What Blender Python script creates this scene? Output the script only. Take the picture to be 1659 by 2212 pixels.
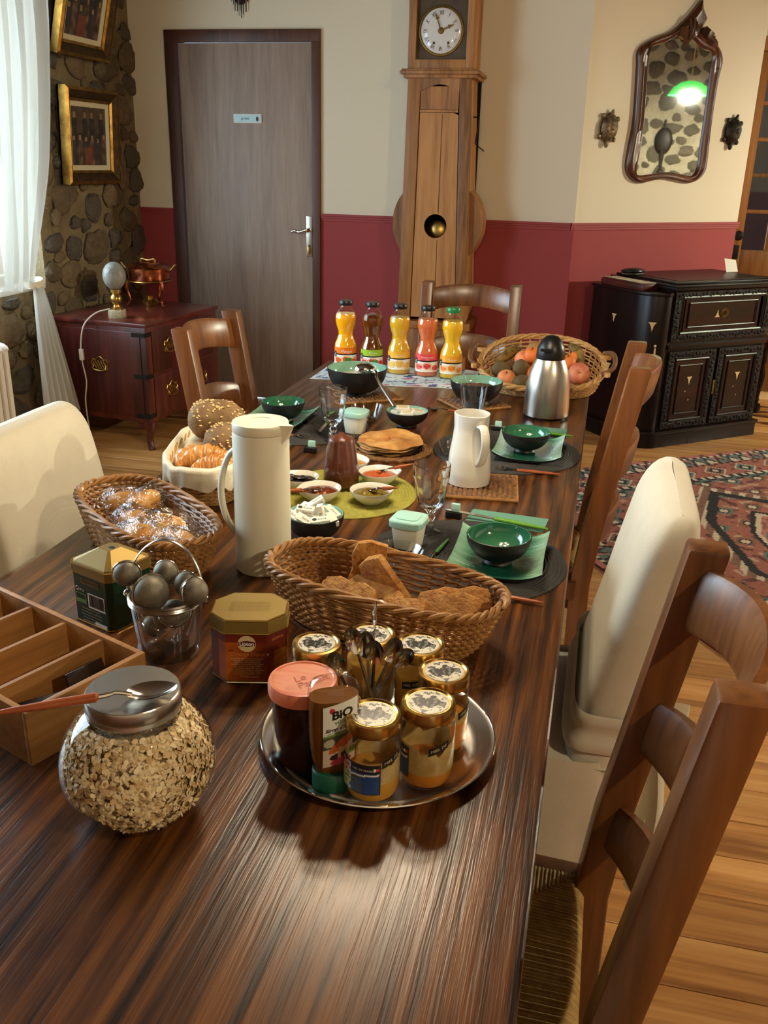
import bpy, bmesh, math, random
from mathutils import Vector, Matrix, Euler, noise as mnoise

for o in list(bpy.data.objects): bpy.data.objects.remove(o, do_unlink=True)
SC = bpy.context.scene; COL = SC.collection
PI = math.pi; R = math.radians
rnd = random.Random(7)

# ---------------------------------------------------------------- camera
cam_d = bpy.data.cameras.new('camera'); cam = bpy.data.objects.new('camera', cam_d); COL.objects.link(cam)
cam_d.sensor_fit = 'HORIZONTAL'; cam_d.sensor_width = 36.0; cam_d.lens = 1961.3 / 1659.0 * 36.0
cam_d.clip_start = 0.02; cam_d.clip_end = 60
def cam_matrix(yaw, pitch, roll, loc):
    f = Vector((math.sin(yaw)*math.cos(pitch), math.cos(yaw)*math.cos(pitch), -math.sin(pitch)))
    rt = Vector((math.cos(yaw), -math.sin(yaw), 0)); dn = f.cross(rt)
    r2 = rt*math.cos(roll) + dn*math.sin(roll); d2 = dn*math.cos(roll) - rt*math.sin(roll)
    m = Matrix((r2, -d2, -f)).transposed().to_4x4(); m.translation = loc
    return m
cam.matrix_world = cam_matrix(-0.2252293, 0.3688863, -0.0249736, Vector((0, 0, 1.435)))
SC.camera = cam

# ---------------------------------------------------------------- light and exposure
SC.view_settings.view_transform = 'Standard'; SC.view_settings.look = 'None'
SC.view_settings.exposure = 0.0; SC.view_settings.gamma = 1.0; SC.view_settings.use_curve_mapping = False
SC.cycles.transparent_max_bounces = 32
SKY_STRENGTH = 15.0
BULB_W = 8.8          # each chandelier bulb over the table
GREEN_LAMP_W = 520.0   # green shaded lamp in the right part of the room
ROOM_LAMP_W = 135.0    # ceiling lamp over the right part of the room
world = bpy.data.worlds.new('world'); SC.world = world; world.use_nodes = True
bg = world.node_tree.nodes['Background']
bg.inputs['Color'].default_value = (0.66, 0.85, 1.0, 1); bg.inputs['Strength'].default_value = SKY_STRENGTH

# ---------------------------------------------------------------- colour and materials
def lin1(c): return c/12.92 if c <= 0.04045 else ((c+0.055)/1.055)**2.4
def rgb(r, g, b): return (lin1(r/255), lin1(g/255), lin1(b/255), 1.0)
def hx(s): s = s.lstrip('#'); return rgb(int(s[0:2], 16), int(s[2:4], 16), int(s[4:6], 16))
MATS = {}
def newmat(name):
    m = bpy.data.materials.new(name); m.use_nodes = True
    nt = m.node_tree; b = nt.nodes['Principled BSDF']; MATS[name] = m
    return m, nt, b
def nd(nt, t, **kw):
    n = nt.nodes.new(t)
    for k, v in kw.items():
        if k in n.inputs.keys() if hasattr(n.inputs, 'keys') else False: n.inputs[k].default_value = v
        else: setattr(n, k, v)
    return n
def ramp(nt, fac, stops):
    r = nt.nodes.new('ShaderNodeValToRGB'); e = r.color_ramp.elements
    while len(e) < len(stops): e.new(0.5)
    for i, (p, c) in enumerate(stops): e[i].position = p; e[i].color = c
    nt.links.new(fac, r.inputs['Fac']); return r
def coords(nt, scale=(1, 1, 1), randomise=False, kind='Object'):
    tc = nt.nodes.new('ShaderNodeTexCoord'); mp = nt.nodes.new('ShaderNodeMapping')
    mp.inputs['Scale'].default_value = scale
    src = tc.outputs[kind]
    if randomise:
        oi = nt.nodes.new('ShaderNodeObjectInfo'); mul = nt.nodes.new('ShaderNodeMath'); mul.operation = 'MULTIPLY'
        mul.inputs[1].default_value = 37.0; nt.links.new(oi.outputs['Random'], mul.inputs[0])
        add = nt.nodes.new('ShaderNodeVectorMath'); add.operation = 'ADD'
        nt.links.new(src, add.inputs[0]); nt.links.new(mul.outputs[0], add.inputs[1]); src = add.outputs[0]
    nt.links.new(src, mp.inputs['Vector']); return mp.outputs['Vector']
def bumpn(nt, b, h, strength=0.3, dist=0.002):
    bp = nt.nodes.new('ShaderNodeBump'); bp.inputs['Strength'].default_value = strength; bp.inputs['Distance'].default_value = dist
    nt.links.new(h, bp.inputs['Height']); nt.links.new(bp.outputs['Normal'], b.inputs['Normal']); return bp
def noisen(nt, vec, scale, detail=4, rough=0.6, dist=0.0):
    n = nt.nodes.new('ShaderNodeTexNoise'); n.inputs['Scale'].default_value = scale; n.inputs['Detail'].default_value = detail
    n.inputs['Roughness'].default_value = rough; n.inputs['Distortion'].default_value = dist
    nt.links.new(vec, n.inputs['Vector']); return n
def plain(name, col, rough=0.5, metal=0.0, col2=None, scale=20.0, bump=0.0, bscale=60.0, bdist=0.002, coat=0.0, trans=0.0, ior=1.45, sheen=0.0, stretch=(1,1,1), sss=0.0, spec=None):
    m, nt, b = newmat(name)
    b.inputs['Base Color'].default_value = col; b.inputs['Roughness'].default_value = rough; b.inputs['Metallic'].default_value = metal
    b.inputs['Coat Weight'].default_value = coat; b.inputs['Coat Roughness'].default_value = 0.1
    b.inputs['Transmission Weight'].default_value = trans; b.inputs['IOR'].default_value = ior
    b.inputs['Sheen Weight'].default_value = sheen
    if spec is not None: b.inputs['Specular IOR Level'].default_value = spec
    if sss: b.inputs['Subsurface Weight'].default_value = sss; b.inputs['Subsurface Radius'].default_value = (0.01, 0.006, 0.003)
    if col2 is not None or bump:
        v = coords(nt, stretch, True)
        if col2 is not None:
            n = noisen(nt, v, scale, 5); r = ramp(nt, n.outputs['Fac'], [(0.32, col), (0.68, col2)])
            nt.links.new(r.outputs['Color'], b.inputs['Base Color'])
        if bump:
            n2 = noisen(nt, v, bscale, 4); bumpn(nt, b, n2.outputs['Fac'], bump, bdist)
    return m
def wood(name, dark, mid, light, axis='Y', fine=60.0, coarse=7.0, rough=0.4, bump=0.25, coat=0.0, cathedral=0.0, knots=False, rand=True, squash=14.0):
    m, nt, b = newmat(name)
    b.inputs['Roughness'].default_value = rough; b.inputs['Coat Weight'].default_value = coat; b.inputs['Coat Roughness'].default_value = 0.25
    sc = {'X': (1/squash, 1, 1), 'Y': (1, 1/squash, 1), 'Z': (1, 1, 1/squash)}[axis]
    v = coords(nt, sc, rand)
    n1 = noisen(nt, v, coarse, 4, 0.6, 0.6); n2 = noisen(nt, v, fine, 3, 0.6)
    fac = n1.outputs['Fac']
    if cathedral:
        w = nt.nodes.new('ShaderNodeTexWave'); w.bands_direction = 'X' if axis != 'X' else 'Y'; w.inputs['Scale'].default_value = cathedral
        w.inputs['Distortion'].default_value = 9.0; w.inputs['Detail'].default_value = 3.0; w.inputs['Detail Scale'].default_value = 1.3
        v2 = coords(nt, {'X': (0.16, 1, 1), 'Y': (1, 0.16, 1), 'Z': (1, 1, 0.16)}[axis], rand); nt.links.new(v2, w.inputs['Vector'])
        mx = nt.nodes.new('ShaderNodeMix'); mx.data_type = 'FLOAT'; mx.inputs[0].default_value = 0.22
        nt.links.new(n1.outputs['Fac'], mx.inputs[2]); nt.links.new(w.outputs['Fac'], mx.inputs[3]); fac = mx.outputs[0]
    add = nt.nodes.new('ShaderNodeMath'); add.operation = 'MULTIPLY_ADD'; add.inputs[1].default_value = 0.55
    sub = nt.nodes.new('ShaderNodeMath'); sub.operation = 'SUBTRACT'; sub.inputs[1].default_value = 0.275
    nt.links.new(n2.outputs['Fac'], add.inputs[0]); nt.links.new(fac, add.inputs[2]); nt.links.new(add.outputs[0], sub.inputs[0])
    r = ramp(nt, sub.outputs[0], [(0.30, dark), (0.5, mid), (0.72, light)])
    colout = r.outputs['Color']
    if rand:
        oi = nt.nodes.new('ShaderNodeObjectInfo'); mr = nt.nodes.new('ShaderNodeMapRange'); mr.inputs['To Min'].default_value = 0.8; mr.inputs['To Max'].default_value = 1.18
        nt.links.new(oi.outputs['Random'], mr.inputs['Value']); mu = nt.nodes.new('ShaderNodeMix'); mu.data_type = 'RGBA'; mu.blend_type = 'MULTIPLY'; mu.inputs[0].default_value = 1.0
        nt.links.new(colout, mu.inputs[6]); nt.links.new(mr.outputs[0], mu.inputs[7]); colout = mu.outputs[2]
    if knots:
        vv = coords(nt, (0.7, 2.4, 1), rand); vo = nt.nodes.new('ShaderNodeTexVoronoi'); vo.inputs['Scale'].default_value = 2.2; nt.links.new(vv, vo.inputs['Vector'])
        kr = ramp(nt, vo.outputs['Distance'], [(0.025, (0.12, 0.06, 0.03, 1)), (0.07, (1, 1, 1, 1))])
        mu2 = nt.nodes.new('ShaderNodeMix'); mu2.data_type = 'RGBA'; mu2.blend_type = 'MULTIPLY'; mu2.inputs[0].default_value = 1.0
        nt.links.new(colout, mu2.inputs[6]); nt.links.new(kr.outputs['Color'], mu2.inputs[7]); colout = mu2.outputs[2]
    nt.links.new(colout, b.inputs['Base Color'])
    if bump: bumpn(nt, b, n2.outputs['Fac'], bump, 0.0015)
    return m
def glass_thin(name, tint=(1, 1, 1, 1), edge=(0.75, 0.8, 0.78, 1), refl=1.0, rough=0.02):
    # thin walled glass: transparent body that darkens at the rim, with fresnel reflection
    m = bpy.data.materials.new(name); m.use_nodes = True; nt = m.node_tree; nt.nodes.clear(); MATS[name] = m
    out = nt.nodes.new('ShaderNodeOutputMaterial'); tr = nt.nodes.new('ShaderNodeBsdfTransparent'); gl = nt.nodes.new('ShaderNodeBsdfGlossy')
    gl.inputs['Roughness'].default_value = rough
    lw = nt.nodes.new('ShaderNodeLayerWeight'); lw.inputs['Blend'].default_value = 0.35
    r = ramp(nt, lw.outputs['Facing'], [(0.35, tint), (1.0, edge)]); nt.links.new(r.outputs['Color'], tr.inputs['Color'])
    lf = nt.nodes.new('ShaderNodeLayerWeight'); lf.inputs['Blend'].default_value = 0.5      # facing is the same on both sides of the sheet
    pw = nt.nodes.new('ShaderNodeMath'); pw.operation = 'POWER'; pw.inputs[1].default_value = 4.0; nt.links.new(lf.outputs['Facing'], pw.inputs[0])
    mu = nt.nodes.new('ShaderNodeMath'); mu.operation = 'MULTIPLY_ADD'; mu.inputs[1].default_value = 0.7; mu.inputs[2].default_value = 0.045*refl; mu.use_clamp = True; nt.links.new(pw.outputs[0], mu.inputs[0])
    mx = nt.nodes.new('ShaderNodeMixShader'); nt.links.new(mu.outputs[0], mx.inputs[0]); nt.links.new(tr.outputs[0], mx.inputs[1]); nt.links.new(gl.outputs[0], mx.inputs[2])
    nt.links.new(mx.outputs[0], out.inputs['Surface']); return m
def cellophane(name):
    m = glass_thin(name, (0.97, 0.96, 0.95, 1), (0.8, 0.8, 0.8, 1), 5.0, 0.1); nt = m.node_tree
    v = coords(nt, (1, 1, 1)); n = noisen(nt, v, 30, 3, 0.7, 1.5)
    bp = nt.nodes.new('ShaderNodeBump'); bp.inputs['Strength'].default_value = 1.0; bp.inputs['Distance'].default_value = 0.012
    nt.links.new(n.outputs['Fac'], bp.inputs['Height'])
    for x in nt.nodes:
        if x.type in ('BSDF_GLOSSY',): nt.links.new(bp.outputs['Normal'], x.inputs['Normal'])
    return m
def printed(name='print', rough=0.4, metal=0.0, coat=0.0):
    m, nt, b = newmat(name); a = nt.nodes.new('ShaderNodeAttribute'); a.attribute_name = 'col'
    nt.links.new(a.outputs['Color'], b.inputs['Base Color']); b.inputs['Roughness'].default_value = rough; b.inputs['Metallic'].default_value = metal; b.inputs['Coat Weight'].default_value = coat
    return m
def emis(name, col, s):
    m, nt, b = newmat(name); b.inputs['Base Color'].default_value = col; b.inputs['Emission Color'].default_value = col; b.inputs['Emission Strength'].default_value = s; return m

# ---------------------------------------------------------------- mesh building
def basis(d, up=Vector((0, 0, 1))):
    d = d.normalized()
    if abs(d.dot(up)) > 0.98: up = Vector((1, 0, 0))
    a = up.cross(d).normalized(); return a, d.cross(a)
class MB:
    def __init__(s): s.v = []; s.f = []
    def add(s, vs, fs):
        k = len(s.v); s.v += [tuple(p) for p in vs]; s.f += [tuple(i+k for i in f) for f in fs]; return s
    def box(s, c, sz, rot=None):
        M = (rot if isinstance(rot, Matrix) else Euler(rot).to_matrix()) if rot is not None else None
        vs = []
        for i in (-1, 1):
            for j in (-1, 1):
                for k in (-1, 1):
                    p = Vector((i*sz[0]/2, j*sz[1]/2, k*sz[2]/2))
                    if M: p = M @ p
                    vs.append(p + Vector(c))
        return s.add(vs, [(0,1,3,2),(4,6,7,5),(0,4,5,1),(2,3,7,6),(0,2,6,4),(1,5,7,3)])
    def bb(s, x0, x1, y0, y1, z0, z1): return s.box(((x0+x1)/2,(y0+y1)/2,(z0+z1)/2),(abs(x1-x0),abs(y1-y0),abs(z1-z0)))
    def bar(s, a, b, w, h, up=Vector((0,0,1)), w2=None, h2=None):
        a = Vector(a); b = Vector(b); x, y = basis(b-a, Vector(up)); w2 = w if w2 is None else w2; h2 = h if h2 is None else h2
        vs = [a+x*i*w/2+y*j*h/2 for i, j in ((-1,-1),(1,-1),(1,1),(-1,1))] + [b+x*i*w2/2+y*j*h2/2 for i, j in ((-1,-1),(1,-1),(1,1),(-1,1))]
        return s.add(vs, [(3,2,1,0),(4,5,6,7),(0,1,5,4),(1,2,6,5),(2,3,7,6),(3,0,4,7)])
    def lathe(s, prof, seg=32, c=(0,0,0), sx=1.0, sy=1.0, M=None, flute=None):
        k = len(s.v); rings = []; c = Vector(c)
        for (r, z) in prof:
            if r <= 1e-6:
                p = Vector((0,0,z)); p = (M @ p if M else p) + c; s.v.append(tuple(p)); rings.append([len(s.v)-1])
            else:
                ring = []
                for i in range(seg):
                    a = 2*PI*i/seg; rr = r*(flute(a, z) if flute else 1.0); p = Vector((rr*math.cos(a)*sx, rr*math.sin(a)*sy, z)); p = (M @ p if M else p) + c
                    s.v.append(tuple(p)); ring.append(len(s.v)-1)
                rings.append(ring)
        for a, b in zip(rings, rings[1:]):
            if len(a) == 1 and len(b) == 1: continue
            for i in range(seg):
                j = (i+1) % seg
                if len(a) == 1: s.f.append((a[0], b[j], b[i]))
                elif len(b) == 1: s.f.append((a[i], a[j], b[0]))
                else: s.f.append((a[i], a[j], b[j], b[i]))
        return s
    def tube(s, pts, r, seg=8, closed=False, sy=1.0, caps=True, up=None):
        pts = [Vector(p) for p in pts]; n = len(pts); rs = r if isinstance(r, (list, tuple)) else [r]*n
        k = len(s.v); pu = up
        for i in range(n):
            d = (pts[(i+1) % n]-pts[i-1]) if (closed or 0 < i < n-1) else (pts[1]-pts[0] if i == 0 else pts[-1]-pts[-2])
            if d.length < 1e-9: d = Vector((0,0,1))
            d.normalize()
            if pu is None: a, b = basis(d)
            else:
                a = (Vector(pu) - d*Vector(pu).dot(d))
                a = a.normalized() if a.length > 1e-6 else basis(d)[0]
                b = d.cross(a)
            if up is None: pu = a
            for j in range(seg):
                t = 2*PI*j/seg; s.v.append(tuple(pts[i]+a*math.cos(t)*rs[i]+b*math.sin(t)*rs[i]*sy))
        for i in range(n if closed else n-1):
            for j in range(seg):
                p, q = k+i*seg, k+((i+1) % n)*seg; s.f.append((p+j, p+(j+1) % seg, q+(j+1) % seg, q+j))
        if caps and not closed:
            s.f.append(tuple(k+j for j in range(seg-1,-1,-1))); s.f.append(tuple(k+(n-1)*seg+j for j in range(seg)))
        return s
    def prism(s, poly, z0, z1, top=None):
        n = len(poly); t = top or poly
        vs = [(p[0],p[1],z0) for p in poly] + [(p[0],p[1],z1) for p in t]
        return s.add(vs, [tuple(range(n-1,-1,-1)), tuple(range(n,2*n))] + [(i,(i+1)%n,n+(i+1)%n,n+i) for i in range(n)])
    def grid(s, fn, nu, nv, cu=False, cv=False):
        k = len(s.v)
        for i in range(nu):
            for j in range(nv): s.v.append(tuple(fn(i/(nu if cu else nu-1), j/(nv if cv else nv-1))))
        for i in range(nu if cu else nu-1):
            for j in range(nv if cv else nv-1):
                i2, j2 = (i+1) % nu, (j+1) % nv; s.f.append((k+i*nv+j, k+i2*nv+j, k+i2*nv+j2, k+i*nv+j2))
        return s
    def ball(s, c, r, seg=16, rings=10, M=None, disp=None):
        if not isinstance(r, (tuple, list)): r = (r, r, r)
        c = Vector(c); k = len(s.v)
        for i in range(rings+1):
            th = PI*i/rings
            if i in (0, rings):
                d = Vector((0,0,math.cos(th))); q = Vector((0,0,d.z*r[2]))*(disp(d) if disp else 1); s.v.append(tuple((M @ q if M else q)+c)); continue
            for j in range(seg):
                a = 2*PI*j/seg; d = Vector((math.sin(th)*math.cos(a), math.sin(th)*math.sin(a), math.cos(th)))
                q = Vector((d.x*r[0], d.y*r[1], d.z*r[2]))*(disp(d) if disp else 1); s.v.append(tuple((M @ q if M else q)+c))
        def ix(i, j): return k if i == 0 else (k+1+(rings-1)*seg if i == rings else k+1+(i-1)*seg+j % seg)
        for i in range(rings):
            for j in range(seg):
                if i == 0: s.f.append((ix(0,0), ix(1,j), ix(1,j+1)))
                elif i == rings-1: s.f.append((ix(i,j), ix(rings,0), ix(i,j+1)))
                else: s.f.append((ix(i,j), ix(i+1,j), ix(i+1,j+1), ix(i,j+1)))
        return s
    def xf(s, M):
        s.v = [tuple(M @ Vector(p)) for p in s.v]; return s
    def mesh(s, name, bevel=0, smooth=35, segs=2):
        me = bpy.data.meshes.new(name); me.from_pydata(s.v, [], s.f)
        bm = bmesh.new(); bm.from_mesh(me)
        bmesh.ops.recalc_face_normals(bm, faces=bm.faces[:])
        if bevel:
            ed = [e for e in bm.edges if len(e.link_faces) == 2 and e.calc_face_angle(0) > 0.5]
            bmesh.ops.bevel(bm, geom=ed, offset=bevel, offset_type='OFFSET', segments=segs, profile=0.6, affect='EDGES', clamp_overlap=True)
        bm.to_mesh(me); bm.free()
        if smooth: me.shade_smooth(); me.set_sharp_from_angle(angle=R(smooth))
        return me
def obj(name, mb, mat, parent=None, bevel=0, smooth=35, loc=None, rot=None, segs=2, kind=None, label=None):
    me = mb.mesh(name, bevel, smooth, segs) if isinstance(mb, MB) else mb
    o = bpy.data.objects.new(name, me); COL.objects.link(o)
    if mat is not None and not me.materials: me.materials.append(MATS[mat] if isinstance(mat, str) else mat)
    if loc is not None: o.location = loc
    if rot is not None: o.rotation_euler = rot
    if parent is not None: o.parent = parent
    if kind: o['kind'] = kind
    if label: o['label'] = label
    return o
def tag(o, label, cat, group=None):
    o['label'] = label; o['category'] = cat
    if group: o['group'] = group
    return o
def thing(name, label, cat, loc=(0,0,0), rz=0.0, group=None, rot=None):
    o = bpy.data.objects.new(name, None); COL.objects.link(o); o.empty_display_size = 0.05
    o.location = loc; o.rotation_euler = rot if rot is not None else (0, 0, rz); return tag(o, label, cat, group)
def struct(name, mb, mat, parent=None, **kw):
    o = obj(name, mb, mat, parent, **kw)
    if parent is None: o['kind'] = 'structure'
    return o
def dup(root, loc=None, rz=None, label=None, group=None):
    def cp(o, par):
        c = o.copy(); COL.objects.link(c); c.parent = par
        for ch in list(o.children): cp(ch, c)
        return c
    r = cp(root, None)
    if loc is not None: r.location = loc
    if rz is not None: r.rotation_euler = (0, 0, rz)
    if label: r['label'] = label
    if group: r['group'] = group
    return r
def text(name, s, size, mat, parent, mapfn, shear=0.0, align='CENTER', depth=0.0, space=1.0, sx=1.0, offset=0.0, bold=0.0):
    cu = bpy.data.curves.new(name, 'FONT'); cu.body = s; cu.size = size; cu.align_x = align; cu.align_y = 'CENTER'; cu.shear = shear; cu.space_character = space
    cu.resolution_u = 3; cu.offset = bold
    t = bpy.data.objects.new(name, cu); COL.objects.link(t)
    me = bpy.data.meshes.new_from_object(t.evaluated_get(bpy.context.evaluated_depsgraph_get()))
    bpy.data.objects.remove(t, do_unlink=True); bpy.data.curves.remove(cu)
    for v in me.vertices: v.co = Vector(mapfn(v.co.x*sx, v.co.y))
    me.materials.clear()
    return obj(name, me, mat, parent)
def patch(name, parent, nu, nv, colfn, mapfn, mat='print', smooth=35):
    # flat print: grid of small cells, each with its own printed colour; mapfn(u,v) gives the surface
    mb = MB(); mb.grid(lambda u, v: mapfn(u, v), nu+1, nv+1)
    me = bpy.data.meshes.new(name); me.from_pydata(mb.v, [], mb.f); a = me.color_attributes.new('col', 'FLOAT_COLOR', 'CORNER')
    data = []
    for i in range(nu):
        for j in range(nv):
            c = colfn((i+0.5)/nu, (j+0.5)/nv); c = (lin1(c[0]/255), lin1(c[1]/255), lin1(c[2]/255), 1.0); data += list(c)*4
    a.data.foreach_set('color', data)
    if smooth: me.shade_smooth()
    return obj(name, me, mat, parent)
def mixc(a, b, t): t = max(0, min(1, t)); return tuple(a[i]*(1-t)+b[i]*t for i in range(3))
def fn3(x, y, z=0.0): return mnoise.noise(Vector((x, y, z)))
def smooth01(t): t = max(0.0, min(1.0, t)); return t*t*(3-2*t)
def catmull(pts, n=6, closed=False):
    pts = [Vector(p) for p in pts]; out = []; N = len(pts)
    for i in range(N if closed else N-1):
        p0 = pts[(i-1) % N] if (closed or i > 0) else pts[0]; p1 = pts[i]; p2 = pts[(i+1) % N]; p3 = pts[(i+2) % N] if (closed or i+2 < N) else pts[-1]
        for k in range(n):
            t = k/n; out.append(0.5*((2*p1)+(p2-p0)*t+(2*p0-5*p1+4*p2-p3)*t*t+(-p0+3*p1-3*p2+p3)*t**3))
    if not closed: out.append(pts[-1])
    return out
# ================================================================ materials
wood('table_oak', rgb(30,14,4), rgb(80,43,14), rgb(112,66,25), 'Y', 170, 45, 0.29, 0.4, 0.0, cathedral=9.0, rand=False, squash=30)
wood('chair_wood', rgb(74,41,16), rgb(106,61,26), rgb(128,78,37), 'Z', 70, 8, 0.33, 0.12, 0.35)
wood('floor_pine', rgb(140,90,44), rgb(190,134,74), rgb(212,160,98), 'X', 60, 6, 0.38, 0.15, 0.15, knots=True, squash=18)
wood('clock_oak', rgb(96,58,22), rgb(150,98,46), rgb(176,122,64), 'Z', 60, 7, 0.5, 0.35)
wood('door_veneer', rgb(122,106,96), rgb(146,128,116), rgb(164,146,132), 'Z', 55, 5, 0.5, 0.1, rand=False)
wood('door_frame', rgb(54,30,18), rgb(78,44,28), rgb(92,54,34), 'Z', 50, 6, 0.45, 0.15)
wood('mahogany', rgb(46,16,13), rgb(78,28,22), rgb(100,40,30), 'Z', 50, 6, 0.3, 0.1, 0.4)
wood('rosewood', rgb(13,6,5), rgb(22,10,8), rgb(32,15,11), 'Z', 60, 6, 0.34, 0.1, 0.0)
wood('rosewood_panel', rgb(22,8,5), rgb(38,13,8), rgb(52,19,11), 'X', 60, 6, 0.34, 0.1, 0.0)
wood('mirror_frame', rgb(44,22,12), rgb(76,40,22), rgb(98,54,30), 'Z', 50, 7, 0.32, 0.15, 0.3)
wood('bamboo', rgb(132,88,42), rgb(162,112,58), rgb(184,134,76), 'X', 80, 6, 0.5, 0.12, squash=26)
wood('honey_door', rgb(96,58,20), rgb(140,90,38), rgb(160,106,48), 'Z', 50, 6, 0.42, 0.12)
plain('carved_dark', rgb(22,12,9), 0.42, col2=rgb(14,8,6), scale=45, bump=1.0, bscale=70, bdist=0.01)
plain('copper_handle', rgb(168,88,48), 0.36, 0.0, col2=rgb(150,74,38), scale=30, coat=0.3)
plain('cream_plastic', rgb(226,220,196), 0.42)
plain('white_ceramic', rgb(232,228,216), 0.12, coat=0.5)
plain('black_stone', rgb(24,23,22), 0.45, col2=rgb(34,32,30), scale=25, bump=0.25, bscale=140, bdist=0.001)
plain('green_glaze', rgb(34,92,64), 0.1, col2=rgb(58,120,88), scale=9, coat=0.8)
plain('teal_glaze', rgb(120,168,144), 0.1, col2=rgb(142,188,168), scale=6, coat=0.8)
plain('steel', rgb(196,190,182), 0.22, 1.0)
plain('steel_brushed', rgb(190,184,174), 0.3, 1.0, bump=0.35, bscale=180, bdist=0.0008, stretch=(1,1,0.02))
plain('steel_bright', rgb(214,208,198), 0.12, 1.0)
plain('gold_metal', rgb(196,158,88), 0.24, 1.0)
plain('gold_tin', rgb(140,116,58), 0.5, 0.55)
plain('brass', rgb(176,142,78), 0.32, 1.0)
plain('brass_dull', rgb(120,92,44), 0.45, 0.9)
plain('copper', rgb(188,112,78), 0.2, 1.0)
plain('iron_dark', rgb(38,32,28), 0.5, 0.6)
plain('black_plastic', rgb(20,20,19), 0.35)
plain('mesh_steel', rgb(128,119,102), 0.5, 0.5, col2=rgb(92,86,74), scale=40, bump=0.8, bscale=500, bdist=0.0006)
plain('white_cotton', rgb(206,198,178), 0.85, col2=rgb(196,187,166), scale=8, bump=0.25, bscale=90, bdist=0.002, sheen=0.2)
plain('liner_cotton', rgb(232,222,198), 0.85, bump=0.5, bscale=45, bdist=0.004, sheen=0.2)
plain('wicker', rgb(176,128,70), 0.55, col2=rgb(134,88,42), scale=60, coat=0.1)
plain('wicker_pale', rgb(206,164,104), 0.55, col2=rgb(170,122,66), scale=60, coat=0.1)
plain('wicker_brown', rgb(128,84,44), 0.55, col2=rgb(88,54,28), scale=50)
plain('rattan', rgb(150,106,60), 0.55, col2=rgb(84,52,28), scale=90)
plain('rush', rgb(176,146,84), 0.75, col2=rgb(140,110,58), scale=60)
plain('mat_black', rgb(44,42,40), 0.7, col2=rgb(56,54,52), scale=80)
plain('mat_lime', rgb(178,172,78), 0.75, col2=rgb(150,146,60), scale=80)
plain('mint_plastic', rgb(168,212,198), 0.35)
plain('pot_plastic', rgb(226,222,202), 0.4)
plain('napkin_teal', rgb(92,140,118), 0.9)
plain('lime_handle', rgb(96,150,46), 0.35)
plain('green_handle', rgb(62,116,52), 0.35)
plain('honey', rgb(196,138,42), 0.25, col2=rgb(206,156,66), scale=14, sss=0.4)
plain('honey_amber', rgb(184,112,26), 0.2, col2=rgb(196,128,40), scale=14, sss=0.4)
plain('honey_film', rgb(192,168,110), 0.4, col2=rgb(160,128,66), scale=40)
plain('jam_dark', rgb(46,16,10), 0.12)
plain('agave', rgb(112,66,20), 0.12, coat=0.5)
plain('coral_lid', rgb(214,112,84), 0.3, col2=rgb(226,150,116), scale=9, stretch=(1,9,1))
plain('red_print', rgb(176,66,40), 0.4)
plain('dark_green_cap', rgb(22,84,62), 0.35)
plain('green_cap', rgb(34,122,72), 0.25)
plain('tin_green', rgb(14,48,32), 0.3, coat=0.4)
plain('ink', rgb(24,22,20), 0.5)
plain('ink_white', rgb(226,222,210), 0.5)
plain('ink_cream', rgb(206,186,140), 0.5)
plain('ink_green', rgb(96,134,60), 0.5)
plain('ink_red', rgb(176,44,50), 0.5)
plain('ink_orange', rgb(206,128,50), 0.5)
plain('paper', rgb(230,226,214), 0.8)
plain('black_foil', rgb(18,16,16), 0.25, col2=rgb(40,26,20), scale=30)
plain('bread_seeded', rgb(112,84,54), 0.9, col2=rgb(146,118,82), scale=25, bump=0.8, bscale=60, bdist=0.006)
plain('bread_pale', rgb(222,196,150), 0.8, col2=rgb(206,172,118), scale=12, bump=0.3, bscale=40)
plain('seed', rgb(222,190,126), 0.6)
plain('croissant', rgb(176,104,40), 0.4, col2=rgb(214,152,78), scale=14, coat=0.3, bump=0.3, bscale=50)
plain('brioche', rgb(214,140,58), 0.4, col2=rgb(236,184,96), scale=10, coat=0.2)
plain('rusk', rgb(214,158,84), 0.8, col2=rgb(160,100,42), scale=60, bump=1.0, bscale=160, bdist=0.006)
plain('crepe', rgb(214,164,92), 0.6, col2=rgb(166,104,48), scale=16, bump=0.3, bscale=30)
plain('cream_food', rgb(236,228,208), 0.35)
plain('muesli_food', rgb(120,76,40), 0.8, col2=rgb(80,46,24), scale=60, bump=1.0, bscale=100, bdist=0.005)
plain('choc_spread', rgb(84,38,22), 0.3, col2=rgb(108,54,34), scale=20, bump=0.5, bscale=30, bdist=0.006)
plain('jam_black', rgb(26,12,14), 0.12, bump=0.8, bscale=60, bdist=0.006)
plain('jam_brown', rgb(84,34,12), 0.1, col2=rgb(112,50,18), scale=30, bump=0.7, bscale=50, bdist=0.006)
plain('jam_green', rgb(104,82,16), 0.12, col2=rgb(132,108,30), scale=30, bump=0.7, bscale=50, bdist=0.008)
plain('jam_red', rgb(172,74,40), 0.12, col2=rgb(196,104,62), scale=30, bump=0.8, bscale=40, bdist=0.01)
plain('jam_gold', rgb(176,128,56), 0.12, bump=0.6, bscale=50, bdist=0.006)
plain('kiwi', rgb(108,88,56), 0.85, col2=rgb(88,70,42), scale=40)
plain('peach', rgb(222,108,74), 0.6, col2=rgb(232,160,100), scale=9)
plain('peach_dark', rgb(178,76,66), 0.6, col2=rgb(216,140,96), scale=9)
plain('apricot', rgb(226,132,52), 0.55, col2=rgb(222,104,48), scale=8)
plain('mango_fruit', rgb(150,120,60), 0.55, col2=rgb(168,78,52), scale=9)
plain('banana_spotted', rgb(150,118,50), 0.6, col2=rgb(66,46,22), scale=60)
plain('oat', rgb(248,232,194), 0.75, col2=rgb(222,194,144), scale=90)
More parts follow.
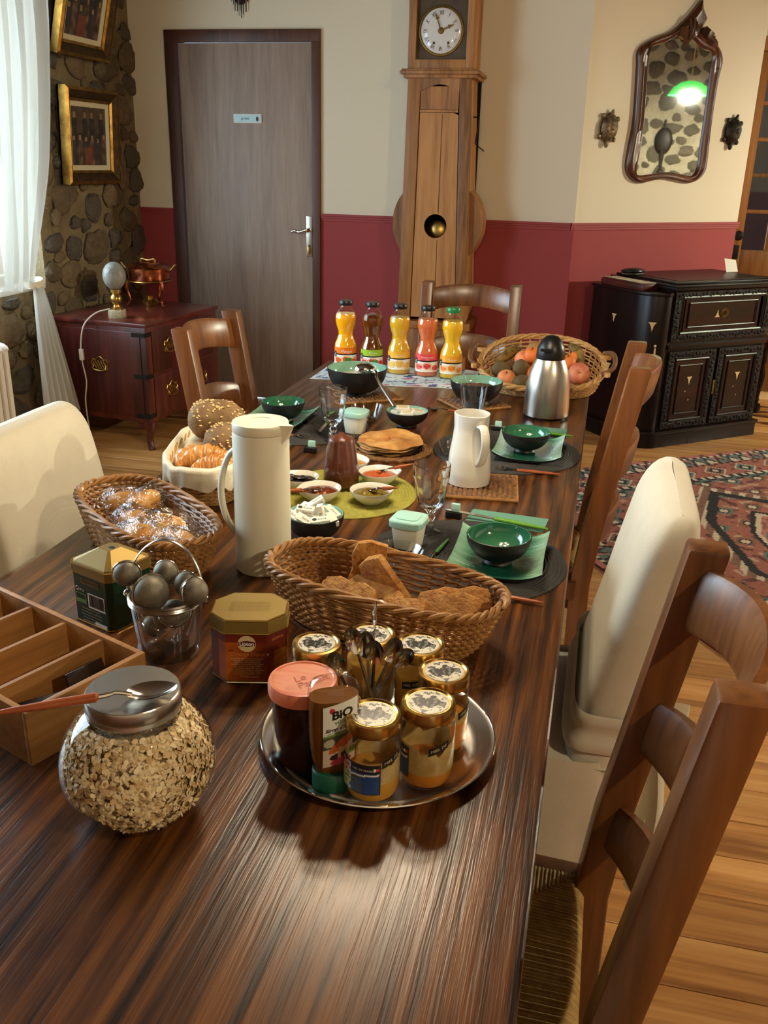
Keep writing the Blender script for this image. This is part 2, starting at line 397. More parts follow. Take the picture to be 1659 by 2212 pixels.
plain('oat_dark', rgb(228,198,146), 0.8, col2=rgb(206,172,118), scale=90)
plain('oat_mass', rgb(176,146,96), 0.85, col2=rgb(120,92,56), scale=110, bump=1.0, bscale=150, bdist=0.01)
plain('plaster_ceiling', rgb(92,72,52), 0.8, col2=rgb(70,52,38), scale=5, stretch=(8,0.5,1))
plain('radiator_paint', rgb(226,218,206), 0.45)
plain('brass_gilt', rgb(178,136,62), 0.35, 0.9, col2=rgb(120,84,34), scale=20)
plain('gilt_dark', rgb(88,62,28), 0.5, 0.6, col2=rgb(50,34,16), scale=40, bump=0.8, bscale=80, bdist=0.006)
plain('linen_mount', rgb(206,194,160), 0.85)
plain('clock_plate', rgb(88,72,54), 0.55, 0.4, col2=rgb(66,52,38), scale=16)
plain('enamel', rgb(226,222,216), 0.15, coat=0.4)
plain('marble', rgb(206,196,170), 0.3, col2=rgb(150,130,96), scale=24)
plain('frosted_globe', rgb(150,150,142), 0.35, col2=rgb(120,120,112), scale=30, bump=0.8, bscale=40, bdist=0.006)
plain('cord', rgb(206,196,180), 0.6)
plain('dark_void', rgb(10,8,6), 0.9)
plain('tinsel_green', rgb(40,62,48), 0.4, col2=rgb(24,40,30), scale=30)
plain('tinsel_silver', rgb(180,188,178), 0.3, 0.6)
plain('wine_red', rgb(86,22,26), 0.5)
plain('wallpaper_sign', rgb(176,214,220), 0.3)
plain('inlay_pearl', rgb(206,176,120), 0.35)
plain('turtle_bronze', rgb(150,128,98), 0.35, 0.6, col2=rgb(58,44,30), scale=60, bump=1.0, bscale=70, bdist=0.006)
plain('turtle_dark', rgb(58,50,38), 0.45, 0.5, col2=rgb(34,28,22), scale=40, bump=0.8, bscale=50, bdist=0.006)
plain('mortar_tan', rgb(134,116,84), 0.95, col2=rgb(106,90,64), scale=6, bump=1.0, bscale=12, bdist=0.03)
plain('stone_a', rgb(112,94,68), 0.85, col2=rgb(84,70,52), scale=3, bump=0.6, bscale=5, bdist=0.02)
plain('stone_b', rgb(128,108,78), 0.85, col2=rgb(98,80,58), scale=3, bump=0.6, bscale=5, bdist=0.02)
plain('stone_c', rgb(100,88,74), 0.85, col2=rgb(74,66,56), scale=3, bump=0.6, bscale=5, bdist=0.02)
plain('mortar_pale', rgb(150,144,124), 0.95, col2=rgb(128,120,100), scale=8, bump=0.8, bscale=20, bdist=0.02)
plain('stone_pale', rgb(104,98,82), 0.85, col2=rgb(76,70,58), scale=9, bump=0.8, bscale=16, bdist=0.02)
MATS['table_oak'].node_tree.nodes['Principled BSDF'].inputs['Specular IOR Level'].default_value = 0.5
for nm_ in ('rosewood','rosewood_panel','carved_dark'): MATS[nm_].node_tree.nodes['Principled BSDF'].inputs['Specular IOR Level'].default_value = 0.25
plain('green_shade', rgb(40,170,70), 0.2, coat=0.5)
printed('print', 0.45); printed('print_gloss', 0.25, coat=0.3); printed('print_rug', 0.95); printed('print_canvas', 0.6); printed('print_tin', 0.32, coat=0.4)
glass_thin('jar_glass', (1,1,1,1), (0.86,0.88,0.86,1), 1.0); glass_thin('dish_glass', (0.97,0.98,0.98,1), (0.5,0.56,0.58,1), 1.6); glass_thin('window_glass', (1,1,1,1), (0.9,0.95,0.95,1), 0.8)
plain('clear_glass', (0.96,0.98,0.97,1), 0.0, trans=1.0, ior=1.45)
glass_thin('goblet_glass', (0.985,0.99,0.99,1), (0.72,0.75,0.75,1), 2.0)
glass_thin('agave_glass', (0.95,0.93,0.88,1), (0.6,0.5,0.4,1), 1.2)
glass_thin('globe_glass', (0.6,0.6,0.58,1), (0.3,0.3,0.3,1), 1.5, 0.2)
cellophane('cellophane')
def juice(name, c): 
    m = plain(name, c, 0.08, coat=0.8, sss=0.15); return m
juice('juice_mango', rgb(252,178,16)); juice('juice_apple', rgb(96,46,8)); juice('juice_pine', rgb(224,176,44)); juice('juice_grape', rgb(214,112,66)); juice('juice_orange', rgb(240,190,36))
def two_tone(name, up, low, zcut):
    m, nt, b = newmat(name); b.inputs['Roughness'].default_value = 0.75
    g = nt.nodes.new('ShaderNodeNewGeometry'); s = nt.nodes.new('ShaderNodeSeparateXYZ'); nt.links.new(g.outputs['Position'], s.inputs[0])
    c = nt.nodes.new('ShaderNodeMath'); c.operation = 'GREATER_THAN'; c.inputs[1].default_value = zcut; nt.links.new(s.outputs['Z'], c.inputs[0])
    mx = nt.nodes.new('ShaderNodeMix'); mx.data_type = 'RGBA'; mx.inputs[6].default_value = low; mx.inputs[7].default_value = up; nt.links.new(c.outputs[0], mx.inputs[0])
    nt.links.new(mx.outputs[2], b.inputs['Base Color'])
    n = noisen(nt, coords(nt), 60, 4); bumpn(nt, b, n.outputs['Fac'], 0.15, 0.003)
RAIL_Z = 1.135
two_tone('wall_paint', rgb(222,212,188), rgb(152,58,58), RAIL_Z)
plain('rail_red', rgb(152,56,56), 0.6)
def sheer(name):
    m = bpy.data.materials.new(name); m.use_nodes = True; nt = m.node_tree; nt.nodes.clear(); MATS[name] = m
    out = nt.nodes.new('ShaderNodeOutputMaterial'); d = nt.nodes.new('ShaderNodeBsdfDiffuse'); t = nt.nodes.new('ShaderNodeBsdfTranslucent'); tr = nt.nodes.new('ShaderNodeBsdfTransparent')
    d.inputs['Color'].default_value = rgb(232,228,216); t.inputs['Color'].default_value = rgb(122,122,116)
    a = nt.nodes.new('ShaderNodeMixShader'); a.inputs[0].default_value = 0.42; nt.links.new(d.outputs[0], a.inputs[1]); nt.links.new(t.outputs[0], a.inputs[2])
    b = nt.nodes.new('ShaderNodeMixShader'); b.inputs[0].default_value = 0.12; nt.links.new(a.outputs[0], b.inputs[1]); nt.links.new(tr.outputs[0], b.inputs[2])
    nt.links.new(b.outputs[0], out.inputs['Surface'])
sheer('sheer_curtain')
m, nt, b = newmat('mirror_silver'); b.inputs['Base Color'].default_value = (0.78,0.8,0.78,1); b.inputs['Metallic'].default_value = 1.0; b.inputs['Roughness'].default_value = 0.02
emis('bulb_glow', (1.0, 0.72, 0.38, 1), 30.0)
m, nt, b = newmat('shade_glow'); b.inputs['Base Color'].default_value = rgb(40,190,70); b.inputs['Roughness'].default_value = 0.2; b.inputs['Transmission Weight'].default_value = 0.0
b.inputs['Emission Color'].default_value = (0.03, 0.9, 0.08, 1); b.inputs['Emission Strength'].default_value = 0.9

# ================================================================ setting
XL, XR, YB, YF, ZC = -2.8, 6.0, -2.4, 5.35, 2.75
YFAR = 6.4
AX, AY = -0.209, 5.35; AANG = R(39.1); AU = Vector((math.cos(AANG), math.sin(AANG), 0)); AN = Vector((math.sin(AANG), -math.cos(AANG), 0)); ALEN = 1.2425
fl = struct('floor', MB().bb(XL-0.2, XR+0.2, YB-0.2, YFAR+1.2, -0.12, -0.022), "floor_pine")
plank_meshes = []
for L in (2.3, 1.7, 1.1): plank_meshes.append((L, MB().bb(0.0015, L-0.0015, 0.0012, 0.1288, -0.022, 0.0).mesh('plank', 0.0012, 40, 1)))
y = YB; row = 0
while y < YFAR + 0.1:
    x = XL - rnd.random()*0.9
    while x < 3.4:
        L, me = plank_meshes[rnd.choice((0, 0, 1, 1, 2))]
        if y > 0.3 and x + L > XL and x < 2.4 or (row % 1 == 0):
            o = obj('plank', me, 'floor_pine', fl, loc=(x, y, 0))
        x += L
    y += 0.13; row += 1
struct('ceiling', MB().bb(XL-0.2, XR+0.2, YB-0.2, YFAR+1.2, ZC, ZC+0.1), 'plaster_ceiling')
# back wall with the door opening
DX0, DX1, DZ = -2.575, -1.648, 2.10
wb = MB().bb(XL-0.3, DX0, YF, YF+0.2, -0.05, ZC); wb.bb(DX1, AX+0.02, YF, YF+0.2, -0.05, ZC); wb.bb(DX0, DX1, YF, YF+0.2, DZ, ZC)
struct('wall_back', wb, 'wall_paint', smooth=0)
wa = MB(); P0 = Vector((AX, AY, 0)); P1 = P0 + AU*ALEN
q = [P0, P1, P1-AN*0.25, P0-AN*0.16]
wa.prism([(p.x, p.y) for p in q], -0.05, ZC); struct('wall_angled', wa, 'wall_paint', smooth=0)
# red dado rails, stepped profile
def rail(name, a, b, n):
    mb = MB(); a = Vector(a); b = Vector(b); n = Vector(n)
    for z0, z1, d in ((-0.008, 0.004, 0.016), (-0.020, -0.0095, 0.012), (-0.034, -0.0215, 0.008)):
        vs = [a+Vector((0,0,z0)), b+Vector((0,0,z0)), b+n*d+Vector((0,0,z0)), a+n*d+Vector((0,0,z0))]
        mb.add(vs+[v+Vector((0,0,z1-z0)) for v in vs], [(3,2,1,0),(4,5,6,7),(0,1,5,4),(1,2,6,5),(2,3,7,6),(3,0,4,7)])
    struct(name, mb, 'rail_red', smooth=0)
rail('trim_1', (XL, YF, RAIL_Z), (DX0-0.002, YF, RAIL_Z), (0,-1,0))
rail('trim_2', (DX1+0.002, YF, RAIL_Z), (AX, YF, RAIL_Z), (0,-1,0))
rail('trim_3', tuple(P0+Vector((0,0,RAIL_Z))), tuple(P1+AU*0.008+Vector((0,0,RAIL_Z))), AN)
# far wall with the glazed door, to the right of the angled wall
GX0, GX1 = 0.70, 1.62
wf = MB().bb(0.0, GX0, YFAR, YFAR+0.15, -0.05, ZC); wf.bb(GX1, XR, YFAR, YFAR+0.15, -0.05, ZC); wf.bb(GX0, GX1, YFAR, YFAR+0.15, 2.18, ZC)
struct('wall_far', wf, 'wall_paint', smooth=0)
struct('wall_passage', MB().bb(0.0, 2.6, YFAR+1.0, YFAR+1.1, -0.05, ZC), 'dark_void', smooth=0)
struct('wall_front', MB().bb(XL-0.3, XR+0.2, YB-0.2, YB, -0.05, ZC), 'wall_paint', smooth=0)
d2 = thing('door_2', '', '', (GX0, YFAR+0.02, 0)); del d2['label']; del d2['category']; d2['kind'] = 'structure'
W2 = GX1-GX0
obj('door_frame', MB().bb(0,0.075,-0.03,0.06,0,2.18).bb(W2-0.085,W2,-0.03,0.06,0,2.18).bb(0.085,W2-0.085,-0.03,0.06,2.10,2.18), 'honey_door', d2, bevel=0.004)
obj('door_stile', MB().bb(0.077,0.135,-0.012,0.035,0.03,2.098), 'honey_door', d2, bevel=0.004)
lk = obj('lock_plate', MB().bb(0.082,0.122,-0.032,-0.012,0.90,0.985), 'iron_dark', d2, bevel=0.004); obj('door_knob', MB().lathe([(0,0.062),(0.02,0.058),(0.03,0.045),(0.026,0.03),(0.012,0.022),(0.010,0.0)],20,M=Matrix.Rotation(PI/2,3,'X'),c=(0.104,-0.012,1.045)), 'iron_dark', lk)
obj('bottom_rail', MB().bb(0.085,W2-0.085,-0.01,0.03,0.80,0.955), 'honey_door', d2, bevel=0.004)
obj('lower_panel', MB().bb(0.085,W2-0.085,0.0,0.02,0.05,0.80), 'honey_door', d2)
xs = [0.135, 0.29, 0.465, 0.655, W2-0.085]; zs = [0.955, 1.19, 1.405, 1.612, 1.815, 2.10]
for x in xs[1:-1]: obj('muntin', MB().bb(x-0.012,x+0.012,-0.008,0.028,0.955,2.10), 'honey_door', d2, bevel=0.003)
for z in zs[1:-1]: obj('muntin', MB().bb(0.085,W2-0.085,-0.008,0.028,z-0.011,z+0.011), 'honey_door', d2, bevel=0.003)
for i in range(4):
    for k in range(5): obj('pane', MB().bb(xs[i],xs[i+1],0.008,0.012,zs[k],zs[k+1]), 'window_glass', d2)
# stone walls: rubble stones set in mortar, every stone its own piece
WY0, WY1, WZ0, WZ1 = 1.0, 4.27, 0.78, 2.35
def lumpy(seed, flat):
    r2 = random.Random(seed); mb = MB()
    mb.ball((0,0,0), (1,1,1), 11, 7, disp=lambda d: 0.92+0.42*mnoise.noise(d*1.2+Vector((seed*3.1,1,2)))+0.2*mnoise.noise(d*2.9+Vector((seed,5,1))))
    return mb.mesh('stone', 0, 50)
STONES = [[lumpy(s*3+k, 1) for s in range(4)] for k in range(3)]
def stone_wall(parent, X, sgn, y0, y1, z0, z1, mats, size, seed, holes=(), maxn=170):
    r2 = random.Random(seed); placed = []; n = 0
    for t in range(6000):
        big = 1.0 if t < 500 else (0.75 if t < 1800 else 0.5)
        ry = size*r2.uniform(0.75,1.35)*big; rz = size*r2.uniform(0.55,0.95)*big
        y = r2.uniform(y0, y1); z = r2.uniform(z0, z1)
        if any(h[0]-ry*0.5 < y < h[1]+ry*0.5 and h[2]-rz*0.5 < z < h[3]+rz*0.5 for h in holes): continue
        if any(((y-a)/(ry+c)*1.02)**2+((z-b)/(rz+d)*1.02)**2 < 1.0 for a, b, c, d in placed): continue
        placed.append((y, z, ry, rz)); k = r2.randrange(3)
        me = STONES[k][r2.randrange(4)]
        key = (me.name, mats[k])
        if key not in SM:
            m2 = me.copy(); m2.materials.append(MATS[mats[k]]); SM[key] = m2
        o = obj('stone', SM[key], None, parent, loc=(X, y, z), rot=(r2.uniform(-0.35,0.35), 0, 0)); o.scale = (0.018+0.018*r2.random(), ry*1.07, rz*1.07); n += 1
        if n >= maxn: break
SM = {}
wl = MB().bb(XL-0.28, XL, YB-0.2, WY0, -0.05, ZC).bb(XL-0.28, XL, WY1, YF+0.1, -0.05, ZC).bb(XL-0.28, XL, WY0, WY1, -0.05, WZ0).bb(XL-0.28, XL, WY0, WY1, WZ1, ZC)
wleft = struct('wall_left', wl, 'mortar_tan', smooth=0)
stone_wall(wleft, XL+0.004, 1, 3.3, YF-0.03, 0.03, 2.7, ('stone_a','stone_b','stone_c'), 0.105, 3, holes=((WY0,WY1,WZ0,WZ1),), maxn=190)
wr = struct('wall_right', MB().bb(XR, XR+0.2, YB-0.2, YFAR+0.2, -0.05, ZC), 'mortar_pale', smooth=0)
stone_wall(wr, XR-0.004, -1, 3.9, 6.0, 0.6, 2.7, ('stone_pale','stone_c','stone_pale'), 0.095, 11, maxn=150)
# left windows: frame, panes
for wi, (wy0, wy1) in enumerate(((WY0, WY1),)):
    w1 = thing('window_%d' % (wi+1), '', '', (XL-0.16, 0, 0)); del w1['label']; del w1['category']; w1['kind'] = 'structure'
    ym = (wy0+wy1)/2
    fr = MB().bb(-0.03,0.03,wy0,wy0+0.07,WZ0,WZ1).bb(-0.03,0.03,wy1-0.07,wy1,WZ0,WZ1).bb(-0.03,0.03,wy0+0.07,wy1-0.07,WZ0,WZ0+0.07).bb(-0.03,0.03,wy0+0.07,wy1-0.07,WZ1-0.07,WZ1)
    obj('window_frame', fr, 'radiator_paint', w1, bevel=0.004)
    obj('mullion', MB().bb(-0.03,0.03,ym-0.045,ym+0.045,WZ0+0.07,WZ1-0.07), 'radiator_paint', w1, bevel=0.004)
    for a, c in ((wy0+0.07, ym-0.045), (ym+0.045, wy1-0.07)): obj('pane', MB().bb(-0.004,0.0,a,c,WZ0+0.07,WZ1-0.07), 'window_glass', w1)
    obj('window_sill', MB().bb(-0.05,0.16,wy0+0.002,wy1-0.002,WZ0,WZ0+0.03), 'radiator_paint', w1, bevel=0.006)
    pl = bpy.data.lights.new('window_portal', 'AREA'); pl.shape = 'RECTANGLE'; pl.size = WZ1-WZ0; pl.size_y = wy1-wy0; pl.cycles.is_portal = True
    po = bpy.data.objects.new('window_portal', pl); COL.objects.link(po); po.location = (XL-0.24, ym, (WZ0+WZ1)/2); po.rotation_euler = (0, -PI/2, 0)

# door to the private rooms
d1 = thing('door_1', '', '', (0, YF, 0)); del d1['label']; del d1['category']; d1['kind'] = 'structure'
obj('door_leaf', MB().bb(-2.50,-1.70,0.0,0.04,0.006,2.033), 'door_veneer', d1, bevel=0.002)
fm = MB().bb(DX0,-2.503,-0.02,0.10,0,2.036).bb(-1.697,DX1,-0.02,0.10,0,2.036).bb(DX0,DX1,-0.02,0.10,2.036,2.10)
obj('door_frame', fm, 'door_frame', d1, bevel=0.004)
hp = obj('handle_plate', MB().bb(-1.738,-1.703,-0.008,0.0,0.892,1.122), 'steel_brushed', d1, bevel=0.007)
obj('lever_handle', MB().tube(catmull([(-1.720,-0.002,1.045),(-1.720,-0.045,1.045),(-1.735,-0.052,1.043),(-1.770,-0.052,1.034),(-1.795,-0.052,1.040),(-1.815,-0.052,1.034)],4), [0.011]*8+[0.008]*13, 10), 'steel_bright', hp)
obj('keyhole', MB().lathe([(0,0),(0.006,0),(0.006,0.002),(0,0.002)],12,M=Matrix.Rotation(PI/2,3,'X'),c=(-1.720,-0.008,0.955)), 'ink', hp)
kk = thing('key', 'small brass key hanging in the lock of the grey door', 'key', (-1.720, YF-0.011, 0.955))
obj('key_shank', MB().tube([(0,0.004,0),(0,-0.012,0)],0.0025,8), 'brass', kk); obj('key_tag', MB().bb(-0.008,0.008,-0.016,-0.012,-0.052,-0.004), 'brass', kk, bevel=0.003)
sg = thing('door_sign', 'small pale blue sign reading privé on the grey door', 'sign', (-2.087, YF-0.001, 1.644))
obj('sign_plate', MB().bb(-0.086,0.086,-0.006,0,-0.0245,0.0245), 'paper', sg, bevel=0.002)
obj('sign_face', MB().bb(-0.082,0.082,-0.0068,-0.006,-0.020,0.020), 'wallpaper_sign', sg)
text('lettering', 'privé', 0.024, 'ink', sg, lambda x, y: (x-0.014, -0.0074, y))
obj('emblem', MB().ball((0.060,-0.0068,-0.002),(0.008,0.0012,0.013),12,8), 'wine_red', sg)
# ================================================================ lamps (chandelier over the table, green lamp to the right, ceiling lamp)
def point(name, loc, w, col, radius, parent=None):
    l = bpy.data.lights.new(name, 'POINT'); l.energy = w; l.color = col; l.shadow_soft_size = radius
    o = bpy.data.objects.new(name, l); COL.objects.link(o); o.location = loc
    if parent: o.parent = parent
    return o
WARM = (1.0, 0.84, 0.60)
CH = Vector((-0.37, 1.74, 1.86))
ch = thing('chandelier', 'brass five-armed chandelier hanging above the breakfast table', 'lamp', (CH.x, CH.y, CH.z))
obj('stem', MB().tube([(0,0,0.0),(0,0,ZC-CH.z)],0.008,8), 'brass', ch); obj('hub', MB().lathe([(0,-0.02),(0.02,-0.01),(0.03,0.02),(0.02,0.05),(0.008,0.07)],16), 'brass', ch)
obj('ceiling_rose', MB().lathe([(0.008,ZC-CH.z-0.05),(0.05,ZC-CH.z-0.02),(0.055,ZC-CH.z)],20), 'brass', ch)
for i in range(5):
    a = 2*PI*i/5+0.5; d = Vector((math.cos(a), math.sin(a), 0))
    obj('arm', MB().tube(catmull([d*0.02+Vector((0,0,0.02)), d*0.08+Vector((0,0,0.06)), d*0.14+Vector((0,0,0.03)), d*0.15+Vector((0,0,0.0))],4),0.005,6), 'brass', ch)
    obj('socket', MB().lathe([(0,0.0),(0.014,0.0),(0.016,-0.03),(0.012,-0.032)],12,c=d*0.15), 'brass', ch)
    obj('bulb', MB().lathe([(0.010,-0.030),(0.016,-0.038),(0.022,-0.052),(0.018,-0.068),(0,-0.076)],14,c=d*0.15), 'bulb_glow', ch)
    point('bulb_light', d*0.15+Vector((0,0,-0.10)), BULB_W, WARM, 0.03, ch)
GL = Vector((4.0, 5.262, 2.06))
gl = thing('pendant_lamp', 'green glass shaded pendant lamp seen in the mirror', 'lamp', tuple(GL))
obj('shade', MB().lathe([(0.03,0.115),(0.09,0.10),(0.15,0.06),(0.19,0.0),(0.193,-0.004),(0.187,0.0),(0.147,0.055),(0.088,0.094),(0.03,0.109)],40), 'shade_glow', gl)
obj('cord', MB().tube([(0,0,0.11),(0,0,ZC-GL.z)],0.005,6), 'brass', gl); obj('bulb', MB().ball((0,0,0.045),(0.022,0.022,0.03),16,10), 'bulb_glow', gl); obj('holder', MB().lathe([(0,0.12),(0.035,0.118),(0.035,0.06),(0,0.06)],16), 'brass', gl)
point('pendant_light', (0,0,0.004), GREEN_LAMP_W, (1.0, 0.95, 0.74), 0.05, gl)
cl = thing('ceiling_lamp', 'round white ceiling lamp over the rug side of the room', 'lamp', (1.9, -0.2, ZC))
obj('lamp_base', MB().lathe([(0,-0.001),(0.10,-0.001),(0.10,-0.04),(0,-0.04)],24), 'radiator_paint', cl); obj('bulb', MB().ball((0,0,-0.09),0.05,16,10), 'bulb_glow', cl)
point('ceiling_light', (0,0,-0.17), ROOM_LAMP_W, (1.0, 0.84, 0.58), 0.06, cl)

# ================================================================ dining table
TX0, TX1, TY0, TY1, T = -0.948, -0.006, -0.25, 3.172, 0.75
tb = thing('dining_table', 'long dark oak dining table laid for breakfast', 'table', ((TX0+TX1)/2, (TY0+TY1)/2, 0))
hw, hl = (TX1-TX0)/2, (TY1-TY0)/2
obj('tabletop', MB().bb(-hw,hw,-hl,hl,T-0.035,T), 'table_oak', tb, bevel=0.006, segs=3)
obj('apron', MB().bb(-hw+0.10,hw-0.10,-hl+0.12,-hl+0.145,T-0.13,T-0.035).bb(-hw+0.10,hw-0.10,hl-0.145,hl-0.12,T-0.13,T-0.035).bb(-hw+0.10,-hw+0.125,-hl+0.145,hl-0.145,T-0.13,T-0.035).bb(hw-0.125,hw-0.10,-hl+0.145,hl-0.145,T-0.13,T-0.035), 'table_oak', tb)
for sx in (-1, 1):
    for sy in (-1, 1): obj('leg', MB().bb(sx*(hw-0.17)-0.035,sx*(hw-0.17)+0.035,sy*(hl-0.19)-0.035,sy*(hl-0.19)+0.035,0,T-0.035), 'table_oak', tb, bevel=0.006)

# ================================================================ ladder back chairs with rush seats
def ladder_chair():
    t = thing('ladder_back_chair', 'x', 'chair', group='ladder back chairs around the table')
    HX = 0.173
    for s in (-1, 1):
        pts = [(-0.205,0.0),(-0.20,0.44),(-0.215,0.58),(-0.285,1.0)]
        mb = MB(); k = 0
        w, dpt = 0.045, 0.05
        rings = []
        for (yy, zz) in pts: rings.append([(s*HX+i*w/2, yy+j*dpt/2, zz) for i, j in ((-1,-1),(1,-1),(1,1),(-1,1))])
        vs = [p for r_ in rings for p in r_]; fs = [(3,2,1,0), tuple(range(len(vs)-4, len(vs)))]
        for i in range(len(pts)-1):
            for j in range(4): fs.append((i*4+j, i*4+(j+1)%4, i*4+4+(j+1)%4, i*4+4+j))
        mb.add(vs, fs); obj('back_post', mb, 'chair_wood', t, bevel=0.006, segs=2)
        obj('leg', MB().bar((s*0.205,0.19,0),(s*0.205,0.19,0.445),0.042,0.042), 'chair_wood', t, bevel=0.005)
        obj('side_stretcher', MB().bar((s*0.19,-0.19,0.2),(s*0.205,0.18,0.2),0.022,0.03), 'chair_wood', t, bevel=0.004)
        obj('seat_rail', MB().bar((s*0.192,-0.19,0.425),(s*0.212,0.17,0.425),0.03,0.05), 'chair_wood', t, bevel=0.006)
    obj('seat_rail', MB().bb(-0.19,0.19,0.165,0.2,0.40,0.45), 'chair_wood', t, bevel=0.006)
    obj('front_stretcher', MB().bb(-0.19,0.19,0.175,0.2,0.26,0.3), 'chair_wood', t, bevel=0.004)
    def yb(z): return -0.215-(z-0.58)*0.1667
    for (z0, z1, arch) in ((0.885,0.972,0.02),(0.695,0.775,0.028),(0.525,0.60,0.028)):
        mb = MB(); N = 15; TH = 0.022
        def sec(u):
            x = (u*2-1)*(HX-0.005); q = 1-(u*2-1)**2; bow = 0.05*q
            zt = z1+arch*q; zb = z0+arch*1.1*q*(1 if z0 > 0.8 else 0.4)
            out = []
            for k in range(10):
                a = 2*PI*k/10; c, sn = math.cos(a), math.sin(a)
                px = (abs(c)**0.5)*(1 if c > 0 else -1)*TH/2; pzz = (abs(sn)**0.45)*(1 if sn > 0 else -1)
                zz = (zt+zb)/2+pzz*(zt-zb)/2; out.append((x, yb(zz)-bow+px, zz))
            return out
        rs = [sec(i/(N-1)) for i in range(N)]; vs = [p for r_ in rs for p in r_]; fs = [tuple(range(9,-1,-1)), tuple(range((N-1)*10, N*10))]
        for i in range(N-1):
            for j in range(10): fs.append((i*10+j, i*10+(j+1)%10, i*10+10+(j+1)%10, i*10+10+j))
        mb.add(vs, fs); obj('slat', mb, 'chair_wood', t, smooth=50)
    # rush seat: cords wrap each rail, four triangles meeting at the middle
    N = 230
    def rush(u, v):
        a, b2 = u*2-1, v*2-1; w = 0.19+0.02*v; x = a*w; yv = -0.19+v*0.375
        c = b2 if abs(a) > abs(b2) else a; edge = max(abs(a), abs(b2))
        z = 0.452+0.0016*math.cos(c*2*PI*33) + 0.006*(1-edge) - (0.016*max(0, (edge-0.9)/0.1)**2)
        return (x, yv, z)
    rm = MB().grid(rush, N, N)
    obj('rush_seat', rm, 'rush', t, kind='stuff'); obj('seat_underside', MB().bb(-0.19,0.19,-0.18,0.18,0.42,0.436), 'rush', t)
    return t
c0 = ladder_chair(); c0.location = (-0.123, 0.93, 0); c0.rotation_euler = (0,0,PI/2); c0['label'] = 'wooden ladder back chair with rush seat nearest the camera'
dup(c0, (-0.178, 2.345, 0), PI/2, 'wooden ladder back chair beyond the white covered chair on the right')
dup(c0, (-0.812, 2.455, 0), -PI/2, 'wooden ladder back chair on the left beside the bread basket')
dup(c0, (-0.495, 3.312, 0), PI, 'wooden ladder back chair at the far end of the table before the clock')

# ================================================================ white covered chairs
def covered_chair(name_label):
    t = thing('covered_chair', name_label, 'chair', group='chairs in white fabric covers')
    # back: rounded slab leaning backwards, local front is +y
    HW, ZT, ZB = 0.195, 0.93, 0.44
    def back(u, v):
        a = 2*PI*u; c, s = math.cos(a), math.sin(a)
        vv = v
        e = 0.28
        sx = (abs(c)**e)*(1 if c >= 0 else -1); sy = (abs(s)**0.55)*(1 if s >= 0 else -1)
        if vv < 0.82: z = ZB+(ZT-0.075-ZB)*vv/0.82; kx = 1.0; ky = 1.0
        else:
            q = (vv-0.82)/0.18*PI/2; z = ZT-0.075+0.075*math.sin(q); kx = 1-0.20*(1-math.cos(q)); ky = max(0.0, math.cos(q))**0.6 if q < 1.56 else 0.0
            if v >= 0.999: kx, ky = 0.80, 0.0
        th = 0.052-0.006*vv
        yc = -0.195-(z-0.44)*0.20
        wob = 0.003*mnoise.noise(Vector((sx*3, z*6, sy)))
        return (sx*(HW*kx+wob), yc+sy*th*ky+wob, z)
    mb = MB().grid(back, 56, 40, cu=True)
    obj('back_cover', mb, 'white_cotton', t, smooth=80)
    # seat cover and skirt
    def skirt(u, v):
        a = 2*PI*u; c, s = math.cos(a), math.sin(a)
        sx = (abs(c)**0.25)*(1 if c >= 0 else -1); sy = (abs(s)**0.25)*(1 if s >= 0 else -1)
        z = 0.46*(1-v)+0.02
        k = 1+0.03*v+0.018*v*math.sin(a*14)
        return (sx*0.205*k, -0.015+sy*0.235*k, z)
    sk = MB().grid(skirt, 96, 14, cu=True)
    obj('skirt', sk, 'white_cotton', t, smooth=60)
    top = MB(); top.grid(lambda u, v: ((u*2-1)*0.2, -0.24+v*0.45, 0.468+0.022*(1-(u*2-1)**4)*(1-(v*2-1)**4)), 16, 16); obj('seat_cover', top, 'white_cotton', t, smooth=60)
    # sash with a bow behind
    def sash(u, v):
        a = 2*PI*u; c, s = math.cos(a), math.sin(a); sx = (abs(c)**0.28)*(1 if c >= 0 else -1); sy = (abs(s)**0.5)*(1 if s >= 0 else -1)
        z = 0.50+0.075*v; yc = -0.195-(z-0.44)*0.20
        w = 0.006+0.004*math.sin(v*PI*3)
        return (sx*(HW+w), yc+sy*(0.055+w), z)
    obj('sash', MB().grid(sash, 64, 8, cu=True), 'white_cotton', t, smooth=70)
    for s in (-1, 1):
        lp = MB().grid(lambda u, v: (-0.10+s*0.02+s*(0.075*math.sin(u*PI)), -0.285-0.055*math.sin(u*PI*2)-0.01, 0.555+0.05*(v-0.5)*(0.4+math.sin(u*PI))+0.03*math.sin(u*PI)), 14, 6)
        obj('bow_loop', lp, 'white_cotton', t, smooth=70)
        rb = MB().grid(lambda u, v: (-0.10+s*(0.015+0.05*u)+(v-0.5)*0.05, -0.295-0.03*math.sin(u*3)-0.012*math.sin(v*6), 0.55-0.36*u), 14, 6)
        obj('ribbon', rb, 'white_cotton', t, smooth=70)
    obj('bow_knot', MB().ball((-0.10,-0.285,0.55),(0.025,0.018,0.028),12,8), 'white_cotton', t)
    return t
w0 = covered_chair('white covered chair on the right with a bow tied at its back'); w0.location = (-0.135, 1.55, 0); w0.rotation_euler = (0,0,PI/2)
dup(w0, (-0.135, 0.285, 0), PI/2, 'white covered chair whose rounded top just shows at the bottom edge')
dup(w0, (-0.83, 1.565, 0), -PI/2, 'white covered chair on the left side of the table by the pastry basket')

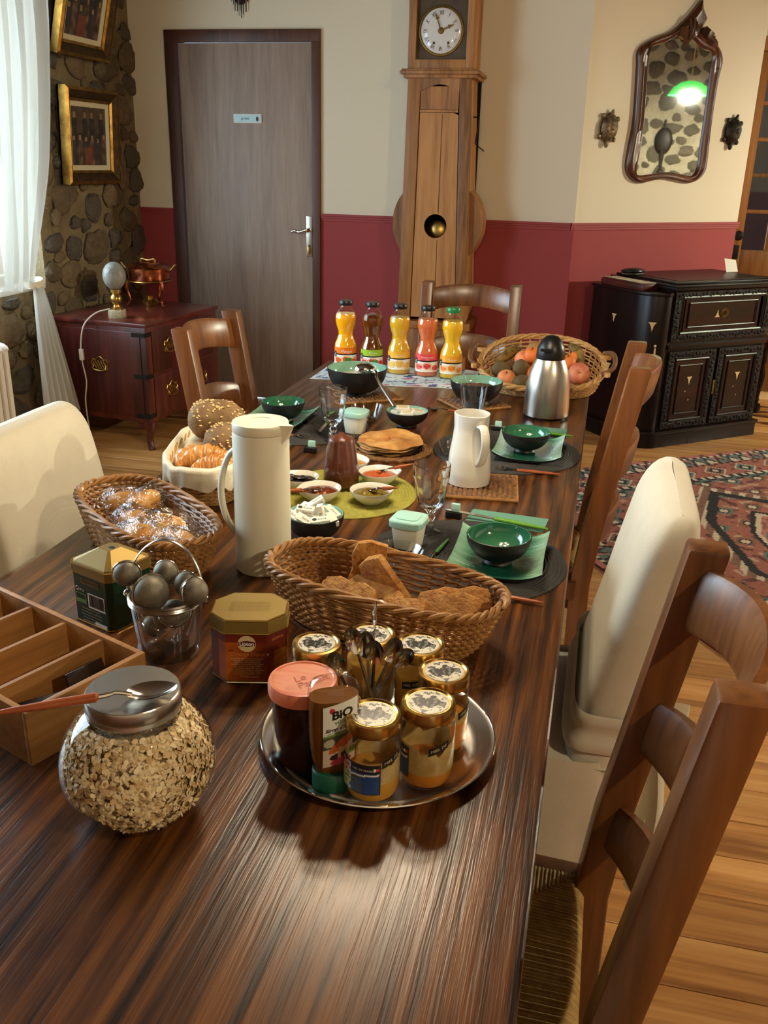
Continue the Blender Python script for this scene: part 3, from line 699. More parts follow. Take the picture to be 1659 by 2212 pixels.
# ================================================================ comtoise clock
CKX, CKY = -0.925, 5.075
ck = thing('longcase_clock', 'tall old oak longcase clock with round white enamel dial', 'clock', (CKX, CKY+0.135, 0))
def cx(v): return v
yb0 = -0.135
obj('hood', MB().bb(-0.172,-0.132,yb0,yb0+0.03,1.878,2.42).bb(0.128,0.165,yb0,yb0+0.03,1.878,2.42).bb(-0.132,0.128,yb0,yb0+0.03,1.878,1.925).bb(-0.132,0.128,yb0,yb0+0.03,2.33,2.42).bb(-0.172,-0.15,yb0+0.03,0.135,1.878,2.42).bb(0.145,0.165,yb0+0.03,0.135,1.878,2.42).bb(-0.19,0.185,yb0-0.02,0.135,2.42,2.47), 'clock_oak', ck, bevel=0.003)
obj('face_plate', MB().bb(-0.134,0.130,yb0+0.024,yb0+0.03,1.92,2.335), 'clock_plate', ck)
DC = Vector((-0.008, yb0+0.024, 2.057)); RD = 0.104
RX = Matrix.Rotation(PI/2, 3, 'X')
obj('dial', MB().lathe([(0,0.008),(0.06,0.007),(RD-0.006,0.004),(RD,0.0),(RD,-0.002)],48,M=RX,c=DC,sy=1.0), 'enamel', ck)
obj('dial_ring', MB().lathe([(RD,0.0),(RD+0.004,0.005),(RD+0.011,0.004),(RD+0.014,0.0)],48,M=RX,c=DC), 'brass_dull', ck)
NUM = ['XII','I','II','III','IV','V','VI','VII','VIII','IX','X','XI']
for i, s in enumerate(NUM):
    a = PI/2-2*PI*i/12
    def mp(x, y, a=a): 
        rr = 0.080+y; tt = a-x/0.080
        return (DC.x+rr*math.cos(tt), DC.y-0.0075, DC.z+rr*math.sin(tt))
    text('numeral', s, 0.030, 'ink', ck, mp, sx=0.62)
def hand(name, ang, L, w):
    d = Vector((math.cos(ang), 0, math.sin(ang))); n = Vector((-d.z, 0, d.x)); mb = MB(); o0 = DC+Vector((0,-0.013,0))
    pr = [(0,0.4),(0.35,0.5),(0.55,0.4),(0.62,1.6),(0.70,0.5),(0.74,1.0),(0.80,0.4),(1.0,0.1)]
    poly = [o0+d*(L*t)+n*(w*k) for t, k in pr]+[o0+d*(L*t)-n*(w*k) for t, k in reversed(pr)]
    m_ = len(poly); mb.add(poly+[p+Vector((0,-0.002,0)) for p in poly], [tuple(range(m_)), tuple(range(2*m_-1,m_-1,-1))]+[(i,(i+1)%m_,m_+(i+1)%m_,m_+i) for i in range(m_)])
    obj(name, mb, 'brass_dull', ck, smooth=0)
hand('minute_hand', R(110), 0.095, 0.006); hand('hour_hand', R(23), 0.072, 0.007)
obj('hand_boss', MB().lathe([(0,0.018),(0.012,0.016),(0.016,0.008),(0.016,0.004)],20,M=RX,c=DC), 'brass_dull', ck)
for x in (-0.034, 0.040): obj('winding_hole', MB().lathe([(0,0.0085),(0.006,0.0085),(0.006,0.006)],12,M=RX,c=DC+Vector((x,0,-0.055))), 'ink', ck)
obj('hood_glass', MB().bb(-0.132,0.128,yb0+0.003,yb0+0.005,1.925,2.33), 'window_glass', ck)
obj('cornice', MB().bb(-0.206,0.205,yb0-0.035,0.135,1.855,1.872).bb(-0.19,0.19,yb0-0.022,0.135,1.838,1.855).bb(-0.198,0.196,yb0-0.028,0.135,1.872,1.88), 'clock_oak', ck, bevel=0.004)
body = MB()
def bodyw(z): t = (1.838-z)/1.24; return -0.168-0.022*t, 0.160+0.042*t
# front stiles, rails and side panels of the trunk; the front door is a separate part
zt, zb_ = 1.838, 0.60
l0, r0 = bodyw(zt); l1, r1 = bodyw(zb_)
pl0, pr0, pl1, pr1 = -0.100, 0.103, -0.118, 0.140
obj('trunk_stile', MB().add([(l0,yb0,zt),(pl0,yb0,zt),(pl1,yb0,zb_),(l1,yb0,zb_),(l0,yb0+0.025,zt),(pl0,yb0+0.025,zt),(pl1,yb0+0.025,zb_),(l1,yb0+0.025,zb_)],[(0,1,2,3),(7,6,5,4),(0,4,5,1),(1,5,6,2),(2,6,7,3),(3,7,4,0)]), 'clock_oak', ck, bevel=0.003)
obj('trunk_stile', MB().add([(pr0,yb0,zt),(r0,yb0,zt),(r1,yb0,zb_),(pr1,yb0,zb_),(pr0,yb0+0.025,zt),(r0,yb0+0.025,zt),(r1,yb0+0.025,zb_),(pr1,yb0+0.025,zb_)],[(0,1,2,3),(7,6,5,4),(0,4,5,1),(1,5,6,2),(2,6,7,3),(3,7,4,0)]), 'clock_oak', ck, bevel=0.003)
arch = [(-0.100,1.775)]+[(-0.100+0.203*k/12, 1.775+0.034*math.sin(PI*k/12)) for k in range(1,12)]+[(0.103,1.775)]
tp = [(-0.100,1.838)]+[(0.103,1.838)]
am = MB(); poly = arch+[(0.103,1.838),(-0.100,1.838)]; n_ = len(poly)
am.add([(x,yb0,z) for x,z in poly]+[(x,yb0+0.025,z) for x,z in poly],[tuple(range(n_)),tuple(range(2*n_-1,n_-1,-1))]+[(i,(i+1)%n_,n_+(i+1)%n_,n_+i) for i in range(n_)])
obj('arched_rail', am, 'clock_oak', ck, smooth=0)
side = MB()
for (xa, xb2) in ((l0,l1),(r0-0.02,r1-0.02)):
    side.add([(xa,yb0+0.025,zt),(xa+0.02,yb0+0.025,zt),(xb2+0.02,yb0+0.025,zb_),(xb2,yb0+0.025,zb_),(xa,0.135,zt),(xa+0.02,0.135,zt),(xb2+0.02,0.135,zb_),(xb2,0.135,zb_)],[(0,1,2,3),(7,6,5,4),(0,4,5,1),(1,5,6,2),(2,6,7,3),(3,7,4,0)])
obj('trunk_side', side, 'clock_oak', ck)
# door boards with the round pendulum window cut out
HC = Vector((0.006, 0, 1.111)); HR = 0.062
def board(xa0, xa1, xb0, xb1, y0, y1, z0, z1):
    mb = MB(); nz = 40; vs = []
    return mb
dm = MB(); NS = 48
# ring between the round hole and the rectangular door outline, built as radial quads
def door_edge(a):
    c, s = math.cos(a), math.sin(a); best = 9
    for (x_, ) in (): pass
    # door outline (tapered) clipped by ray from the hole centre
    zt2, zb2 = 1.675, 0.62
    tt = []
    if s > 1e-6: tt.append((zt2-HC.z)/s)
    if s < -1e-6: tt.append((zb2-HC.z)/s)
    for side_ in (0, 1):
        def xe(z): k = (1.838-z)/(1.838-0.60); return (pl0+(pl1-pl0)*k+0.004) if side_ == 0 else (pr0+(pr1-pr0)*k-0.004)
        lo, hi = 0.0, 2.0
        for _ in range(40):
            m_ = (lo+hi)/2; x, z = HC.x+c*m_, HC.z+s*m_
            inside = x > xe(z) if side_ == 0 else x < xe(z)
            if inside: lo = m_
            else: hi = m_
        if hi < 1.99: tt.append(lo)
    return min(t for t in tt if t > 0)
angs = sorted(set([2*PI*k/NS for k in range(NS)] + [math.atan2(z-HC.z, x-HC.x) % (2*PI) for x, z in ((-0.0985,1.675),(0.106,1.675),(-0.1135,0.62),(0.1355,0.62))]))
n_ = len(angs)
for y in (yb0+0.004, yb0+0.020):
    dm.v += [(HC.x+HR*math.cos(a), y, HC.z+HR*math.sin(a)) for a in angs]+[(HC.x+door_edge(a)*math.cos(a), y, HC.z+door_edge(a)*math.sin(a)) for a in angs]
for i in range(n_):
    j = (i+1) % n_
    dm.f += [(i,j,n_+j,n_+i), (2*n_+i,2*n_+j,3*n_+j,3*n_+i), (i,j,2*n_+j,2*n_+i), (n_+i,n_+j,3*n_+j,3*n_+i)]
obj('trunk_door', dm, 'clock_oak', ck, smooth=30)
obj('door_batten', MB().bb(0.018,0.021,yb0+0.0025,yb0+0.005,0.62,1.04).bb(0.018,0.021,yb0+0.0025,yb0+0.005,1.18,1.67), 'door_frame', ck)
obj('upper_panel', MB().bb(-0.0985,0.1015,yb0+0.006,yb0+0.02,1.69,1.80), 'clock_oak', ck)
obj('panel_rail', MB().bb(-0.099,0.102,yb0-0.003,yb0+0.02,1.677,1.688), 'clock_oak', ck)
obj('back_board', MB().bb(-0.18,0.18,0.115,0.135,0.05,1.84), 'dark_void', ck)
obj('side_roundel', MB().lathe([(0.16,-0.10),(0.246,-0.10),(0.246,0.10),(0.16,0.10),(0.16,-0.10)],56,M=RX,c=HC+Vector((0,0.005,0.01))), 'clock_oak', ck)
obj('pendulum_bob', MB().lathe([(0,-0.014),(0.04,-0.012),(0.06,0),(0.04,0.012),(0,0.014)],32,M=RX,c=HC+Vector((0,-0.06,-0.035))), 'brass', ck)
obj('plinth', MB().bb(-0.20,0.215,yb0-0.012,0.135,0.0,0.56).bb(-0.215,0.23,yb0-0.03,0.135,0.56,0.60).bb(-0.21,0.225,yb0-0.025,0.135,0.0,0.09), 'clock_oak', ck, bevel=0.005)
hk = thing('iron_hook', 'thin black iron winding crank hanging on the side of the clock', 'crank', (CKX+0.19, CKY+0.09, 1.66))
obj('crank_rod', MB().tube([(0.0,0,0.0),(0.012,-0.01,-0.02),(0.0,-0.02,-0.13),(0.05,-0.03,-0.165)],0.0035,8), 'iron_dark', hk); obj('crank_nail', MB().tube([(-0.02,0,0.0),(0.012,0,0.0)],0.004,6), 'iron_dark', hk)

# ================================================================ mirror and bronze turtles on the angled wall
def aw(s, z, off=0.0): return P0 + AU*s + AN*off + Vector((0,0,z))
MO = [(0.716,2.28),(0.763,2.196),(0.753,2.155),(0.818,2.136),(0.844,2.097),(0.899,2.067),(0.918,2.027),(0.908,1.909),(0.903,1.78),(0.904,1.623),(0.912,1.49),(0.907,1.417),(0.864,1.376),(0.792,1.354),(0.702,1.365),(0.602,1.375),(0.506,1.362),(0.436,1.35),(0.373,1.374),(0.332,1.425),(0.333,1.52),(0.347,1.656),(0.341,1.805),(0.332,1.934),(0.329,2.022),(0.356,2.063),(0.432,2.084),(0.519,2.114),(0.571,2.15),(0.643,2.203),(0.682,2.246)]
MI = [(0.845,2.031),(0.844,1.947),(0.844,1.795),(0.845,1.665),(0.843,1.559),(0.845,1.443),(0.815,1.398),(0.733,1.401),(0.632,1.413),(0.524,1.402),(0.418,1.394),(0.399,1.435),(0.415,1.522),(0.416,1.658),(0.409,1.808),(0.4,1.938),(0.398,2.018),(0.423,2.04),(0.494,2.06),(0.569,2.098),(0.623,2.122),(0.687,2.094),(0.768,2.05)]
mi = thing('wall_mirror', 'carved wooden mirror with a pointed crest on the angled wall', 'mirror', tuple(aw(0.62,1.35)), rot=(0,0,AANG))
def loc2(s, z, off): return Vector((s-0.62, -off, z-1.35))
ctr = Vector((0.62, 1.72))
def raydist(poly, a):
    c, s = math.cos(a), math.sin(a); best = None
    for i in range(len(poly)):
        x1, y1 = poly[i][0]-ctr.x, poly[i][1]-ctr.y; x2, y2 = poly[(i+1)%len(poly)][0]-ctr.x, poly[(i+1)%len(poly)][1]-ctr.y
        den = c*(y2-y1)-s*(x2-x1)
        if abs(den) < 1e-9: continue
        t = (x1*(y2-y1)-y1*(x2-x1))/den; w = (x1*s-y1*c)/den
        if t > 0 and -1e-6 <= w <= 1+1e-6: best = t if best is None else max(best, t)
    return best
MIs = [(p.x, p.y) for p in catmull([(a,b,0) for a,b in MI], 4, True)]
MOl = [(0.345,2.045),(0.432,2.084),(0.519,2.114),(0.575,2.145),(0.62,2.18),(0.665,2.155),(0.74,2.12),(0.818,2.10),(0.889,2.06)]
MOb = [p for p in MO[6:25]]
MOs = [(p.x, p.y) for p in catmull([(a,b,0) for a,b in MOl[1:-1]+MOb], 4, True)]
NA = 160
fm = MB()
for k in range(NA):
    a = 2*PI*k/NA; ri, ro = raydist(MIs, a), raydist(MOs, a); d = Vector((math.cos(a), math.sin(a)))
    for t, off in ((0,0.0),(0,0.018),(0.18,0.03),(0.42,0.026),(0.6,0.036),(0.85,0.032),(1.0,0.016),(1.0,0.0)):
        p = ctr+d*(ri+(ro-ri)*t); fm.v.append(tuple(loc2(p.x, p.y, off)))
for k in range(NA):
    for j in range(8): fm.f.append((k*8+j, k*8+(j+1)%8, ((k+1)%NA)*8+(j+1)%8, ((k+1)%NA)*8+j))
obj('frame', fm, 'mirror_frame', mi, smooth=50)
gm = MB(); gm.v.append(tuple(loc2(ctr.x, ctr.y, 0.015)))
for k in range(NA):
    a = 2*PI*k/NA; ri = raydist(MIs, a)+0.004; p = ctr+Vector((math.cos(a), math.sin(a)))*ri; gm.v.append(tuple(loc2(p.x, p.y, 0.015)))
for k in range(NA): gm.f.append((0, 1+k, 1+(k+1)%NA))
obj('mirror_glass', gm, 'mirror_silver', mi, smooth=0)
# carved crest: leafy plume in layers
crest = [[(0.56,2.135),(0.60,2.165),(0.643,2.203),(0.682,2.246),(0.716,2.285),(0.728,2.24),(0.763,2.196),(0.745,2.165),(0.72,2.14),(0.70,2.11),(0.66,2.08),(0.645,2.055),(0.62,2.085),(0.59,2.10)],
         [(0.73,2.10),(0.748,2.15),(0.77,2.16),(0.785,2.145),(0.812,2.14),(0.808,2.12),(0.83,2.112),(0.828,2.098),(0.85,2.085),(0.87,2.065),(0.82,2.06),(0.77,2.08)]]
for ci, poly in enumerate(crest):
    mb = MB(); n_ = len(poly); cpt = (sum(p[0] for p in poly)/n_, sum(p[1] for p in poly)/n_)
    mb.v += [tuple(loc2(x,z,0.0)) for x,z in poly]+[tuple(loc2(x,z,0.026)) for x,z in poly]+[tuple(loc2(cpt[0]+(x-cpt[0])*0.55,cpt[1]+(z-cpt[1])*0.55,0.05)) for x,z in poly]+[tuple(loc2(cpt[0],cpt[1],0.045))]
    for i in range(n_):
        j = (i+1)%n_; mb.f += [(i,j,n_+j,n_+i),(n_+i,n_+j,2*n_+j,2*n_+i),(2*n_+i,2*n_+j,3*n_)]
    obj('crest_carving', mb, 'mirror_frame', mi, smooth=20)
lf = MB()
for k in range(6):
    a = R(50+k*9); b0 = loc2(0.64,2.08,0.045); d = Vector((math.cos(a),0,math.sin(a))); L = 0.07+0.05*(1-abs(k-4)/5)
    lf.tube(catmull([b0, b0+d*L*0.5+Vector((0,-0.012,0)), b0+d*L],4), [0.004+0.006*math.sin(PI*i/8) for i in range(9)], 6)
obj('crest_leaves', lf, 'mirror_frame', mi)
def turtle(label, s, z, mat, rough):
    t = thing('turtle_ornament', label, 'ornament', tuple(aw(s, z)), rot=(0,0,AANG), group='bronze turtles beside the mirror')
    M = Matrix.Rotation(R(8), 3, 'Y')
    def F(p): return M @ Vector(p)
    sh = MB().ball((0,-0.004,0),(0.056,0.05,0.068),20,14,disp=lambda d: (1.0 if d.y < 0 else 0.15)*(1+0.05*math.sin(9*math.atan2(d.z,d.x)))); sh.xf(M.to_4x4()); so = obj('shell', sh, mat, t)
    obj('shell_boss', MB().ball(F((0,-0.05,0.002)),(0.014,0.008,0.017),12,8), mat, so)
    obj('shell_rim', MB().tube([F((0.058*math.cos(a),-0.008,0.071*math.sin(a))) for a in [2*PI*k/28 for k in range(28)]],0.006,8,closed=True), mat, so)
    obj('head', MB().ball(F((0,-0.018,-0.080)),(0.012,0.014,0.022),12,8), mat, t); obj('tail', MB().tube([F((0,-0.012,0.062)),F((0.002,-0.022,0.092))],[0.014,0.006],10), mat, t)
    for sx in (-1,1):
        for sz in (-1,1): obj('foot', MB().ball(F((sx*0.05,-0.010,sz*0.052)),(0.014,0.010,0.014),10,7), mat, t)
turtle('patterned bronze turtle on the wall to the left of the mirror', 0.184, 1.630, 'turtle_bronze', 0)
turtle('plain dark turtle on the wall to the right of the mirror', 1.084, 1.641, 'turtle_dark', 0)

# ================================================================ carved sideboard under the mirror
SBA = R(39.2); sb = thing('sideboard', 'dark carved rosewood sideboard with pearl inlay under the mirror', 'cabinet', (0.360, 5.001, 0), SBA)
SD = 0.50
def arcpts(r0x, r0y, off=0.0, n=8):   # rounded left front corner, local x right, y back
    return [(-(0.0)-(0.12+off)*math.sin(PI/2*k/n), 0.14-(0.14+off)*math.cos(PI/2*k/n)) for k in range(n+1)]
obj('plinth', MB().prism([(0.742,-0.012),(0.742,SD),(-0.132,SD)]+list(reversed(arcpts(0,0,0.012))),0.0,0.075), 'rosewood', sb, bevel=0.003)
obj('plinth_moulding', MB().prism([(0.750,-0.02),(0.750,SD),(-0.14,SD)]+list(reversed(arcpts(0,0,0.02))),0.075,0.092), 'rosewood', sb, bevel=0.005)
obj('carcass', MB().bb(0.012,0.735,0.012,SD,0.092,0.845), 'rosewood', sb)
obj('rounded_end', MB().prism([(0.004,0.006),(0.004,SD),(-0.12,SD)]+list(reversed(arcpts(0,0,0.0)))[:-1],0.092,0.815), 'rosewood', sb, bevel=0.002)
obj('end_top', MB().prism([(0.006,0.0),(0.006,SD),(-0.13,SD)]+list(reversed(arcpts(0,0,0.012)))[:-1],0.815,0.832), 'rosewood', sb, bevel=0.004)
obj('top', MB().bb(-0.005,0.755,-0.022,SD,0.845,0.862).bb(-0.012,0.762,-0.03,SD,0.862,0.872).bb(0.02,0.735,0.0,SD-0.01,0.872,0.884), 'rosewood', sb, bevel=0.004)
obj('top_panel', MB().bb(0.07,0.69,0.05,SD-0.06,0.884,0.886), 'rosewood_panel', sb)
def carved(name, x0, x1, z0, z1, w, parent, mat='carved_dark', d0=0.0):
    o = obj(name, MB().bb(x0,x1,d0-0.002,d0+0.014,z1-w,z1).bb(x0,x1,d0-0.002,d0+0.014,z0,z0+w).bb(x0,x0+w,d0-0.002,d0+0.014,z0+w,z1-w).bb(x1-w,x1,d0-0.002,d0+0.014,z0+w,z1-w), mat, parent, bevel=0.002)
    # carved scrolls
    mb = MB(); 
    def scroll(x, z, vert):
        mb.ball((x, d0-0.003, z),(0.008,0.005,0.008),7,5)
    n = int((x1-x0-w)/0.022); 
    for i in range(n):
        xx = x0+w/2+(x1-x0-w)*i/(n-1); scroll(xx, z1-w/2+0.006*math.sin(i*1.9), 0); scroll(xx, z0+w/2+0.006*math.sin(i*1.9), 0)
    n = int((z1-z0-2*w)/0.022)
    for i in range(n):
        zz = z0+w+(z1-z0-2*w)*(i+0.5)/n; scroll(x0+w/2+0.006*math.sin(i*1.9), zz, 1); scroll(x1-w/2+0.006*math.sin(i*1.9), zz, 1)
    obj('carved_scrolls', mb, mat, o, kind='stuff'); return o
def frame_moulding(x0, x1, z0, z1, parent, d=0.0, w=0.014):
    mb = MB()
    for a, b_ in (((x0,z0),(x1,z0)),((x1,z0),(x1,z1)),((x1,z1),(x0,z1)),((x0,z1),(x0,z0))): mb.tube([(a[0],d,a[1]),(b_[0],d,b_[1])], w/2, 8)
    return obj('moulding', mb, 'rosewood', parent)
def inlay(x, z, s, parent, d, flip=1):
    poly = [(-1,1.0),(1,1.0),(0.7,0.65),(0.35,0.1),(0.25,-0.6),(0.05,-1.2),(-0.1,-0.5),(-0.25,0.0),(-0.55,0.6)]
    mb = MB(); n_ = len(poly); pts = [(x+p[0]*s, d-0.001, z+p[1]*s*flip) for p in poly]; mb.add(pts+[(p[0],d+0.002,p[2]) for p in pts],[tuple(range(n_))]+[(i,(i+1)%n_,n_+(i+1)%n_,n_+i) for i in range(n_)])
    obj('inlay', mb, 'inlay_pearl', parent, smooth=0)
ff = obj('fall_front', MB().bb(0.10,0.635,0.004,0.014,0.625,0.80), 'rosewood_panel', sb); carved('carved_border', 0.022,0.722,0.575,0.84,0.046, sb); frame_moulding(0.075,0.660,0.620,0.806, ff, 0.002, 0.018); frame_moulding(0.125,0.61,0.65,0.775, ff, 0.002, 0.01)
inlay(0.33,0.712,0.018,ff,0.003,-1)
mb = MB()
for k in range(7): mb.tube([(0.38+0.035*math.cos(a+k*0.9)*(0.4+a/5), 0.0025, 0.715+0.028*math.sin(a+k*0.9)*(0.4+a/5)) for a in [0.25*j for j in range(11)]],0.0016,5)
obj('inlay_scroll', mb, 'brass_dull', ff)
obj('mid_rail', MB().bb(0.012,0.735,-0.004,0.014,0.535,0.56), 'rosewood', sb, bevel=0.004)
for x0, x1 in ((0.03,0.362),(0.382,0.715)):
    dr = obj('door', MB().bb(x0+0.05,x1-0.05,0.004,0.014,0.125,0.49), 'rosewood_panel', sb)
    carved('door_border', x0,x1,0.10,0.525,0.04, dr); frame_moulding(x0+0.05,x1-0.05,0.145,0.478, dr, 0.0, 0.014); frame_moulding(x0+0.085,x1-0.085,0.18,0.445, dr, 0.002, 0.008)
    inlay((x0+x1)/2,0.36,0.02,dr,0.003)
    for k in range(2): obj('inlay_dot', MB().ball(((x0+x1)/2+0.03*(k-0.6), 0.003, 0.30-0.05*k),(0.004,0.002,0.004),8,5), 'inlay_pearl', dr)
obj('escutcheon', MB().bb(0.366,0.378,-0.006,0.0,0.27,0.35), 'brass_dull', sb, bevel=0.003)
# inlays on the rounded end and the left side
for (x, y, z, rot) in ((-0.085,0.035,0.66,-0.75),(-0.085,0.035,0.40,-0.75)):
    io = thing('tmp', '', ''); bpy.data.objects.remove(io)
    mb = MB(); s = 0.022; poly = [(-1,1.0),(1,1.0),(0.7,0.65),(0.35,0.1),(0.25,-0.6),(0.05,-1.2),(-0.1,-0.5),(-0.25,0.0),(-0.55,0.6)]
    dx, dy = math.cos(rot), math.sin(rot); nx, ny = -dy*-1*-1, -dx
    nrm = Vector((dy, -dx, 0)); nrm = nrm if nrm.y < 0 else -nrm
    pts = [Vector((x+p[0]*s*dx, y+p[0]*s*dy, z+p[1]*s))+nrm*0.0025 for p in poly]; mb.add(pts+[p-nrm*0.006 for p in pts], [tuple(range(9))]+[(i,(i+1)%9,9+(i+1)%9,9+i) for i in range(9)]); obj('inlay', mb, 'inlay_pearl', sb, smooth=0)
for (y, z) in ((0.30,0.67),(0.30,0.40)):
    mb = MB(); s = 0.02; poly = [(-1,1.0),(1,1.0),(0.7,0.65),(0.35,0.1),(0.25,-0.6),(0.05,-1.2),(-0.1,-0.5),(-0.25,0.0),(-0.55,0.6)]
    pts = [Vector((-0.1215, y+p[0]*s, z+p[1]*s)) for p in poly]; mb.add(pts+[p+Vector((0.003,0,0)) for p in pts], [tuple(range(9))]+[(i,(i+1)%9,9+(i+1)%9,9+i) for i in range(9)]); obj('inlay', mb, 'inlay_pearl', sb, smooth=0)
obj('key_tassel', MB().lathe([(0,0.03),(0.004,0.028),(0.005,0.0),(0.009,-0.04),(0,-0.042)],10,c=(-0.066,0.012,0.52)).ball((-0.066,0.014,0.56),(0.008,0.006,0.008),8,6), 'inlay_pearl', sb)
def on_sb(x, y, z=0.872):
    c, s = math.cos(SBA), math.sin(SBA); return (0.360+x*c-y*s, 5.001+x*s+y*c, z)
bx = thing('lacquer_box', 'flat dark red wooden box on the rounded end of the sideboard', 'box', on_sb(-0.055,0.28,0.832), SBA)
obj('box_body', MB().bb(-0.06,0.05,-0.17,0.17,0,0.03), 'mahogany', bx, bevel=0.003); obj('box_lid', MB().bb(-0.055,0.045,-0.165,0.165,0.03,0.036), 'mahogany', bx, bevel=0.002)
rn = obj('runner_cloth', MB().grid(lambda u, v: (-0.055+0.09*u, -0.16+0.33*v, 0.001+0.0015*math.sin(v*40)*math.sin(u*9)), 6, 20), 'linen_mount', None, loc=on_sb(-0.045,0.28,0.869), rot=(0,0,SBA)); tag(rn, 'narrow fringed cream cloth on the dark red box', 'cloth')
bn = thing('black_pouch', 'lumpy black leather pouch at the back of the sideboard', 'pouch', on_sb(0.06,0.40,0.886), SBA)
obj('pouch_body', MB().ball((0,0,0.014),(0.075,0.045,0.016),18,10,disp=lambda d: 1+0.16*mnoise.noise(d*3)), 'black_plastic', bn); obj('pouch_strap', MB().tube(catmull([(-0.07,0,0.012),(-0.09,-0.02,0.004),(-0.05,-0.06,0.004),(0.02,-0.06,0.004)],5),0.004,6), 'black_plastic', bn)
pp = obj('leaflet', MB().grid(lambda u, v: (u*0.09-0.01*v, 0.02*v, 0.075*v*(1-0.15*u)), 5, 6), 'paper', None, loc=on_sb(0.655,0.30,0.8875), rot=(0,0,SBA)); tag(pp, 'white printed leaflet standing at the right end of the sideboard', 'leaflet')
# dark stool with turned legs, at the far right
st = thing('turned_stool', 'dark stool with turned legs at the right edge', 'stool', (1.21, 5.93, 0), R(20))
for sx in (-1,1):
    for sy in (-1,1): obj('leg', MB().lathe([(0,0),(0.028,0.004),(0.036,0.03),(0.03,0.055),(0.014,0.065),(0.02,0.08),(0.015,0.10),(0.026,0.18),(0.03,0.24),(0.016,0.30),(0.024,0.32),(0.02,0.42),(0,0.42)],14,c=(sx*0.15,sy*0.15,0)), 'rosewood', st)
obj('seat', MB().bb(-0.2,0.2,-0.2,0.2,0.42,0.48), 'rosewood', st, bevel=0.012); obj('stretcher', MB().bb(-0.15,0.15,-0.012,0.012,0.16,0.19), 'rosewood', st)
# ================================================================ oriental rug
RA = R(34.5)
def rugcol(u, v):
    x, y = u*2.0, v*2.6; d = min(x, 2.0-x, y, 2.6-y)
    SAL, BLK, CRM, TEA, PNK, DRK, BRN = (150,88,72), (26,22,24), (196,176,150), (92,104,98), (170,104,92), (92,48,42), (120,84,66)
    along = y if (x == d or 2.0-x == d) else x
    n = fn3(x*55, y*55)*14
    def sh(c): return tuple(max(0, min(255, k+n)) for k in c)
    if d < 0.035: return sh(PNK if int(along/0.03) % 4 else DRK)
    if d < 0.055: return sh(BLK if int(along/0.022) % 2 else CRM)
    if d < 0.145:
        q = (along/0.075) % 1.0; k = (d-0.055)/0.09
        z = abs(q-0.5)*2
        if abs(z-k) < 0.17: return sh(BLK)
        return sh((TEA if z > k else CRM) if int(along/0.075) % 3 else (PNK if z > k else TEA))
    if d < 0.165: return sh(BLK if int(along/0.02) % 2 else SAL)
    if d < 0.315:
        q = (along/0.19) % 1.0-0.5; k = (d-0.24)/0.075
        r = abs(q)*2.2+abs(k)*0.9
        if r < 0.28: return sh(CRM)
        if r < 0.45: return sh(BLK)
        if r < 0.68: return sh(TEA if int(along/0.19) % 2 else BRN)
        if r < 0.80: return sh(CRM)
        return sh(SAL if fn3(x*30, y*30) > -0.25 else DRK)
    if d < 0.34: return sh(CRM if int(along/0.025) % 2 else BLK)
    if d < 0.385: return sh(BLK if (int(along/0.05)+int(d/0.02)) % 2 else TEA)
    fx, fy = (x-1.0)/0.615, (y-1.3)/0.915
    r = max(abs(fx)*0.95, abs(fy)*0.75)*0.35+(abs(fx)+abs(fy)*0.9)*0.6
    st = int(r*22)/22.0
    if 0.66 < r < 0.72: return sh(BLK)
    if 0.72 <= r < 0.78: return sh(CRM if int((x+y)/0.045) % 2 else BRN)
    if 0.42 < r < 0.45: return sh(CRM)
    if 0.45 <= r < 0.48: return sh(BLK)
    q1, q2 = (x/0.16) % 1-0.5, (y/0.16) % 1-0.5; rr = abs(q1)+abs(q2)
    if rr < 0.14: return sh(CRM)
    if rr < 0.23: return sh(BLK)
    if rr < 0.33: return sh(TEA if (int(x/0.16)+int(y/0.16)) % 2 else BRN)
    m_ = fn3(x*22+3, y*22)
    if r < 0.42: return sh((176,112,96) if m_ > -0.1 else (140,80,68))
    if m_ > 0.32: return sh(DRK)
    if m_ < -0.36: return sh((176,140,116))
    return sh(SAL)
RC = Vector((-0.50, 4.15, 0)); RU = Vector((math.cos(RA), math.sin(RA), 0)); RW = Vector((math.sin(RA), -math.cos(RA), 0))
rug = thing('oriental_rug', 'red and black patterned oriental rug on the pine floor', 'rug', tuple(RC), RA)
patch('rug_pile', rug, 200, 260, rugcol, lambda u, v: (u*2.0, -v*2.6, 0.0085+0.001*fn3(u*6, v*6)), 'print_rug')
obj('rug_backing', MB().bb(-0.004,2.004,-2.604,0.004,0.0005,0.007), 'wine_red', rug)

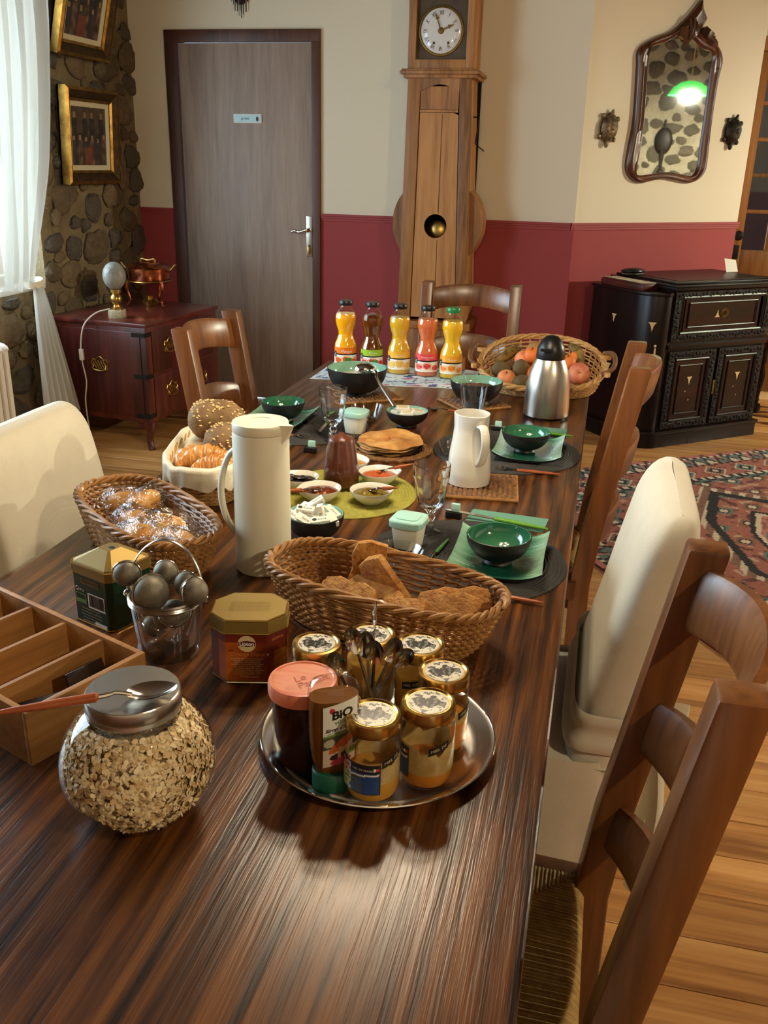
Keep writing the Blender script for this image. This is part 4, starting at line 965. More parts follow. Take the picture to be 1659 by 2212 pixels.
# ================================================================ mahogany chest in the corner
cs = thing('campaign_chest', 'dark mahogany chest with brass straps in the corner by the stone wall', 'chest', (-2.18, 4.115, 0), R(-6.5))
obj('carcass', MB().bb(-0.555,0,0,0.70,0.15,0.635), 'mahogany', cs, bevel=0.004); obj('top', MB().bb(-0.565,0.010,-0.010,0.71,0.635,0.657), 'mahogany', cs, bevel=0.005)
dd = obj('door', MB().bb(-0.52,-0.03,-0.006,0.0,0.18,0.61), 'mahogany', cs, bevel=0.003)
def bat(c, ax, parent):
    mb = MB()
    def P_(a, z, o): return (c[0]+a, c[1]-o, c[2]+z) if ax == 'x' else (c[0]+o, c[1]+a, c[2]+z)
    out = [(-0.052,0.012),(-0.04,0.03),(-0.026,0.024),(-0.014,0.036),(0,0.044),(0.014,0.036),(0.026,0.024),(0.04,0.03),(0.052,0.012),(0.042,-0.004),(0.046,-0.022),(0.02,-0.026),(0,-0.032),(-0.02,-0.026),(-0.046,-0.022),(-0.042,-0.004)]
    for i in range(16): mb.tube([P_(*out[i],0.003), P_(*out[(i+1)%16],0.003)],0.0032,6)
    for k in range(-2,3): mb.tube([P_(k*0.016-0.012,-0.02,0.003), P_(k*0.016+0.012,0.022,0.003)],0.0022,5).tube([P_(k*0.016+0.012,-0.02,0.003), P_(k*0.016-0.012,0.022,0.003)],0.0022,5)
    h = obj('handle_plate', mb, 'brass', parent)
    obj('bail', MB().tube(catmull([P_(-0.036,0.002,0.004),P_(-0.036,-0.02,0.014),P_(0,-0.028,0.016),P_(0.036,-0.02,0.014),P_(0.036,0.002,0.004)],4),0.003,8), 'brass', h)
bat((-0.275,-0.006,0.43),'x',dd)
for z in (0.60, 0.39, 0.185): obj('strap', MB().bb(-0.075,0.002,-0.0085,-0.006,z-0.011,z+0.011).bb(-0.001,0.002,-0.0085,0.05,z-0.011,z+0.011), 'iron_dark', cs)
for z0, z1 in ((0.40,0.615),(0.175,0.385)):
    dw = obj('drawer', MB().bb(0,0.006,0.05,0.65,z0,z1), 'mahogany', cs, bevel=0.003)
    for yy in (0.2, 0.5): bat((0.006,yy,(z0+z1)/2+0.01),'y',dw)
for (fx, fy) in ((-0.03,0.03),(-0.525,0.03),(-0.03,0.67),(-0.525,0.67)):
    sx = 1 if fx > -0.2 else -1; sy = 1 if fy < 0.3 else -1
    mb = MB().tube(catmull([(fx,fy,0.15),(fx+sx*0.012,fy-sy*0.006,0.11),(fx-sx*0.005,fy+sy*0.002,0.06),(fx+sx*0.004,fy-sy*0.002,0.02),(fx+sx*0.014,fy-sy*0.01,0.0)],5),[0.03-0.012*math.sin(min(1,i/14)*PI/2) for i in range(21)],10)
    mb.bb(fx-0.05,fx+0.03,fy-0.028,fy+0.028,0.118,0.15); obj('foot', mb, 'mahogany', cs)
# small lamp with crackled glass globe
lp = thing('table_lamp', 'small lamp with grey crackled egg globe and marble base on the chest', 'lamp', (-2.394, 4.245, 0.657), R(12))
obj('base', MB().bb(-0.036,0.036,-0.036,0.036,0,0.04), 'marble', lp, bevel=0.003); obj('stem', MB().lathe([(0,0.04),(0.028,0.04),(0.03,0.05),(0.018,0.056),(0.016,0.064),(0.026,0.078),(0.03,0.093),(0.026,0.108),(0.016,0.12),(0.026,0.126),(0.026,0.142),(0,0.142)],24), 'brass', lp)
obj('globe', MB().ball((0,0,0.208),(0.057,0.057,0.069),28,18), 'frosted_globe', lp)
cd = obj('cord', MB().tube(catmull([(-0.03,-0.02,0.046),(-0.09,-0.06,0.03),(-0.135,-0.118,-0.02),(-0.15,-0.145,-0.11),(-0.152,-0.145,-0.20),(-0.14,-0.145,-0.30),(-0.155,-0.145,-0.42),(-0.15,-0.13,-0.64)],6),0.0035,6), 'cord', lp)
obj('cord_switch', MB().box((-0.151,-0.147,-0.165),(0.024,0.018,0.058)), 'cord', cd, bevel=0.006)
# copper chafing dish
cf = thing('chafing_dish', 'copper chafing dish with lid on a three-legged brass stand', 'chafing dish', (-2.43, 4.68, 0.657)); cf.scale = (1.38, 1.38, 1.05)
obj('pan', MB().lathe([(0,0.115),(0.07,0.118),(0.078,0.135),(0.08,0.14),(0.08,0.19),(0.088,0.193),(0.086,0.196),(0.0,0.196)],36), 'copper', cf); ld = obj('lid', MB().lathe([(0.086,0.197),(0.07,0.212),(0.04,0.222),(0,0.225)],36), 'copper', cf)
obj('lid_handle', MB().tube(catmull([(-0.03,0,0.222),(-0.028,0,0.238),(0.0,0,0.232),(0.028,0,0.238),(0.03,0,0.222)],4),0.004,8), 'brass', ld)
for s in (-1,1): obj('pan_handle', MB().tube(catmull([(s*0.08,0,0.175),(s*0.10,0,0.19),(s*0.118,0,0.215)],4),0.005,8), 'brass', cf)
obj('stand_ring', MB().tube([(0.084*math.cos(2*PI*k/30),0.084*math.sin(2*PI*k/30),0.13) for k in range(30)],0.004,8,closed=True), 'brass', cf)
for k in range(3):
    a = R(-60+120*k+30); d = Vector((math.cos(a),math.sin(a),0)); obj('stand_leg', MB().tube(catmull([d*0.084+Vector((0,0,0.13)),d*0.088+Vector((0,0,0.09)),d*0.078+Vector((0,0,0.03)),d*0.09+Vector((0,0,0.004))],5),[0.007]*6+[0.0055]*10,8), 'copper', cf)
obj('burner', MB().lathe([(0,0.0),(0.03,0.002),(0.036,0.02),(0.02,0.034),(0.012,0.04),(0.016,0.052),(0,0.054)],20), 'brass', cf)
# curtain, radiator
cu = thing('net_curtain', 'white sheer curtain tied back beside the stone wall', 'curtain', (0,0,0)); CX = -2.66
def cur(u, v):
    topY, topZ = 4.27-1.35*u, 2.34
    botY = 3.955-1.15*u**1.3; botZ = 0.845-0.04*math.sin(min(1,u*2.2)*PI)+0.10*u
    w = v**1.6; e = 1-0.85*smooth01((v-0.6)/0.4)*(1-smooth01(u*3))
    Y = topY*(1-w)+botY*w; Z = topZ*(1-v)+botZ*v
    fold = 0.030*math.sin(u*70+1.5*math.sin(v*3))*e+0.012*math.sin(u*160+v*2)*e
    return (CX+fold, Y+0.010*math.cos(u*70)*e, Z)
obj('curtain_panel', MB().grid(cur, 150, 40), 'sheer_curtain', cu, smooth=80)
def skirt_(u, v):
    w = 0.03+0.115*v**0.8; Y = 3.955-0.02*v+(u-0.5)*2*w+0.03*v; Z = 0.85-0.66*v
    return (CX+0.02+0.03*math.sin(u*32)*(0.3+0.7*v)+0.05*v, Y, Z)
obj('curtain_tail', MB().grid(skirt_, 70, 24), 'sheer_curtain', cu, smooth=80)
obj('tie_back', MB().grid(lambda u, v: (CX+0.045*math.cos(2*PI*u), 3.955+0.042*math.sin(2*PI*u), 0.85+0.03*(v-0.5)+0.01*math.sin(2*PI*u)), 24, 5, cu=True), 'liner_cotton', cu)
obj('curtain_rod', MB().tube([(CX,0.9,2.36),(CX,4.34,2.36)],0.012,10), 'brass', cu)
obj('rod_bracket', MB().bb(XL,CX,4.31,4.33,2.35,2.37).bb(XL,CX,0.92,0.94,2.35,2.37), 'brass', cu)
rd = thing('radiator', 'white cast iron column radiator under the window', 'radiator', (-2.665, 3.625, 0))
for k in range(14):
    y0 = -0.045*k-0.02
    for dx in (-0.05, 0.0, 0.05): obj('column', MB().tube([(dx,y0,0.13),(dx,y0,0.59)],0.0155,10), 'radiator_paint', rd) if dx == 0.05 or k < 1 else None
    obj('header', MB().ball((0,y0,0.60),(0.075,0.021,0.03),14,8).ball((0,y0,0.115),(0.075,0.021,0.03),14,8), 'radiator_paint', rd)
obj('foot', MB().bb(-0.05,0.05,-0.035,-0.01,0,0.1).bb(-0.05,0.05,-0.62,-0.595,0,0.1), 'radiator_paint', rd)

# ================================================================ two framed pictures on the stone wall
def picture(label, y0, y1, z0, z1, tilt, off, colfn):
    w, h = y1-y0, z1-z0
    t = thing('framed_picture', label, 'picture', (XL+off, (y0+y1)/2, z0), rot=(0, tilt, 0), group='gilt framed pictures on the stone wall')
    def ringbar(nm, a, b, d0, d1, mat):   # frame ring between insets a and b
        mb = MB(); 
        o = [(-w/2+a,a),(w/2-a,a),(w/2-a,h-a),(-w/2+a,h-a)]; i_ = [(-w/2+b,b),(w/2-b,b),(w/2-b,h-b),(-w/2+b,h-b)]
        vs = [(0,p[0],p[1]) for p in o]+[(d0,p[0],p[1]) for p in o]+[(d1,p[0],p[1]) for p in i_]+[(0,p[0],p[1]) for p in i_]
        fs = []
        for k in range(4):
            j = (k+1)%4; fs += [(k,j,4+j,4+k),(4+k,4+j,8+j,8+k),(8+k,8+j,12+j,12+k)]
        mb.add(vs, fs); return obj(nm, mb, mat, t, smooth=0)
    ringbar('outer_frame',0,0.016,0.05,0.058,'brass_gilt'); ringbar('frame_bead',0.016,0.055,0.052,0.03,'gilt_dark'); ringbar('inner_frame',0.055,0.068,0.038,0.03,'brass_gilt'); ringbar('mount',0.068,0.092,0.024,0.018,'linen_mount')
    obj('backing', MB().bb(0.0,0.010,-w/2,w/2,0,h), 'gilt_dark', t)
    bd = MB()
    n = 26
    for k in range(n):
        f = k/(n-1)
        for p in ((w/2,h*f),): bd.ball((0.03,p[0],p[1]),(0.012,0.008,0.008),6,4)
    obj('frame_beading', bd, 'gilt_dark', t, kind='stuff')
    patch('canvas', t, 60, 60, colfn, lambda u, v: (0.014, -w/2+0.088+(w-0.176)*u, 0.088+(h-0.176)*v), 'print_canvas')
def crowd(u, v, seed=0):
    # dim brown group scene: rows of standing figures against a dark wall
    base = (70,54,36) if v > 0.55 else (58,42,28)
    n = fn3(u*9+seed, v*9)*26
    c = [base[0]+n, base[1]+n*0.8, base[2]+n*0.6]
    for k in range(4):
        cx_ = 0.12+0.25*k+0.03*math.sin(k*2+seed); dx = u-cx_
        if abs(dx) < 0.07 and 0.35 < v < 0.80: c = [40+n,34+n,28+n]
        if abs(dx) < 0.035 and 0.80 < v < 0.90: c = [136+n,104+n,76+n]
    for k in range(6):
        cx_ = 0.08+0.17*k; dx = u-cx_
        if abs(dx) < 0.06 and v < 0.42+0.06*math.sin(k*3+seed): c = [86+n*2,66+n*2,50+n*2] if k % 2 else [50+n,44+n,44+n]
        if abs(dx) < 0.03 and 0.43 < v-0.06*math.sin(k*3+seed) < 0.50: c = [140+n,110+n,84+n]
    if abs(u-0.48) < 0.12 and v < 0.32: c = [110+n,56+n*0.6,34+n*0.5]
    return tuple(max(10, min(220, x)) for x in c)
picture('gilt framed picture with a crowd of figures above the chest', 4.455, 4.985, 1.285, 1.755, R(3), 0.03, lambda u, v: crowd(u, v, 0))
picture('gilt framed picture leaning forward at the top left edge', 4.45, 4.96, 1.905, 2.41, R(15), 0.03, lambda u, v: crowd(u, v, 5.3))
# tinsel ornament above the door
orn = thing('tinsel_ornament', 'green and silver fringed ornament hanging above the grey door', 'ornament', (-2.105, YF-0.002, 2.37))
obj('ornament_heart', MB().lathe([(0,-0.022),(0.03,-0.02),(0.05,0.0),(0.0,0.0)],20,M=RX,c=(0.0,-0.004,-0.085),sy=1.3), 'wine_red', orn); obj('ornament_centre', MB().ball((0.0,-0.03,-0.085),(0.012,0.006,0.022),10,8), 'ink_cream', orn)
for k in range(27):
    f = k/26*2-1; x = f*0.125; top = -0.0+0.02*math.cos(f*2); bot = -0.222+0.19*abs(f)**1.15+0.02*rnd.random()
    obj('tinsel_strand', MB().bar((x,-0.006-0.004*rnd.random(),top),(x*0.97+0.006*rnd.uniform(-1,1),-0.010-0.008*rnd.random(),bot),0.008,0.0015), 'tinsel_silver' if k % 5 == 2 else 'tinsel_green', orn, smooth=0)
obj('hanger', MB().tube([(0,-0.004,0),(0,-0.001,0.06)],0.002,6), 'tinsel_green', orn)
# bellows hanging on the far stone wall, seen in the mirror
bl = thing('fire_bellows', 'dark leather fire bellows hanging on the pale stone wall', 'bellows', (XR-0.05, 4.76, 1.38))
obj('bellows_body', MB().ball((0,0,0.34),(0.03,0.10,0.14),16,10), 'iron_dark', bl); obj('nozzle', MB().tube([(0,0,0.24),(0,0,0.03)],[0.03,0.012],10), 'iron_dark', bl); obj('bellows_knob', MB().ball((0,0,0.01),(0.02,0.035,0.035),10,8), 'iron_dark', bl); obj('handle', MB().tube([(0,0,0.44),(0,0,0.56)],0.014,8), 'iron_dark', bl)
# ================================================================ baskets
def oval(rx, ry, a, e=0.72):
    c, s = math.cos(a), math.sin(a); return Vector(((abs(c)**e)*(1 if c >= 0 else -1)*rx, (abs(s)**e)*(1 if s >= 0 else -1)*ry, 0))
def wicker(label, loc, rz, rx, ry, h, mat, stakes=44, rows=13, base=0.80, hf=None, rim_r=0.0038, name='bread_basket', group=None, strand=0.0031, e=0.72, rimmat=None):
    t = thing(name, label, 'basket', loc, rz, group); hf = hf or (lambda a: 1.0)
    def P_(a, f, off=0.0):
        k = base+(1-base)*f**0.8; p = oval(rx*k, ry*k, a, e); n = Vector((p.x/(rx*rx), p.y/(ry*ry), 0)).normalized()
        return p+n*off+Vector((0,0,0.006+(h*hf(a)-0.010)*f))
    bm_ = MB(); n = stakes*2
    for r_ in range(rows):
        f = r_/(rows-1)*0.96+0.01
        bm_.tube([P_(2*PI*k/n, f, 0.0034*(1 if ((k//1)+r_) % 2 else -1)*(1 if k % 2 == 0 else 0.2)) for k in range(n)], strand, 5, closed=True, sy=0.75)
    obj('weave', bm_, mat, t, kind='stuff')
    sm_ = MB()
    for k in range(stakes): sm_.tube([P_(2*PI*(k+0.5)/stakes, f) for f in (0.0,0.33,0.66,1.0)], 0.0024, 5)
    obj('stakes', sm_, mat, t, kind='stuff')
    rm_ = MB()
    for j in range(3):
        rm_.tube([P_(2*PI*k/n, 1.0, 0.005*math.cos(k*0.9+j*2.1))+Vector((0,0,0.005*math.sin(k*0.9+j*2.1)+0.003)) for k in range(n)], rim_r, 6, closed=True)
    obj('braided_rim', rm_, rimmat or mat, t)
    bs = MB()
    for q in (0.25,0.5,0.75,0.98): bs.tube([oval(rx*base*q, ry*base*q, 2*PI*k/40, e)+Vector((0,0,0.0045)) for k in range(40)], 0.004, 5, closed=True)
    bs.prism([tuple(oval(rx*base*0.99, ry*base*0.99, 2*PI*k/40, e))[:2] for k in range(40)], 0.001, 0.004)
    obj('woven_base', bs, mat, t); return t
wicker('long oval wicker basket with rusks in the middle of the table', (-0.283,1.238,T), R(-15.6), 0.195, 0.088, 0.088, 'wicker', 50, 16)
wicker('wicker basket of wrapped cakes beside the left white chair', (-0.765,1.398,T), R(-38.7), 0.19, 0.088, 0.088, 'wicker', 48, 16)
wicker('wicker basket with a white cloth lining holding bread and croissants', (-0.80,1.79,T), R(103), 0.185, 0.085, 0.085, 'wicker_pale', 46, 15, name='bread_basket')
# cloth lining of the bread basket
ln = MB(); LRX, LRY = 0.183, 0.083
def lining(u, v):
    a = 2*PI*u
    prof = [(0.70,0.012),(0.80,0.05),(0.95,0.086),(1.04,0.101),(1.11,0.096),(1.12,0.076),(1.105+0.03*math.sin(a*9),0.056+0.006*math.sin(a*13))]
    f = v*(len(prof)-1); i = min(int(f), len(prof)-2); q = f-i; k = prof[i][0]*(1-q)+prof[i+1][0]*q; z = prof[i][1]*(1-q)+prof[i+1][1]*q
    k += 0.02*math.sin(a*17)*v; p = oval(LRX*k, LRY*(k+0.03*v), a); return (p.x, p.y, z+0.003*math.sin(a*11)*v)
ln.grid(lining, 90, 22, cu=True); lo = obj('cloth_lining', ln, 'liner_cotton', None, smooth=80, loc=(-0.80,1.79,T), rot=(0,0,R(103))); tag(lo, 'white gathered cloth lining inside the bread basket', 'cloth')
bpy.data.objects  # (lining rests in the basket)
# breads
def rotm(rz, rx_=0, ry_=0): return Euler((rx_, ry_, rz)).to_matrix()
def seeded_roll(label, loc, rz, tilt):
    t = thing('seeded_roll', label, 'bread roll', loc, rot=(tilt, 0.1, rz), group='seeded rolls in the lined basket')
    def shp(d): return 1+0.06*mnoise.noise(d*2.2)
    rr = (0.062,0.044,0.038)
    def sup(d):
        e = 0.72; v = Vector(((abs(d.x)**e)*(1 if d.x > 0 else -1), (abs(d.y)**e)*(1 if d.y > 0 else -1), (abs(d.z)**0.9)*(1 if d.z > 0 else -1))); return v
    mb = MB().grid(lambda u, v: [sup(Vector((math.sin(PI*v)*math.cos(2*PI*u), math.sin(PI*v)*math.sin(2*PI*u), math.cos(PI*v))))[k]*rr[k]*(1+0.08*mnoise.noise(Vector((u*7,v*7,1)))) for k in range(3)], 32, 20, cu=True)
    b_ = obj('roll', mb, 'bread_seeded', t, smooth=80)
    sd = MB(); r3 = random.Random(int(loc[0]*1000))
    for k in range(75):
        a, q = r3.uniform(0,2*PI), r3.uniform(0.0,0.40); d = Vector((math.sin(PI*q)*math.cos(a), math.sin(PI*q)*math.sin(a), math.cos(PI*q))); s_ = sup(d)
        sd.ball((s_.x*rr[0]*1.02,s_.y*rr[1]*1.02,s_.z*rr[2]*1.03),(0.0038,0.0022,0.0014),6,4,M=rotm(r3.uniform(0,3)))
    obj('oat_seeds', sd, 'seed', b_, kind='stuff')
seeded_roll('dark seeded roll on top of the lined bread basket', (-0.800,1.812,T+0.142), R(25), R(28))
seeded_roll('dark seeded roll tucked behind the white thermos jug', (-0.748,1.768,T+0.108), R(60), R(25))
pb = obj('pale_roll', MB().ball((0,0,0),(0.075,0.033,0.03),20,12), 'bread_pale', None, loc=(-0.825,1.80,T+0.085), rot=(0.3,-0.35,R(70))); tag(pb, 'pale long bread roll leaning in the lined basket', 'bread roll')
def croissant(label, loc, rz, tilt=0.2, s=1.0):
    t = thing('croissant', label, 'croissant', loc, rot=(tilt, 0, rz), group='croissants in the lined basket')
    pts, rs = [], []
    for k in range(33):
        f = k/32*2-1; a = f*1.15; pts.append((0.055*math.sin(a)*s, -0.028*(1-math.cos(a))*1.6*s, 0)); env = max(0.06, (1-abs(f)**1.7))
        rs.append(s*(0.022*env+0.003)*(1+0.09*math.cos(f*PI*7)))
    obj('pastry', MB().tube(pts, rs, 14, sy=0.9), 'croissant', t, smooth=80)
    fl_ = MB()
    for k in (4,9,14,19,24,28): fl_.tube([Vector(pts[k])+Vector((0.004*math.cos(x*1.3),math.cos(x)*rs[k]*1.03,math.sin(x)*rs[k]*0.95)) for x in [PI*j/10 for j in range(11)]], 0.0012, 5)
    obj('layers', fl_, 'brioche', t)
croissant('croissant at the left of the lined basket', (-0.818,1.715,T+0.086), R(60)); croissant('large croissant in the middle of the lined basket', (-0.775,1.705,T+0.092), R(15), 0.3, 1.15); croissant('croissant at the front rim of the lined basket', (-0.745,1.672,T+0.088), R(10), 0.2, 0.9)
# wrapped cakes
def wrapped(label, loc, rz, tilt, s=1.0, seed=0):
    t = thing('wrapped_cake', label, 'cake', loc, rot=(tilt, 0.1*math.sin(seed*3), rz), group='cellophane wrapped cakes')
    obj('cake', MB().ball((0,0,0),(0.036*s,0.022*s,0.02*s),20,12,disp=lambda d: 1+0.07*mnoise.noise(d*2+Vector((seed,0,0)))), 'brioche', t)
    def wr(u, v):
        a = 2*PI*u; x = (v*2-1)*0.058*s; q = abs(v*2-1)
        r = (0.026*math.sqrt(max(0,1-min(1,q/0.8)**2.5))+0.004+(0.010*max(0,(q-0.78)/0.22)))*s
        n_ = 1+0.22*mnoise.noise(Vector((math.cos(a)*1.8+seed*5, math.sin(a)*1.8, v*5)))
        if q > 0.78: return (x, r*1.9*math.cos(a)*n_, r*0.25*math.sin(a)+0.004*math.sin(a*6+seed))
        return (x, r*math.cos(a)*n_, r*0.92*math.sin(a)*n_)
    w_ = obj('wrapper', MB().grid(wr, 22, 26, cu=True), 'cellophane', t, smooth=20)
    text('print', 'MADELEINE', 0.008*s, 'ink', w_, lambda x, y: (x, -0.006+y*1.0, 0.0285*s), align='CENTER')
wc = [((-0.838,1.470),20,0.3,1.0,'standing at the back of the basket'),((-0.805,1.478),80,1.1,0.95,'upright at the back beside another'),((-0.79,1.405),-30,0.2,1.1,'at the left of the basket'),((-0.735,1.405),10,0.4,1.1,'in the middle with a shiny peak'),((-0.715,1.36),-50,0.2,1.0,'below the tallest one'),((-0.745,1.345),-20,0.3,1.1,'behind the glass bucket handle'),((-0.672,1.345),-40,0.25,1.0,'at the right end of the basket'),((-0.69,1.30),0,0.2,0.95,'at the front rim of the basket')]
for i, (p, rz, tl, s_, wh) in enumerate(wc): wrapped('golden cake in cellophane '+wh, (p[0], p[1], T+(0.052 if i > 1 else 0.066)), R(rz), tl, s_*1.12, i*1.7)
# rusks
def rusk(label, loc, rot, s=1.0):
    t = obj('rusk', MB().prism([(-0.042,-0.022),(0.042,-0.022),(0.045,0.004),(0.040,0.022),(0.02,0.028),(0,0.024),(-0.02,0.028),(-0.040,0.022),(-0.045,0.004)],-0.0065,0.0065), 'rusk', None, bevel=0.003, loc=loc, rot=rot); t.scale = (s,s,s); tag(t, label, 'rusk', 'rusks in the long basket'); return t
rusk('golden rusk standing up against the back rim of the basket', (-0.318,1.290,T+0.072), (R(80),R(-82),R(20)), 1.1)
rusk('seeded rusk leaning to the right in the basket', (-0.285,1.268,T+0.063), (R(65),R(-125),R(5)), 1.1)
rusk('rusk lying flat across the middle of the basket', (-0.300,1.246,T+0.046), (R(25),R(8),R(-25)), 1.15)
rusk('smooth rusk along the front rim of the basket', (-0.335,1.222,T+0.050), (R(55),0,R(-18)), 1.1)
rusk('rusk resting behind the front one', (-0.345,1.255,T+0.040), (R(35),0,R(10)), 1.0)
rusk('rusk fragment near the spoons', (-0.245,1.205,T+0.048), (R(40),R(-6),R(-20)), 0.9)
rusk('rusk lying along the right end of the basket', (-0.175,1.212,T+0.054), (R(60),R(-4),R(-6)), 1.15)
rusk('browner rusk behind the one at the right end', (-0.160,1.232,T+0.056), (R(60),R(-8),R(4)), 1.1)

# ================================================================ tray with honey jars
tr = thing('steel_tray', 'round steel tray carrying honey jars and syrup', 'tray', (-0.217,0.945,T))
obj('tray_pan', MB().lathe([(0,0.0005),(0.118,0.0005),(0.128,0.004),(0.140,0.014),(0.146,0.0155),(0.147,0.0145),(0.141,0.0125),(0.129,0.0025),(0.118,-0.0)],72), 'steel', tr); obj('tray_rim', MB().tube([(0.1465*math.cos(2*PI*k/72),0.1465*math.sin(2*PI*k/72),0.0148) for k in range(72)],0.0016,6,closed=True), 'steel_bright', tr)
TZ = T+0.0025
def lidpic(u, v):
    # pale disc with an ink drawing of a dark ridge-like cluster
    x, y = u*2-1, v*2-1
    if x*x+y*y > 1: return (206,196,176)
    n = fn3(x*3+2, y*3)+0.5*fn3(x*9, y*9)
    if abs(y-0.08*math.sin(x*5)) < 0.46-0.42*abs(x)**2+0.12*math.sin(x*9) and abs(x) < 0.85: return (36,34,32) if math.sin(x*16+n*3) > -0.45 else (120,116,106)
    if y < -0.3 and n > 0.12: return (110,106,96)
    if y > 0.42 and n > 0.2: return (90,86,78)
    return (222,212,190)
def honeylabel(u, v):
    if v > 0.93 or v < 0.02 or u > 0.985: return (40,36,36)
    if u < 0.42:
        if v > 0.6: return (176,60,56) if (int(u*16)+int(v*9)) % 3 == 0 else (206,196,176)
        return (178,186,120) if fn3(u*8, v*14) < 0.2 else (60,64,44)
    if v > 0.72: return (30,28,34) if not (u > 0.86 and 0.78 < v < 0.88) else ((226,226,226) if u < 0.92 else (196,60,50))
    if abs(v-0.62-0.12*(u-0.6)) < 0.03: return (206,206,200)
    if u > 0.66: return (36,66,120)
    return (84,70,44) if fn3(u*12, v*12) > 0 else (44,84,130)
def honey_jar(label, x, y, fill, mat, lab, strip, spin=0.0, film=True):
    t = thing('honey_jar', label, 'jar', (x, y, TZ), spin, 'honey jars on the steel tray'); RJ = 0.0325
    prof = [(0,0.0),(RJ*0.72,0.0),(RJ*0.9,0.004),(RJ,0.014),(RJ,0.076),(RJ*0.96,0.084),(RJ*0.86,0.090),(RJ*0.84,0.096)]
    obj('glass', MB().lathe(prof, 40), 'jar_glass', t)
    hp_ = [(0,0.002),(RJ*0.70,0.002),(RJ*0.87,0.006),(RJ*0.965,0.015)]
    hp_ += [(RJ*0.965,max(0.018,fill)),(RJ*0.9,fill+0.001),(0,fill+0.001)]
    obj('honey', MB().lathe(hp_, 40, flute=lambda a, z: 1.0), mat, t)
    if film:
        fm_ = MB().grid(lambda u, v: (RJ*0.975*math.cos(2*PI*u), RJ*0.975*math.sin(2*PI*u), fill+(0.078-fill)*v*(0.55+0.45*mnoise.noise(Vector((math.cos(2*PI*u)*2+x*90, math.sin(2*PI*u)*2, 0.3))))), 40, 8, cu=True)
        obj('honey_smear', fm_, 'honey_film', t)
    ld_ = obj('lid', MB().lathe([(RJ*0.90,0.090),(RJ*0.985,0.090),(RJ*1.0,0.0925),(RJ*0.985,0.095),(RJ*0.985,0.101),(RJ*0.95,0.1045),(RJ*0.86,0.1055),(RJ*0.80,0.1035),(0,0.1035)], 48), 'gold_metal', t)
    patch('lid_print', ld_, 26, 26, lidpic, lambda u, v: ((lambda a, b_: (RJ*0.74*a*math.sqrt(max(0,1-b_*b_/2)), RJ*0.74*b_*math.sqrt(max(0,1-a*a/2)), 0.1040))(u*2-1, v*2-1)), 'print_gloss')
    A0 = -PI/2
    if lab:
        patch('label', t, 46, 34, honeylabel, lambda u, v: (RJ*1.012*math.cos(A0+lab+(u-0.5)*1.9), RJ*1.012*math.sin(A0+lab+(u-0.5)*1.9), 0.018+0.040*v), 'print')
        text('label_text', 'MIEL', 0.010, 'ink_red', t, lambda x_, y_: (RJ*1.02*math.cos(A0+lab-0.62+x_/RJ), RJ*1.02*math.sin(A0+lab-0.62+x_/RJ), 0.050+y_))
        text('label_text', 'MIEL DE FRANCE', 0.0036, 'ink_white', t, lambda x_, y_: (RJ*1.02*math.cos(A0+lab+0.35+x_/RJ), RJ*1.02*math.sin(A0+lab+0.35+x_/RJ), 0.0505+y_))
    if strip is not None:
        st_ = obj('seal_strip', MB().grid(lambda u, v: (RJ*1.012*math.cos(A0+strip+(u-0.5)*0.75), RJ*1.012*math.sin(A0+strip+(u-0.5)*0.75), 0.056+0.010*v+0.008*(u-0.5)), 10, 3), 'ink', t)
        text('strip_text', 'MIEL DE', 0.0055, 'ink_cream', st_, lambda x_, y_: (RJ*1.02*math.cos(A0+strip+x_/RJ), RJ*1.02*math.sin(A0+strip+x_/RJ), 0.061+y_+0.008*(x_/RJ/0.75)))
honey_jar('honey jar at the front of the tray with a blue picture label', -0.200, 0.845, 0.030, 'honey', -0.42, 0.95, 0.0)
honey_jar('honey jar with crystals on its glass, right of the front jar', -0.1445, 0.885, 0.024, 'honey_amber', -1.45, 0.62, 0.0)
honey_jar('amber honey jar at the right rim of the tray', -0.139, 0.957, 0.045, 'honey_amber', None, 0.8, 0.4, True)
honey_jar('nearly full honey jar behind the right jars', -0.180, 1.014, 0.070, 'honey', None, -0.15, 0.0, False)
honey_jar('honey jar at the back left of the tray by the orange tea tin', -0.309, 0.980, 0.066, 'honey', None, 0.55, 0.0, False)
honey_jar('honey jar behind the glass of spoons', -0.247, 1.022, 0.070, 'honey', None, None, 0.0, False)
# coral lidded jar
cj = thing('jam_jar', 'large dark jar with a coral pink lid on the tray', 'jar', (-0.296,0.885,TZ)); RJ = 0.037
obj('glass', MB().lathe([(0,0),(RJ*0.9,0),(RJ,0.006),(RJ,0.09),(RJ*0.97,0.097),(RJ*0.95,0.10)],40), 'jar_glass', cj); obj('contents', MB().lathe([(0,0.003),(RJ*0.88,0.003),(RJ*0.97,0.008),(RJ*0.97,0.086),(0,0.086)],40), 'jam_dark', cj)
cl_ = obj('lid', MB().lathe([(RJ*0.99,0.093),(RJ*1.1,0.093),(RJ*1.12,0.097),(RJ*1.12,0.106),(RJ*1.08,0.1105),(RJ*1.0,0.111),(RJ*0.96,0.1095),(0,0.1095)],48), 'coral_lid', cj)
ca, sa_ = math.cos(R(50)), math.sin(R(50))
for dy, s_ in ((0.008,'Le'),(-0.006,'Parfait')): text('lid_lettering', s_, 0.0165, 'red_print', cl_, lambda x, y, dy=dy: (0.008+ca*(x-(0.010 if dy > 0 else 0.0))-sa_*(y+dy), 0.001+sa_*(x-(0.010 if dy > 0 else 0.0))+ca*(y+dy), 0.1099), shear=0.3)
